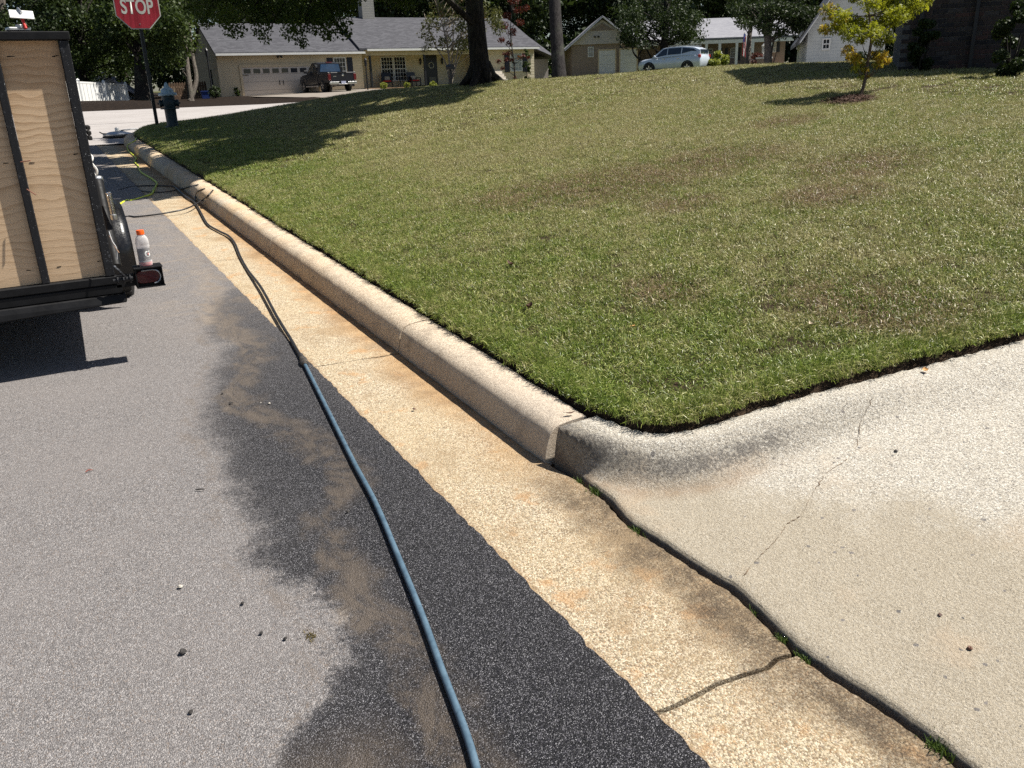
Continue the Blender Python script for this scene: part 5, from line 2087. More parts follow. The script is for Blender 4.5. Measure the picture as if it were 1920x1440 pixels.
def gz_(s, t):
    s_, t_ = float(s), float(t)
    if float(edge_dist(np.array([s_]), np.array([t_]))[0]) > 0:
        return float(lawn_z(s_, t_))
    return float(ground_z(s_, t_))


def crown_mesh(clumps, n, size, seed, name='crown', **kw):
    V, F, tn = leaf_cloud([c[:3] for c in clumps], [c[3] for c in clumps], n, size, seed, **kw)
    return fast_mesh(name, V, F, tn)


def random_crown(seed, rx, ry, z0, z1, nc, rc, hollow=.35):
    r_ = np.random.default_rng(seed)
    out = []
    while len(out) < nc:
        p_ = r_.uniform(-1, 1, 3)
        q = np.linalg.norm(p_)
        if hollow < q < 1:
            out.append((p_[0] * rx, p_[1] * ry, (z0 + z1) / 2 + p_[2] * (z1 - z0) / 2, rc * r_.uniform(.6, 1.25)))
    return out


def branchy(stem, clumps, every, r0, mat, parent, name='branches', seed=0):
    r_ = np.random.default_rng(seed)
    m = MB()
    for c in clumps[::every]:
        c_ = Vector(c[:3])
        st = [s_ for s_ in stem if s_.z < c_.z - .1] or stem[:1]
        a = st[min(len(st) - 1, int(len(st) * r_.uniform(.55, 1)))]
        mid = a.lerp(c_, .5) + Vector((r_.normal(0, .12), r_.normal(0, .12), .12)) * (c_ - a).length * .3
        m.tube(spline([a, mid, c_], 4), np.linspace(r0, r0 * .15, 9).tolist(), 6)
    return m.build(name, mat, parent, smooth_=True)


# ------------------------------------------------------------------ the big oak on the lawn
op = D(902, 153, 18.4)
op.z = gz_(op.x, op.y) - .02
oak = thing('oak_tree', 'big dark trunked oak on the lawn crest shading the corner', 'tree', op)
st = [Vector((0, 0, -.1)), Vector((0, 0, .12)), Vector((-.02, 0, .5)), Vector((-.05, .02, 1.2)), Vector((-.08, .05, 2.2)), Vector((-.1, .1, 3.6)), Vector((0, 0, 5.2)), Vector((.2, -.3, 7)), Vector((.3, -.8, 9.5))]
sp_ = spline(st, 4)
rr_ = np.interp(np.linspace(0, 1, len(sp_)), [0, .1, .2, .35, .6, 1], [.42, .30, .225, .20, .18, .08])
tm_ = MB().tube(sp_, rr_.tolist(), 16)
oak_trunk = tm_.build('trunk', M_barkdark, oak, smooth_=True)
for k in range(7):
    a = k * .9 + .3
    L_ = .55 + .25 * math.sin(k * 2.1)
    d = Vector((math.cos(a), math.sin(a), 0))
    e = d * L_
    z2 = gz_(op.x + e.x, op.y + e.y) - op.z
    MB().tube([d * .10 + Vector((0, 0, .42)), d * .26 + Vector((0, 0, .16)), e + Vector((0, 0, z2 - .02))], [.14, .11, .03], 8).build('root', M_barkdark, oak_trunk, smooth_=True)


def to_oak(p_):
    return Vector(p_) - op


# crown: sized and placed from the shade it throws on lawn and gutter
clumps = []
r_ = np.random.default_rng(12)
sunxy = np.array([SUN_VEC.x, SUN_VEC.y]) / SUN_VEC.z
shade_pts = []
for _ in range(1400):
    s_, t_ = r_.uniform(-4, 13), r_.uniform(10, 22)
    lim = 11.6 + .80 * max(s_ - 1.9, 0) + .5 * math.sin(s_ * 1.7) if s_ > 1.9 else 11.3 - .05 * (s_ - 1.9)
    hi = 19.4 if s_ < 2.0 else 21.2 + .25 * (s_ - 2)
    if lim + .25 < t_ < hi and s_ < 10.5:
        shade_pts.append((s_, t_))
shade_pts = shade_pts[:210]
for s_, t_ in shade_pts:
    z_ = r_.uniform(5.6, 9.5)
    g_ = .0393 * t_ + .3
    x_ = s_ + sunxy[0] * (z_ - g_)
    y_ = t_ + sunxy[1] * (z_ - g_)
    clumps.append((x_ - op.x, y_ - op.y, z_ - op.z, r_.uniform(.55, .95)))
# low limb that droops into view on the left
droop = [(395, 15, 17, .42), (420, 30, 16.5, .30), (440, 55, 16.8, .26), (455, 8, 17.5, .4), (480, 20, 17, .38), (490, 55, 17, .25), (497, 72, 17, .16), (515, 18, 17.3, .40), (540, 25, 17, .40), (548, 60, 16.8, .26), (565, 80, 16.8, .16), (575, 40, 17, .36), (590, 15, 17.3, .42), (605, 45, 17, .34), (620, 20, 17.5, .36), (615, 65, 17, .2),
         (640, 45, 17, .26), (645, 62, 17, .18), (650, 12, 17.6, .3), (420, -15, 17, .5), (480, -25, 17, .5), (540, -30, 17.5, .5), (600, -25, 17.5, .5), (660, -30, 17.6, .5), (370, -5, 17.4, .4), (385, 40, 17.2, .22), (360, 15, 17.6, .25),
         (735, -6, 18, .32), (760, 5, 18, .28), (775, -20, 18, .4), (720, -20, 18, .35)]
dcl = [tuple(to_oak(D(u, v, d))) + (r2,) for u, v, d, r2 in droop]
link('crown', crown_mesh(clumps, 60000, .28, 21), M_leafoak, oak)
link('drooping_foliage', crown_mesh(dcl, 11000, .075, 22), M_leafoak, oak)
branchy(sp_, clumps, 5, .07, M_barkdark, oak, 'limbs', 3)
dm = MB()
hub = to_oak(D(620, -70, 17.8))
dm.tube(spline([sp_[18], sp_[18].lerp(hub, .5) + Vector((0, 0, .8)), hub], 6), np.linspace(.10, .05, 13).tolist(), 7)
for c in dcl[::2]:
    c_ = Vector(c[:3])
    dm.tube(spline([hub, hub.lerp(c_, .6) + Vector((0, 0, .25)), c_], 4), np.linspace(.03, .004, 9).tolist(), 5)
dm.build('drooping_limb', M_barkdark, oak, smooth_=True)


# ------------------------------------------------------------------ trees seen with their trunks
def px_tree(name, label, pts, rad, dep_, clumps_px, nleaf, lsize, leaf_m, bark_m, seed, every=2, br=.03, extra=None, flat=0, group=None, top=None):
    base_ = D(pts[0][0], pts[0][1], dep_)
    zg_ = gz_(base_.x, base_.y)
    base_.z = zg_ - .05
    t_ = thing(name, label, 'tree', base_, 0, group)
    stem_ = [Vector((0, 0, 0))] + [D(u, v, dep_) - base_ for u, v in pts[1:]]
    sp2 = spline(stem_, 4)
    rl = np.interp(np.linspace(0, 1, len(sp2)), np.linspace(0, 1, len(rad)), rad)
    MB().tube(sp2, rl.tolist(), 10).build('trunk', bark_m, t_, smooth_=True)
    for q in (extra or []):
        e_ = [Vector((random.uniform(-.1, .1), random.uniform(-.1, .1), 0))] + [D(u, v, dep_ + .3) - base_ for u, v in q[0]]
        MB().tube(spline(e_, 4), np.linspace(q[1], q[1] * .4, 4 * (len(e_) - 1) + 1).tolist(), 8).build('stem', bark_m, t_, smooth_=True)
    cs = [tuple(D(u, v, dep_ + dd) - base_) + (r2,) for u, v, dd, r2 in clumps_px]
    if cs:
        link('crown', crown_mesh(cs, nleaf, lsize, seed, flat=flat), leaf_m, t_)
        branchy(sp2, cs, every, br, bark_m, t_, 'branches', seed)
    return t_


def cl_px(seed, boxes, n, d, r0, r1):
    r2 = np.random.default_rng(seed)
    out = []
    for k in range(n):
        u0, v0, u1, v1 = boxes[r2.integers(len(boxes))]
        out.append((r2.uniform(u0, u1), r2.uniform(v0, v1), r2.uniform(-d, d), r2.uniform(r0, r1)))
    return out


px_tree('crape_myrtle', 'multi stemmed crape myrtle in front of the porch door', [(845, 158), (843, 120), (838, 80), (828, 40), (815, 0), (805, -40)], [.06, .05, .04, .03, .02], 44,
        cl_px(31, [(790, 10, 870, 60), (800, -60, 900, 20), (860, 0, 935, 60), (795, 60, 880, 95)], 60, 1.2, .22, .5), 5200, .13, M_leafmyrtle, M_barkpale, 31, 2, .03,
        [([(855, 110), (866, 60), (875, 10), (880, -40)], .05), ([(858, 115), (880, 75), (893, 30)], .045), ([(836, 120), (820, 92), (806, 60), (795, 25)], .045), ([(848, 110), (850, 60), (848, 10)], .045), ([(840, 125), (860, 118), (885, 100)], .03)])
px_tree('dogwood', 'small tree with sparse dark red leaves beside the brick steps', [(966, 153), (964, 120), (960, 90), (957, 60), (960, 20), (965, -20)], [.05, .035, .03, .02, .01], 45,
        [(950, 30, .2, .28), (970, 20, 0, .3), (985, 15, .1, .25), (945, 48, 0, .3), (960, 60, .2, .3), (940, 75, 0, .22), (955, 82, .2, .22), (975, 42, 0, .25), (955, 100, .1, .2), (945, 100, 0, .16), (935, 115, 0, .18), (975, 108, 0, .18), (982, 104, 0, .14), (990, 108, 0, .12), (950, 112, 0, .18), (960, 112, .1, .15), (965, 0, 0, .4), (990, -10, 0, .3), (966, 148, 0, .18), (942, 128, 0, .14)],
        1500, .12, M_leafred, M_barkdark, 32, 1, .018)
px_tree('pine_tree', 'tall bare grey pine trunk between the two far houses', [(1049, 152), (1047, 120), (1043, 60), (1040, 0), (1038, -120), (1036, -260)], [.42, .34, .31, .29, .27, .22], 40,
        cl_px(33, [(960, -330, 1120, -240)], 22, 2, .7, 1.2), 3000, .3, M_leafdark, barkmat('pine_bark', (.014, .012, .012), (.045, .040, .039), 4), 33, 3, .06)
px_tree('shade_tree', 'dense dark green tree standing in front of the brown garage house', [(1240, 132), (1243, 110), (1246, 80), (1248, 50), (1250, 10), (1248, -40)], [.34, .30, .28, .22, .12], 61,
        cl_px(34, [(1155, 40, 1240, 85), (1160, -20, 1310, 40), (1250, 10, 1315, 70), (1230, 30, 1300, 80), (1165, 20, 1200, 80)], 110, 2.2, .45, .9), 12000, .19, M_leafdark, M_barkdark, 34, 4, .06,
        [([(1200, 112), (1205, 90), (1215, 70)], .09), ([(1192, 105), (1185, 80), (1180, 60)], .08), ([(1222, 110), (1212, 90), (1205, 60)], .08), ([(1232, 100), (1222, 85), (1212, 65)], .07)])
px_tree('cherry_tree', 'leafy tree with a thick grey trunk next to the lamp pier', [(1441, 122), (1440, 100), (1439, 70), (1437, 40), (1440, 10), (1445, -40)], [.22, .17, .16, .13, .06], 40,
        cl_px(35, [(1375, -30, 1470, 40), (1430, 10, 1500, 75), (1450, -20, 1540, 30), (1380, 0, 1440, 55), (1480, 20, 1530, 50)], 95, 1.5, .3, .62), 10500, .14, M_leafdark, M_barkgrey, 35, 3, .04,
        [([(1452, 112), (1456, 95), (1458, 85)], .03), ([(1446, 100), (1460, 40), (1470, 10)], .06)])
px_tree('roadside_tree', 'slim leaning trunk with sparse leaves behind the small flag', [(1402, 124), (1403, 100), (1405, 70), (1408, 45), (1410, 0), (1412, -40)], [.13, .12, .11, .09, .05], 42,
        cl_px(36, [(1360, -20, 1420, 30), (1395, 10, 1420, 45)], 26, 1.0, .25, .5), 2600, .14, M_leafdark, M_barkgrey, 36, 3, .03)
px_tree('woodland_tree', 'thick black trunk in the shade behind the stop sign', [(268, 190), (266, 160), (264, 100), (262, 40), (258, -30), (255, -150)], [.42, .36, .33, .31, .28, .22], 42,
        cl_px(37, [(190, -60, 330, 20), (280, 20, 350, 120), (200, 20, 250, 60)], 90, 2.5, .5, 1.0), 13000, .20, M_leafmid, M_barkdark, 37, 4, .06)
px_tree('slender_pine', 'pair of pale slender pine trunks by the picket fence', [(357, 178), (354, 150), (348, 100), (344, 60), (338, 0), (330, -120)], [.17, .15, .14, .13, .10], 47,
        cl_px(38, [(290, 20, 345, 120), (300, -40, 380, 40)], 60, 1.8, .4, .8), 8000, .18, M_leafmid, M_barkgrey, 38, 4, .04,
        [([(368, 150), (362, 110), (357, 70), (350, 10), (344, -60)], .14)])
px_tree('woodland_tree', 'dark leafy tree above the white vinyl fence', [(160, 185), (157, 150), (154, 90), (150, 30), (146, -60)], [.26, .22, .2, .17, .12], 46,
        cl_px(39, [(110, -40, 230, 60), (130, 40, 250, 130), (60, -60, 130, 20)], 120, 2.4, .4, .9), 15000, .18, M_leafmid, M_barkdark, 39, 4, .05)
px_tree('woodland_tree', 'dark tree hanging over the trailer roof at far left', [(20, 195), (16, 150), (10, 90), (4, 20), (0, -80)], [.30, .27, .24, .2, .14], 44,
        cl_px(40, [(-60, -80, 140, 40), (-40, 20, 110, 120)], 90, 2.5, .5, 1.0), 11000, .2, M_leafdark, M_barkgrey, 40, 4, .05)

# woods behind the houses, tree by tree
far_spots = [(-10, 66, 0), (-3, 70, 1), (4, 68, 2), (11, 74, 0), (17, 72, 1), (23, 76, 2), (29, 73, 0), (35, 72, 1), (39, 70, 2), (43, 80, 0), (49, 84, 1), (56, 82, 2), (62, 84, 0), (69, 80, 1), (76, 78, 2), (84, 72, 0), (-17, 62, 1), (-25, 60, 2), (92, 66, 1), (33, 82, 0), (8, 82, 1), (-6, 84, 2), (58, 92, 0), (72, 90, 1), (66, 62, 2), (72, 57, 0), (63, 71, 1), (80, 60, 2)]
variants = []
for k in range(3):
    t_ = thing('forest_tree', 'forest tree', 'tree')
    stf = [Vector((0, 0, -.3)), Vector((.1, 0, 2)), Vector((.2, .1, 5)), Vector((0, .2, 9)), Vector((-.1, 0, 13))]
    sp3 = spline(stf, 4)
    MB().tube(sp3, np.linspace(.34, .14, len(sp3)).tolist(), 9).build('trunk', M_barkdark if k != 1 else M_barkgrey, t_, smooth_=True)
    cs = random_crown(70 + k, 4.4, 4.2, 3.0, 14.5, 70, 1.35, .25) + random_crown(80 + k, 3.6, 3.4, .6, 4.0, 26, .8, .2)
    link('crown', crown_mesh(cs, 15000, .36, 90 + k), (M_leafdark, M_leafmid, M_leafdark)[k], t_)
    branchy(sp3, cs, 7, .06, M_barkdark, t_, 'branches', k)
    variants.append(t_)
used = set()
MARKS = [(60, 'the trailer'), (200, 'the vinyl fence'), (270, 'the stop sign'), (350, 'the picket fence'), (500, 'the garage roof'), (620, 'the pickup truck'), (710, 'the chimney'), (850, 'the crape myrtle'),
         (960, 'the small red tree'), (1045, 'the grey pine trunk'), (1120, 'the pale gable'), (1250, 'the silver crossover'), (1345, 'the ornamental grass'), (1440, 'the lamp pier'), (1560, 'the pale grey house'), (1700, 'the young maple'), (1850, 'the brick house')]
TONE = ['dark green', 'olive green', 'shadowy']
seen = {}
rows = []
for i, (s_, t_, k) in enumerate(far_spots):
    q = CAMM.T @ np.array([s_, t_, 4.0 - EYE])
    u_ = 960 + FPX * q[0] / q[2]
    if -60 < u_ < 1980:
        rows.append((q[2], u_, i, s_, t_, k))
for dep_, u_, i, s_, t_, k in sorted(rows):
    o = variants[k] if k not in used else copy_tree(variants[k])
    used.add(k)
    o.location = (s_, t_, gz_(s_, t_))
    o.rotation_euler = (0, 0, i * 1.37)
    sc_ = .9 + .25 * ((i * 37) % 10) / 10
    o.scale = (sc_, sc_, sc_)
    mark = min(MARKS, key=lambda m_: abs(m_[0] - u_))[1]
    c_ = seen.get(mark, 0)
    seen[mark] = c_ + 1
    o['label'] = '%s forest tree %s behind %s' % (TONE[k], ['rising', 'second in line', 'third in line', 'fourth in line'][min(c_, 3)], mark)
    o['group'] = 'forest trees behind the far houses'
# the wood beyond them reads as one mass
r_ = np.random.default_rng(99)
cs = []
for k in range(420):
    a = r_.uniform(-28, 72)
    rr = r_.uniform(88, 104)
    x_, y_ = rr * math.sin(R(a)), rr * math.cos(R(a))
    cs.append((x_, y_, r_.uniform(1, 17), r_.uniform(1.8, 3.4)))
fw = link('far_wood', crown_mesh(cs, 62000, .75, 98, 'far_wood'), M_leafdark)
tag(fw, 'dense dark wood closing off the view behind all houses', 'wood', kind='stuff')


# ------------------------------------------------------------------ shrubs and low plants
def bush(name, label, u, v, dep_, rx, rz, n, ls, mat, seed, cat='shrub', grp=None, cone=False):
    b_ = D(u, v, dep_)
    b_.z = gz_(b_.x, b_.y)
    t_ = thing(name, label, cat, b_, 0, grp)
    r2 = np.random.default_rng(seed)
    cs_ = []
    for k in range(16):
        f = r2.random()
        w = (1 - f) if cone else math.sqrt(max(0, 1 - (2 * f - 1) ** 2))
        a = r2.uniform(0, 6.28)
        cs_.append((rx * .6 * w * math.cos(a), rx * .6 * w * math.sin(a), 2 * rz * f * .85 + .1 * rz, rx * (.35 if not cone else .3)))
    link('foliage', crown_mesh(cs_, n, ls, seed), mat, t_)
    m_ = MB()
    for k in range(4):
        a = k * 1.6
        m_.tube([(0, 0, -.05), (rx * .35 * math.cos(a), rx * .35 * math.sin(a), rz * 1.1)], [.02, .008], 5)
    m_.build('stems', M_barkdark, t_)
    return t_


bush('clipped_shrub', 'yellow green clipped shrub at the porch nearest the garage', 720, 166, 52, .28, .22, 700, .07, M_leafyellow, 501, grp='low porch shrubs')
bush('clipped_shrub', 'yellow green clipped shrub in front of the second porch chair', 763, 161, 52, .24, .2, 600, .07, M_leafyellow, 502, grp='low porch shrubs')
bush('clipped_shrub', 'low pale green shrub below the front door', 812, 158, 52, .3, .16, 600, .07, M_leafyellow, 503, grp='low porch shrubs')
bush('dark_shrub', 'dark shrub at the foot of the oak beside the steps', 917, 150, 46, .45, .45, 1200, .1, M_leafmid, 504)
bush('topiary', 'twisted narrow evergreen at the corner of the cream house', 988, 150, 55, .32, 1.1, 1500, .09, M_leafmid, 505, cone=False)
bush('ornamental_grass', 'pale yellow green ornamental grass beside the parked crossover', 1347, 128, 55, .8, .6, 1600, .22, M_leafyellow, 506, 'ornamental grass')
bush('red_shrub', 'dull red shrub beside the lamp pier', 1415, 122, 44, .7, .5, 1600, .10, leafmat('dull_red_leaf', (.07, .022, .02), (.16, .06, .045)), 507)
bush('round_shrub', 'small round green shrub just right of the grey trunk', 1461, 118, 42, .33, .30, 1200, .07, M_leafyellow, 508, grp='round green shrubs')
bush('round_shrub', 'small round green shrub left of the black doorway', 1492, 116, 42, .33, .30, 1200, .07, M_leafyellow, 509, grp='round green shrubs')
bush('leafy_shrub', 'dark leafy shrub in front of the pale grey house', 1508, 114, 40, .5, .4, 1500, .09, M_leafmid, 510)
bush('cone_evergreen', 'slim cone shaped evergreen at the corner of the pale grey house', 1524, 112, 40, .24, .55, 1300, .07, M_leafmid, 511, cone=True)
bush('cone_evergreen', 'tiny cone evergreen under the window of the pale grey house', 1541, 110, 39, .14, .32, 600, .05, M_leafmid, 512, cone=True)
bush('dark_shrub', 'dark mounded shrub below the window of the pale grey house', 1556, 110, 39, .42, .38, 1400, .08, M_leafdark, 513)
bush('dark_shrub', 'dark foliage bank behind the young maple', 1625, 105, 30, .9, .75, 5000, .10, M_leafdark, 514)
bush('dark_shrub', 'dark climbing shrub against the brick wall next to the maple', 1728, 118, 12.6, .24, .40, 3500, .05, M_leafdark, 515)
bush('dark_shrub', 'tall dark shrub against the brick wall at the right edge', 1895, 122, 10.9, .32, .48, 4500, .05, M_leafdark, 516)
bush('dark_shrub', 'dark low shrub by the corner of the garage', 405, 188, 50, .45, .35, 1300, .09, M_leafdark, 517)
bush('seedling', 'small green plant against the garage wall', 446, 184, 52.5, .22, .3, 260, .12, M_leafmid, 518, 'plant')

# ------------------------------------------------------------------ brown brick house with two garage doors
class Facade:
    """a vertical wall plane of a house: measures a pixel of the photograph on it, in the house's own frame"""
    def __init__(self, u, v, depth, rz):
        self.o = D(u, v, depth)
        self.rz = rz
        self.n = Vector((math.sin(rz), -math.cos(rz), 0))
        self.x = Vector((math.cos(rz), math.sin(rz), 0))

    def __call__(self, u, v):
        r2 = Vector(ray(u, v))
        e2 = Vector((0, 0, EYE))
        q2 = e2 + r2 * ((self.o - e2).dot(self.n) / r2.dot(self.n))
        return Vector(((q2 - self.o).dot(self.x), 0, q2.z))


f2 = Facade(1122, 100, 66, R(-29))
h2 = thing('brown_brick_house', 'brown brick house with pale gable and two white garage doors', 'house', (f2.o.x, f2.o.y, 0), f2.rz)
a_, b_ = f2(1072, 140), f2(1192, 135)
x0, x1 = a_.x, f2(1186, 80).x
pk_ = f2(1122, 33)
ze_ = (f2(1066, 86).z + f2(1185, 78).z) / 2
zb_ = 2.2
MB().span((x0, 0, zb_ - .4), (x1, 9, ze_)).build('wall', M_redbrick, h2)
xm = (x0 + x1) / 2
MB().prism([(x0 - .3, ze_ - .02), (x1 + .3, ze_ - .02), (xm, pk_.z - .15)], .25, c=(0, -.15, 0)).build('gable', plain('pale_gable_board', (.52, .47, .42), .7), h2)
MB().prism([(xm - .95, pk_.z - .95), (xm + .95, pk_.z - .95), (xm, pk_.z - .42)], .04, c=(0, -.19, 0)).build('gable_vent', M_redbrick, h2)
m = MB()
for s_ in (-1, 1):
    e_ = xm + s_ * ((x1 - x0) / 2 + .55)
    k_ = (pk_.z - ze_) / ((x1 - x0) / 2)
    ez = pk_.z - k_ * ((x1 - x0) / 2 + .55)
    vs = [(xm, -.45, pk_.z), (e_, -.45, ez), (e_, 9.3, ez), (xm, 9.3, pk_.z)]
    vs += [(a, b, c + .14) for a, b, c in vs]
    m.add(vs, [(0, 1, 2, 3), (7, 6, 5, 4), (0, 4, 5, 1), (1, 5, 6, 2), (2, 6, 7, 3), (3, 7, 4, 0)])
m.build('gable_roof', M_shinglelight, h2)
m = MB()
for s_ in (-1, 1):
    e_ = xm + s_ * ((x1 - x0) / 2 + .55)
    ez = pk_.z - k_ * ((x1 - x0) / 2 + .55)
    m.bar((xm, -.48, pk_.z + .0), (e_, -.48, ez + .0), .05, .24, up=(0, 1, 0))
m.build('rake_trim', M_trimwhite, h2)
for (u0, v0, u1, v1) in ((1123, 95, 1153, 140), (1163, 93, 1193, 137)):
    p0, p1 = f2(u0, v0), f2(u1, v1)
    gd = MB().span((p0.x, -.05, zb_ - .3), (p1.x, -.003, p0.z)).build('garage_door', M_trimwhite, h2)
    for z in np.linspace(zb_ + .3, p0.z - .4, 3):
        MB().span((p0.x + .05, -.058, z), (p1.x - .05, -.0505, z + .02)).build('panel_joint', plain('white_groove', (.5, .5, .5), .7), gd)
    m = MB()
    m.span((p0.x - .09, -.07, zb_ - .3), (p0.x - .003, -.004, p0.z))
    m.span((p1.x + .003, -.07, zb_ - .3), (p1.x + .09, -.004, p0.z))
    m.span((p0.x - .09, -.07, p0.z + .003), (p1.x + .09, -.004, p0.z + .1))
    m.build('door_casing', M_creamtrim, gd)
p0, p1 = f2(1102, 88), f2(1113, 107)
window(h2, p0.x, p1.x, p1.z, p0.z, -.01, 2, 2, glass_m=plain('pale_blind', (.35, .33, .30), .4))
p0 = f2(1118, 68)
fl = MB()
for s_ in (-1, 1):
    fl.lathe([(.03, 0), (.08, .14), (.085, .17)], (p0.x + s_ * .08, -.22, p0.z), 8, Matrix.Rotation(R(115), 3, 'X') @ Matrix.Rotation(R(28 * s_), 3, 'Y'))
fl.build('floodlight', M_blackwood, h2)
# main wing with porch
xr0, xr1 = x1 + .004, f2(1490, 65).x
ze3 = f2(1365, 70).z
zr3 = f2(1340, 28).z
MB().span((xr0, 2.2, zb_ - .3), (xr1, 10, ze3 - .1)).build('wall', M_redbrick, h2)
gable_roof(h2, 'main_roof', xr0 + .4, xr1, .4, 10.4, ze3, zr3, .35, M_shinglelight, rake=.3)
MB().span((xr0 + .6, .08, ze3 - .42), (xr1, .2, ze3 - .16)).build('porch_beam', M_trimwhite, h2)
MB().span((xr0 + .6, .0, zb_ - .3), (xr1, 2.19, zb_ + .55)).build('porch_floor', M_redbrick, h2)
for u in (1325, 1350, 1382, 1408, 1412, 1446):
    x = f2(u, 90).x
    MB().span((x - .1, .06, zb_ + .55), (x + .1, .24, ze3 - .425)).build('porch_post', M_trimwhite, h2)
for u0, u1 in ((1330, 1337), (1360, 1367), (1372, 1378), (1395, 1402)):
    MB().span((f2(u0, 90).x, 2.15, zb_ + .9), (f2(u1, 90).x, 2.198, ze3 - .7)).build('shutter', M_blackwood, h2)
for u0, u1 in ((1340, 1348), (1382, 1393)):
    window(h2, f2(u0, 90).x, f2(u1, 90).x, zb_ + 1.1, ze3 - .7, 2.18, 2, 4)
p0, p1 = f2(1457, 77), f2(1470, 96)
window(h2, p0.x, p1.x, p1.z, p0.z, 2.18, 2, 2, glass_m=plain('pale_pane', (.45, .46, .44), .2))
MB().span((f2(1472, 80).x, 2.13, p1.z), (f2(1478, 80).x, 2.19, p0.z)).build('shutter', M_blackwood, h2)
MB().span((f2(1490, 90).x - 1.6, 2.08, zb_ - .2), (f2(1513, 90).x - 2.2, 2.195, ze3 - .9)).build('doorway', M_blackwood, h2)

# flag on the porch
fp = D(1394, 80, 62)
fg = thing('flag', 'small red white and blue striped flag hanging on the far porch', 'flag', fp)
MB().tube([(.9, .1, -.1), (0, 0, .75)], .02, 6).build('flag_pole', M_trimwhite, fg)
for k in range(7):
    P = np.zeros((5, 2, 3))
    for i in range(5):
        for j in range(2):
            P[i, j] = (-.02 + (k + j) * .075 - .012 * i, .05 * math.sin(k * 1.3 + i), .62 - .38 * i - .03 * k)
    MB().grid(P).build('stripe', plain('flag_red', (.42, .03, .05), .8) if k % 2 == 0 else plain('flag_white', (.65, .65, .65), .8), fg)
MB().grid(np.array([[[-.03 + j * .11, -.02 + .03 * math.sin(j), .64 - .3 * i] for j in range(3)] for i in range(3)])).build('canton', plain('flag_blue', (.03, .05, .2), .8), fg)

# ------------------------------------------------------------------ pale grey house behind the maple
f3 = Facade(1560, 80, 38, R(-44))
h3 = thing('pale_grey_house', 'pale grey house gable behind the young maple', 'house', (f3.o.x, f3.o.y, 0), f3.rz)
xa = f3(1514, 80).x
xb = f3(1660, 80).x
zt = f3(1514, 60).z
zp = f3(1590, -60).z
xm = (xa + xb) / 2
zb3 = 1.4
MB().prism([(xa, zb3), (xb, zb3), (xb, zt), (xm, zp), (xa, zt)], 8).build('wall', M_greywall, h3)
m = MB()
for s_ in (-1, 1):
    hw = (xb - xa) / 2 + .35
    k_ = (zp - zt) / ((xb - xa) / 2)
    vs = [(xm, -.35, zp + .02), (xm + s_ * hw, -.35, zp - k_ * hw + .02), (xm + s_ * hw, 8.4, zp - k_ * hw + .02), (xm, 8.4, zp + .02)]
    vs += [(a, b, c + .16) for a, b, c in vs]
    m.add(vs, [(0, 1, 2, 3), (7, 6, 5, 4), (0, 4, 5, 1), (1, 5, 6, 2), (2, 6, 7, 3), (3, 7, 4, 0)])
m.build('roof', M_shinglelight, h3)
m = MB()
for s_ in (-1, 1):
    m.bar((xm, -.37, zp + .08), (xm + s_ * hw, -.37, zp - k_ * hw + .08), .05, .22, up=(0, 1, 0))
m.build('rake_trim', M_trimwhite, h3)
p0, p1 = f3(1542, 72), f3(1556, 93)
window(h3, p0.x, p1.x, p1.z, p0.z, -.01, 2, 2)

# ------------------------------------------------------------------ near brick house at the right edge
A0 = D(1686, 114, 13.2)
dirw = Vector((.623, -.781, 0)).normalized()
nrmw = Vector((-.781, -.623, 0)).normalized()
bz = gz_(A0.x, A0.y) - .25
bh = thing('brick_house', 'dark shaded brick house wall at the right edge of the lawn', 'house', (A0.x, A0.y, bz), math.atan2(dirw.y, dirw.x))
# local: +X along the wall, -Y faces the viewer, Z up
WL, WH = 9.0, 3.1
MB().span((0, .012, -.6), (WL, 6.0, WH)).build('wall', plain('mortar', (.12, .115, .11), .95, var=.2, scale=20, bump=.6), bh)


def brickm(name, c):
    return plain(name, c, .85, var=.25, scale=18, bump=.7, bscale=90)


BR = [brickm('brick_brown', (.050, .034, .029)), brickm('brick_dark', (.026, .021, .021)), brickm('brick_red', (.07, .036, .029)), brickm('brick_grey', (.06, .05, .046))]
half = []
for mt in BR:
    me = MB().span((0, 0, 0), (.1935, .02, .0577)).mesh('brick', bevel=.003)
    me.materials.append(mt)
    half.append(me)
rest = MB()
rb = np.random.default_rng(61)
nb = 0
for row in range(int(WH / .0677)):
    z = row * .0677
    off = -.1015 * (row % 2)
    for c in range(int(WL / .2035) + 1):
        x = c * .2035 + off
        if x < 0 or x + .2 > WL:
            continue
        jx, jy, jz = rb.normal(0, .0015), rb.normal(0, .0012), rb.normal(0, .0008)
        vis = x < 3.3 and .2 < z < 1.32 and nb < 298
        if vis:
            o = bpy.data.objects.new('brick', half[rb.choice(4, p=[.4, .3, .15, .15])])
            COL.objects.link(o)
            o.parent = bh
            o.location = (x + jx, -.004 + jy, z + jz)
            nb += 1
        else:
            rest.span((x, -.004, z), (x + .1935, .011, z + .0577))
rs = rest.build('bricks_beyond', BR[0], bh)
rs['kind'] = 'stuff'
for x in (.22, .98):
    MB().span((x, -.075, -.2), (x + .055, -.03, WH)).build('downspout', M_blackwood, bh, bevel=.008)
m = MB()
k_ = .5
vs = [(-.5, -.55, WH - .05), (WL + .5, -.55, WH - .05), (WL + .5, 3.0, WH + 1.75), (-.5, 3.0, WH + 1.75)]
vs += [(a, b, c + .15) for a, b, c in vs]
m.add(vs, [(0, 1, 2, 3), (7, 6, 5, 4), (0, 4, 5, 1), (1, 5, 6, 2), (2, 6, 7, 3), (3, 7, 4, 0)])
vs = [(-.5, 6.55, WH - .05), (WL + .5, 6.55, WH - .05), (WL + .5, 3.0, WH + 1.75), (-.5, 3.0, WH + 1.75)]
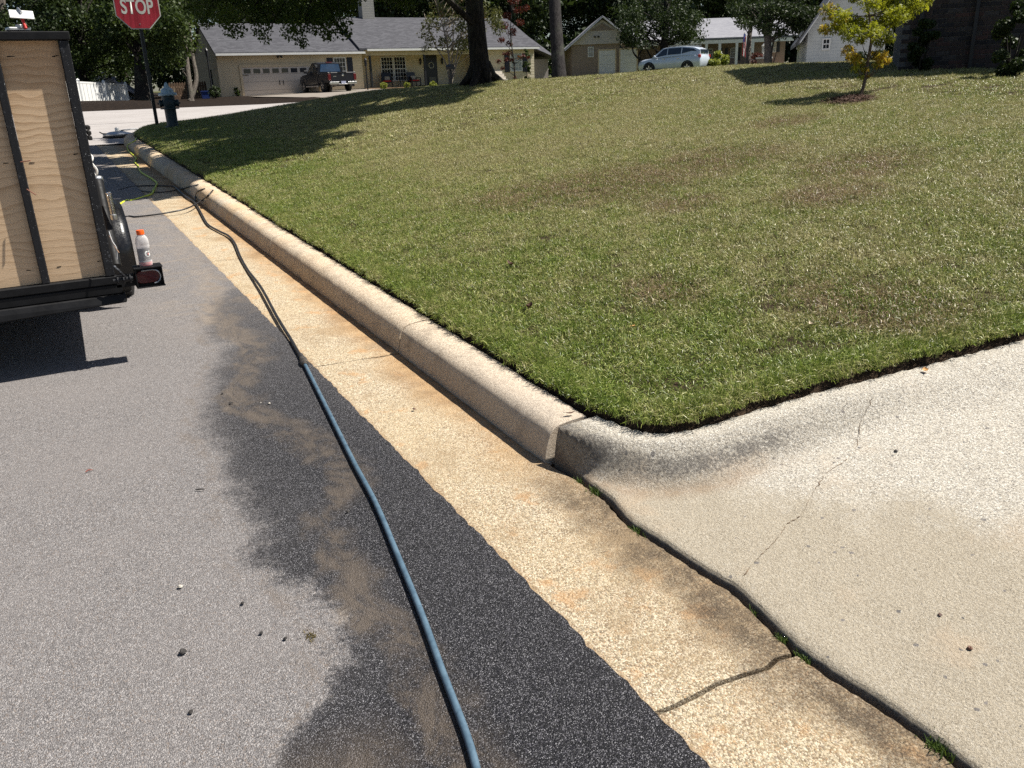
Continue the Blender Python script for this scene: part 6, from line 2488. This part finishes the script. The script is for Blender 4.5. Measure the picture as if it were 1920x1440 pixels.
vs += [(a, b, c + .15) for a, b, c in vs]
m.add(vs, [(0, 3, 2, 1), (7, 4, 5, 6), (0, 1, 5, 4), (1, 2, 6, 5), (2, 3, 7, 6), (3, 0, 4, 7)])
m.build('roof', M_shingle, bh)
MB().prism([(.02, WH + .003), (5.98, WH + .003), (3.0, WH + 1.7)], .12, M=Matrix.Rotation(R(90), 3, 'Z'), c=(.15, 0, 0)).build('gable', BR[0], bh)

# ------------------------------------------------------------------ fences, far gable, lamp pier, posts, mailbox
fa, fb = D(100, 196, 35), D(240, 186, 44)
dv = (fb - fa).normalized()
wf = thing('vinyl_fence', 'white vinyl privacy fence behind the cross street at left', 'fence', (0, 0, 0))
Lf = (fb - fa).length
for k in range(4):
    q = fa + dv * (Lf * k / 3)
    zq = gz_(q.x, q.y) - .1
    MB().span((q.x - .065, q.y - .065, zq), (q.x + .065, q.y + .065, zq + 1.02)).build('post', M_white, wf)
    c_ = MB().lathe([(.10, 0), (.10, .02), (.01, .09)], (q.x, q.y, zq + 1.02), 4, Matrix.Rotation(R(45), 3, 'Z')).build('post_cap', M_white, wf)
    if k < 3:
        q2 = fa + dv * (Lf * (k + 1) / 3)
        for z0_, z1_ in ((.90, .98), (.06, .14)):
            MB().bar((q.x, q.y, zq + (z0_ + z1_) / 2), (q2.x, q2.y, gz_(q2.x, q2.y) - .1 + (z0_ + z1_) / 2), .04, z1_ - z0_).build('rail', M_white, wf)
        nbd = 7
        for j in range(nbd):
            a = q.lerp(q2, (j + .04) / nbd)
            b = q.lerp(q2, (j + .96) / nbd)
            zz = gz_(a.x, a.y) - .1
            MB().bar((a.x, a.y, zz + .52), (b.x, b.y, zz + .52), .022, .80).build('board', M_white, wf)
pf = thing('picket_fence', 'weathered wooden picket fence between the hydrant and the garage', 'fence', (0, 0, 0))
M_picket = plain('weathered_picket', (.15, .095, .06), .9, var=.4, scale=10)
fa, fb = D(322, 184, 52), D(388, 182, 54)
for k in range(15):
    q = fa.lerp(fb, k / 14)
    zq = gz_(q.x, q.y) - .05
    MB().prism([(-.065, 0), (.065, 0), (.065, 1.0), (0, 1.1), (-.065, 1.0)], .025, c=(q.x, q.y, zq)).build('picket', M_picket, pf)
for z_ in (.3, .8):
    a, b = fa.copy(), fb.copy()
    a.z, b.z = gz_(a.x, a.y) - .05 + z_, gz_(b.x, b.y) - .05 + z_
    MB().bar(a + Vector((0, .05, 0)), b + Vector((0, .05, 0)), .04, .09).build('rail', M_picket, pf)
# white gable behind the vinyl fence
gp = D(178, 165, 62)
fgh = thing('white_shed', 'small white gabled building behind the vinyl fence', 'building', (gp.x, gp.y, 0), R(-12))
k = 62 / FPX
MB().prism([(-2.2, 1.2), (2.2, 1.2), (2.2, 2.45), (0, 4.05), (-2.2, 2.45)], 5).build('wall', siding_material('white_siding', (.55, .57, .58), .15), fgh)
m = MB()
for s_ in (-1, 1):
    vs = [(0, -.3, 4.08), (s_ * 2.6, -.3, 2.2), (s_ * 2.6, 5.3, 2.2), (0, 5.3, 4.08)]
    vs += [(a, b, c + .12) for a, b, c in vs]
    m.add(vs, [(0, 1, 2, 3), (7, 6, 5, 4), (0, 4, 5, 1), (1, 5, 6, 2), (2, 6, 7, 3), (3, 7, 4, 0)])
m.build('roof', M_shinglelight, fgh)
MB().span((-.7, -.04, 2.1), (.2, -.003, 2.42)).build('vent', plain('grey_vent', (.2, .2, .2), .6), fgh)
# lamp pier
lp = D(1432, 122, 43)
lp.z = gz_(lp.x, lp.y)
pi_ = thing('lamp_pier', 'brick pier topped by a white lantern beside the grey trunk', 'lamp', lp)
MB().span((-.25, -.25, -.1), (.25, .25, .75)).build('pier', M_redbrick, pi_)
MB().span((-.30, -.30, .752), (.30, .30, .84)).build('cap', M_trimwhite, pi_)
MB().lathe([(.06, .84), (.05, 1.0), (.13, 1.05), (.15, 1.35), (.18, 1.38), (.06, 1.52), (.02, 1.62)], (0, 0, 0), 8).build('lantern', M_trimwhite, pi_)
wp_ = D(1351, 122, 55)
wp_.z = gz_(wp_.x, wp_.y)
wpo = thing('garden_post', 'thin white garden post beside the ornamental grass', 'post', wp_)
MB().lathe([(.05, -.1), (.045, .95), (.09, 1.0), (.09, 1.1), (.02, 1.28)], n=10).build('shaft', M_trimwhite, wpo)
# black lamp post beside the garage and another by the porch
for u, v0, v1, dp_, lab_ in ((401, 192, 104, 50, 'thin black post at the left corner of the garage'), (690, 170, 113, 52, 'thin black hook post in front of the porch end')):
    b_ = D(u, v0, dp_)
    b_.z = gz_(b_.x, b_.y) - .1
    h_ = (v0 - v1) * dp_ / FPX + .1
    po = thing('black_post', lab_, 'post', b_)
    MB().lathe([(.045, 0), (.04, h_ - .5), (.055, h_ - .48)], n=8).build('shaft', M_blackwood, po)
    MB().lathe([(.075, h_ - .48), (.085, h_ - .15), (.10, h_ - .13), (.02, h_)], n=8).build('head', M_blackwood, po)
mb_ = D(846, 160, 43)
mb_.z = gz_(mb_.x, mb_.y) - .05
mbx = thing('mailbox', 'dark curbside mailbox in front of the crape myrtle', 'mailbox', mb_)
MB().span((-.05, -.05, 0), (.05, .05, 1.0)).build('post', M_blackwood, mbx)
MB().prism([(-.13, 1.0), (.13, 1.0), (.13, 1.14), (.09, 1.23), (0, 1.26), (-.09, 1.23), (-.13, 1.14)], .5, c=(0, -.25, 0)).build('box', M_blackwood, mbx)
bb = D(386, 185, 50.5)
bb.z = gz_(bb.x, bb.y)
bin_ = thing('recycling_bin', 'small blue bin at the foot of the black post by the garage', 'bin', bb)
MB().add([(-.2, -.15, 0), (.2, -.15, 0), (.2, .15, 0), (-.2, .15, 0), (-.25, -.19, .42), (.25, -.19, .42), (.25, .19, .42), (-.25, .19, .42)], [(0, 3, 2, 1), (4, 5, 6, 7), (0, 1, 5, 4), (1, 2, 6, 5), (2, 3, 7, 6), (3, 0, 4, 7)]).build('tub', plain('blue_plastic', (.02, .05, .22), .5), bin_)
MB().span((-.27, -.21, .423), (.27, .21, .46)).build('rim', plain('blue_plastic_rim', (.02, .05, .22), .5), bin_)
# driveway slabs of the far houses
tag(MB().grid(np.array([[[x, y, gz_(x, y) + .03] for x in np.linspace(11.8, 20.3, 8)] for y in np.linspace(34.3, 56.95, 12)])).build('far_driveway', plain('far_concrete', (.22, .19, .16), .9), smooth_=True), kind='structure')


# ------------------------------------------------------------------ vehicles
def loft(stations, n=None):
    """stations: list of lists of (x,y,z) half-sections from bottom centre to top centre, mirrored in x"""
    m = MB()
    rows = []
    for st_ in stations:
        half_ = [Vector(p_) for p_ in st_]
        rows.append(half_ + [Vector((-p_.x, p_.y, p_.z)) for p_ in half_[::-1]])
    P = np.array([[tuple(p_) for p_ in r2 + [r2[0]]] for r2 in rows])
    m.grid(P)
    nn = P.shape[1]
    m.f.append(tuple(range(nn - 1)))
    m.f.append(tuple((len(rows) - 1) * nn + k for k in range(nn - 1))[::-1])
    return m


def car_wheel(parent, x, y, rad, side, rim_m):
    side_ = side
    wheel_parts_simple(parent, x, y, rad, side_, rim_m)


def wheel_parts_simple(parent, x, y, rad, side, rim_m):
    Mx = Matrix.Rotation(R(90), 3, 'Y')
    wid = .22
    w = MB().lathe([(rad * .62, -wid / 2), (rad * .9, -wid / 2), (rad, -wid * .35), (rad, wid * .35), (rad * .9, wid / 2), (rad * .62, wid / 2)], (x, y, rad), 24, Mx).build('wheel', M_rubber, parent, smooth_=True)
    rm = MB()
    rm.lathe([(rad * .66, wid * .42 * side), (rad * .62, wid * .50 * side), (rad * .57, wid * .46 * side), (rad * .55, wid * .25 * side)], (x, y, rad), 24, Mx)
    for k in range(5):
        a = k * 2 * math.pi / 5 + .3
        rm.bar((x + side * wid * .44, y + .05 * math.cos(a), rad + .05 * math.sin(a)), (x + side * wid * .46, y + rad * .58 * math.cos(a), rad + rad * .58 * math.sin(a)), .075, .03, up=(side, 0, 0))
    rm.lathe([(.02, wid * .5 * side), (.065, wid * .46 * side), (.07, wid * .3 * side)], (x, y, rad), 12, Mx)
    rm.build('rim', rim_m, w)


def paint(name, c, rough=.25, metal=.4):
    t = NT(name)
    return t.bsdf(t.mix(t.mapr(t.noise(2, 3), .3, .7), tuple(x * .95 for x in c), c), rough, metal=metal, coat=.8 if metal else .15, spec=.35)


# --- silver blue crossover
M_silver = paint('silver_blue_paint', (.62, .68, .77), .30, .15)
sv = D(1262, 137, 56)
sv.z = gz_(sv.x, sv.y) + .02
view = math.atan2(sv.x, sv.y)
suv = thing('crossover_car', 'silver blue crossover parked beyond the lawn with its nose to the left', 'car', sv, -view + R(90 - 24 + 0))
# local: +Y is the nose
L2, W2 = 2.31, .92


def sec(y, w, zb__, zt__, tuck=.9):
    return [(0, y, zb__), (w * .86, y, zb__), (w * .97, y, zb__ + .12), (w, y, zb__ + (zt__ - zb__) * .5), (w * .985, y, zt__ - .14), (w * tuck, y, zt__ - .03), (0, y, zt__)]


st_ = [sec(-2.30, .70, .42, .95, .8), sec(-2.22, .84, .30, 1.08, .85), sec(-1.9, .91, .24, 1.14), sec(-1.2, .92, .22, 1.12), sec(0, .92, .22, 1.06), sec(.9, .92, .22, 1.02), sec(1.25, .92, .22, 1.02), sec(1.7, .91, .24, .98, .88), sec(2.08, .86, .26, .90, .85), sec(2.25, .74, .30, .80, .8), sec(2.31, .60, .36, .70, .8)]
loft(st_).build('body', M_silver, suv, smooth_=True)
cab = [(-2.18, 1.05, .80, 1.40, .66), (-1.75, 1.08, .86, 1.58, .68), (-.9, 1.08, .88, 1.66, .70), (.0, 1.04, .88, 1.66, .70), (.45, 1.02, .88, 1.60, .69), (1.20, .99, .86, 1.06, .80)]
CB = [[(0, y, zb__), (wb, y, zb__), (wt, y, zt__ - .03), (wt * .85, y, zt__), (0, y, zt__ + .015)] for y, zb__, wb, zt__, wt in cab]
loft(CB).build('cabin', M_silver, suv, smooth_=True)


def side_pt(cab_, y, f, side, off=.012):
    ys_ = [c[0] for c in cab_]
    g = lambda i: float(np.interp(y, ys_, [c[i] for c in cab_]))
    zb__, wb, zt__, wt = g(1), g(2), g(3) - .03, g(4)
    return (side * (wb + (wt - wb) * f + off), y, zb__ + (zt__ - zb__) * f)


def side_window(parent, cab_, pts, mat):
    for side in (-1, 1):
        vs = [side_pt(cab_, y, f, side) for y, f in pts]
        vi = [side_pt(cab_, y, f, side, -.02) for y, f in pts]
        n = len(vs)
        MB().add(vs + vi, [tuple(range(n)), tuple(range(2 * n - 1, n - 1, -1))] + [(i, i + n, (i + 1) % n + n, (i + 1) % n) for i in range(n)]).build('side_window', mat, parent)


M_tint = plain('tinted_glass', (.015, .025, .04), .06, var=.2, spec=.8)
side_window(suv, cab, [(.98, .22), (.40, .92), (.12, .92), (.12, .22)], M_tint)
side_window(suv, cab, [(.06, .22), (.06, .92), (-.88, .92), (-.88, .22)], M_tint)
side_window(suv, cab, [(-.95, .24), (-.95, .92), (-1.72, .84), (-1.95, .62), (-1.6, .55)], M_tint)
w0, w1 = cab[-1], cab[-2]
MB().add([(-.74, 1.13, 1.12), (.74, 1.13, 1.12), (.60, .52, 1.60), (-.60, .52, 1.60), (-.74, 1.10, 1.09), (.74, 1.10, 1.09), (.60, .48, 1.56), (-.60, .48, 1.56)],
         [(0, 1, 2, 3), (4, 7, 6, 5), (0, 4, 5, 1), (1, 5, 6, 2), (2, 6, 7, 3), (3, 7, 4, 0)]).build('windscreen', M_tint, suv)
MB().span((-.62, -2.20, 1.18), (.62, -2.10, 1.42)).build('rear_window', M_tint, suv)
gr = MB().span((-.50, 2.26, .52), (.50, 2.335, .76)).build('grille', M_blackwood, suv, bevel=.03)
for z in (.57, .64, .71):
    MB().span((-.44, 2.33, z - .01), (.44, 2.342, z + .01)).build('grille_bar', M_chrome, gr)
MB().span((-.62, 2.20, .34), (.62, 2.30, .46)).build('lower_intake', M_blackwood, suv, bevel=.02)
for s_ in (-1, 1):
    MB().add([(s_ * .52, 2.25, .74), (s_ * .84, 2.06, .84), (s_ * .86, 1.92, .90), (s_ * .58, 2.20, .82), (s_ * .52, 2.29, .72), (s_ * .86, 2.10, .80), (s_ * .885, 1.92, .86), (s_ * .6, 2.26, .80)],
             [(0, 1, 2, 3), (4, 7, 6, 5), (0, 4, 5, 1), (1, 5, 6, 2), (2, 6, 7, 3), (3, 7, 4, 0)]).build('headlight', plain('headlight_glass', (.10, .12, .16), .08), suv)
    MB().span((s_ * .80 - .06, -2.27, .92), (s_ * .80 + .06, -2.10, 1.10)).build('tail_light', M_redplastic, suv, bevel=.02)
    mi = MB().box((s_ * 1.0, .92, 1.10), (.20, .10, .14)).build('mirror', M_silver, suv, bevel=.03)
    MB().bar((s_ * .62, -1.7, 1.70), (s_ * .64, .1, 1.72), .04, .03).build('roof_rail', M_chrome, suv)
    for y in (-1.38, 1.36):
        wheel_parts_simple(suv, s_ * .83, y, .345, s_, M_chrome)
        ar = MB()
        a_in = [(y + .36 * math.cos(a), .345 + .36 * math.sin(a)) for a in np.linspace(0, math.pi, 14)]
        a_out = [(y + .44 * math.cos(a), .345 + .44 * math.sin(a)) for a in np.linspace(0, math.pi, 14)]
        for i in range(13):
            vs = [(s_ * .925, *a_in[i]), (s_ * .925, *a_out[i]), (s_ * .925, *a_out[i + 1]), (s_ * .925, *a_in[i + 1])]
            vs += [(s_ * .80, b, c) for a, b, c in vs]
            ar.add(vs, [(0, 1, 2, 3), (4, 7, 6, 5), (0, 4, 5, 1), (1, 5, 6, 2), (2, 6, 7, 3), (3, 7, 4, 0)])
        ar.lathe([(.355, -.03), (.355, .03)], (s_ * .895, y, .345), 20, Matrix.Rotation(R(90), 3, 'Y'))
        ar.build('arch_cladding', M_rubber, suv)
    for y in (.32, -.72):
        MB().box((s_ * .925, y, .93), (.03, .18, .035)).build('door_handle', M_chrome, suv)
    MB().span((s_ * .90 - .035, -1.0, .22), (s_ * .90 + .035, .98, .32)).build('sill', M_rubber, suv, bevel=.01)

# --- dark pickup in front of the garage
M_dpaint = paint('dark_navy_paint', (.006, .007, .012), .40, 0)
tk = D(645, 176, 50.5)
tk.z = gz_(tk.x, tk.y) + .02
truck = thing('pickup_truck', 'dark pickup truck parked facing the garage door', 'truck', tk, R(5))
S_ = .94


def tsec(y, w, zb__, zt__):
    return [(0, y, zb__), (w * .9, y, zb__), (w, y, zb__ + .15), (w, y, zt__ - .15), (w * .95, y, zt__ - .02), (0, y, zt__)]


# rear of the truck at y = 0, nose towards +Y; bed is open
bed_ = MB()
bed_.add([(-.93, .12, .55), (-.78, .12, .55), (-.78, 1.9, .55), (-.93, 1.9, .55), (-.97, .05, 1.2), (-.80, .05, 1.2), (-.80, 1.9, 1.2), (-.97, 1.9, 1.2)], [(0, 3, 2, 1), (4, 5, 6, 7), (0, 1, 5, 4), (1, 2, 6, 5), (2, 3, 7, 6), (3, 0, 4, 7)])
bed_.add([(.93, .12, .55), (.78, .12, .55), (.78, 1.9, .55), (.93, 1.9, .55), (.97, .05, 1.2), (.80, .05, 1.2), (.80, 1.9, 1.2), (.97, 1.9, 1.2)], [(0, 1, 2, 3), (4, 7, 6, 5), (0, 4, 5, 1), (1, 5, 6, 2), (2, 6, 7, 3), (3, 7, 4, 0)])
bed_.span((-.78, .1, .60), (.78, 1.9, .68))
bed_.build('bed', M_dpaint, truck, bevel=.03)
tg = MB().span((-.80, .0, .62), (.80, .10, 1.19)).build('tailgate', M_dpaint, truck, bevel=.03)
MB().lathe([(.085, 0), (.075, .012), (.03, .016)], (.05, 0, 1.02), 14, Matrix.Rotation(R(90), 3, 'X')).build('emblem', M_chrome, tg)
MB().span((-.62, -.008, .92), (-.42, -.001, .96)).build('badge', M_chrome, tg)
MB().span((-.30, -.02, 1.15), (.30, .05, 1.20)).build('handle', M_blackwood, tg)
loft([tsec(1.9, .96, .45, 1.22), tsec(3.2, .96, .42, 1.22), tsec(3.7, .96, .42, 1.20), tsec(4.6, .95, .45, 1.16), tsec(5.2, .90, .5, 1.05), tsec(5.4, .8, .5, .95)]).build('body', M_dpaint, truck, smooth_=True)
tcab = [(1.92, 1.16, .93, 1.78, .74), (2.4, 1.16, .93, 1.88, .76), (3.1, 1.16, .93, 1.88, .76), (3.9, 1.14, .92, 1.24, .85)]
loft([[(0, y, zb__), (wb, y, zb__), (wt, y, zt__ - .03), (wt * .85, y, zt__), (0, y, zt__ + .015)] for y, zb__, wb, zt__, wt in tcab]).build('cabin', M_dpaint, truck, smooth_=True)
side_window(truck, tcab, [(2.05, .15), (2.05, .9), (2.55, .9), (2.55, .15)], M_tint)
side_window(truck, tcab, [(2.62, .15), (2.62, .9), (3.15, .9), (3.62, .3), (3.62, .15)], M_tint)
MB().add([(-.72, 1.895, 1.28), (.72, 1.895, 1.28), (.62, 1.90, 1.75), (-.62, 1.90, 1.75), (-.72, 1.95, 1.28), (.72, 1.95, 1.28), (.62, 1.96, 1.75), (-.62, 1.96, 1.75)],
         [(0, 1, 2, 3), (4, 7, 6, 5), (0, 4, 5, 1), (1, 5, 6, 2), (2, 6, 7, 3), (3, 7, 4, 0)]).build('rear_window', plain('blue_reflecting_glass', (.02, .06, .14), .05, var=.2, spec=.9), truck)
MB().span((-.22, 1.97, 1.83), (.22, 2.05, 1.89)).build('brake_light', plain('dim_red', (.12, .02, .025), .3), truck)
bp_ = MB()
bp_.span((-.93, -.14, .46), (-.30, .02, .62))
bp_.span((.30, -.14, .46), (.93, .02, .62))
bp_.span((-.30, -.12, .44), (.30, .02, .50))
bp_.build('rear_bumper', M_chrome, truck, bevel=.02)
MB().span((-.16, -.145, .50), (.16, -.135, .65)).build('licence_plate', plain('plate', (.40, .42, .55), .5), truck)
for s_ in (-1, 1):
    MB().span((s_ * .88 - .09, -.012, .72), (s_ * .88 + .09, .12, 1.10)).build('tail_light', plain('red_lens', (.10, .006, .008), .3), truck, bevel=.015)
    for y in (1.15, 4.45):
        wheel_parts_simple(truck, s_ * .85, y, .39, s_, M_chrome)
    MB().box((s_ * 1.10, 3.5, 1.32), (.22, .10, .18)).build('mirror', M_blackwood, truck, bevel=.02)
    MB().span((s_ * .96 - .05, 1.75, .36), (s_ * .96 + .05, 3.95, .44)).build('side_step', M_chrome, truck, bevel=.01)
truck.scale = (.94, .94, .94)
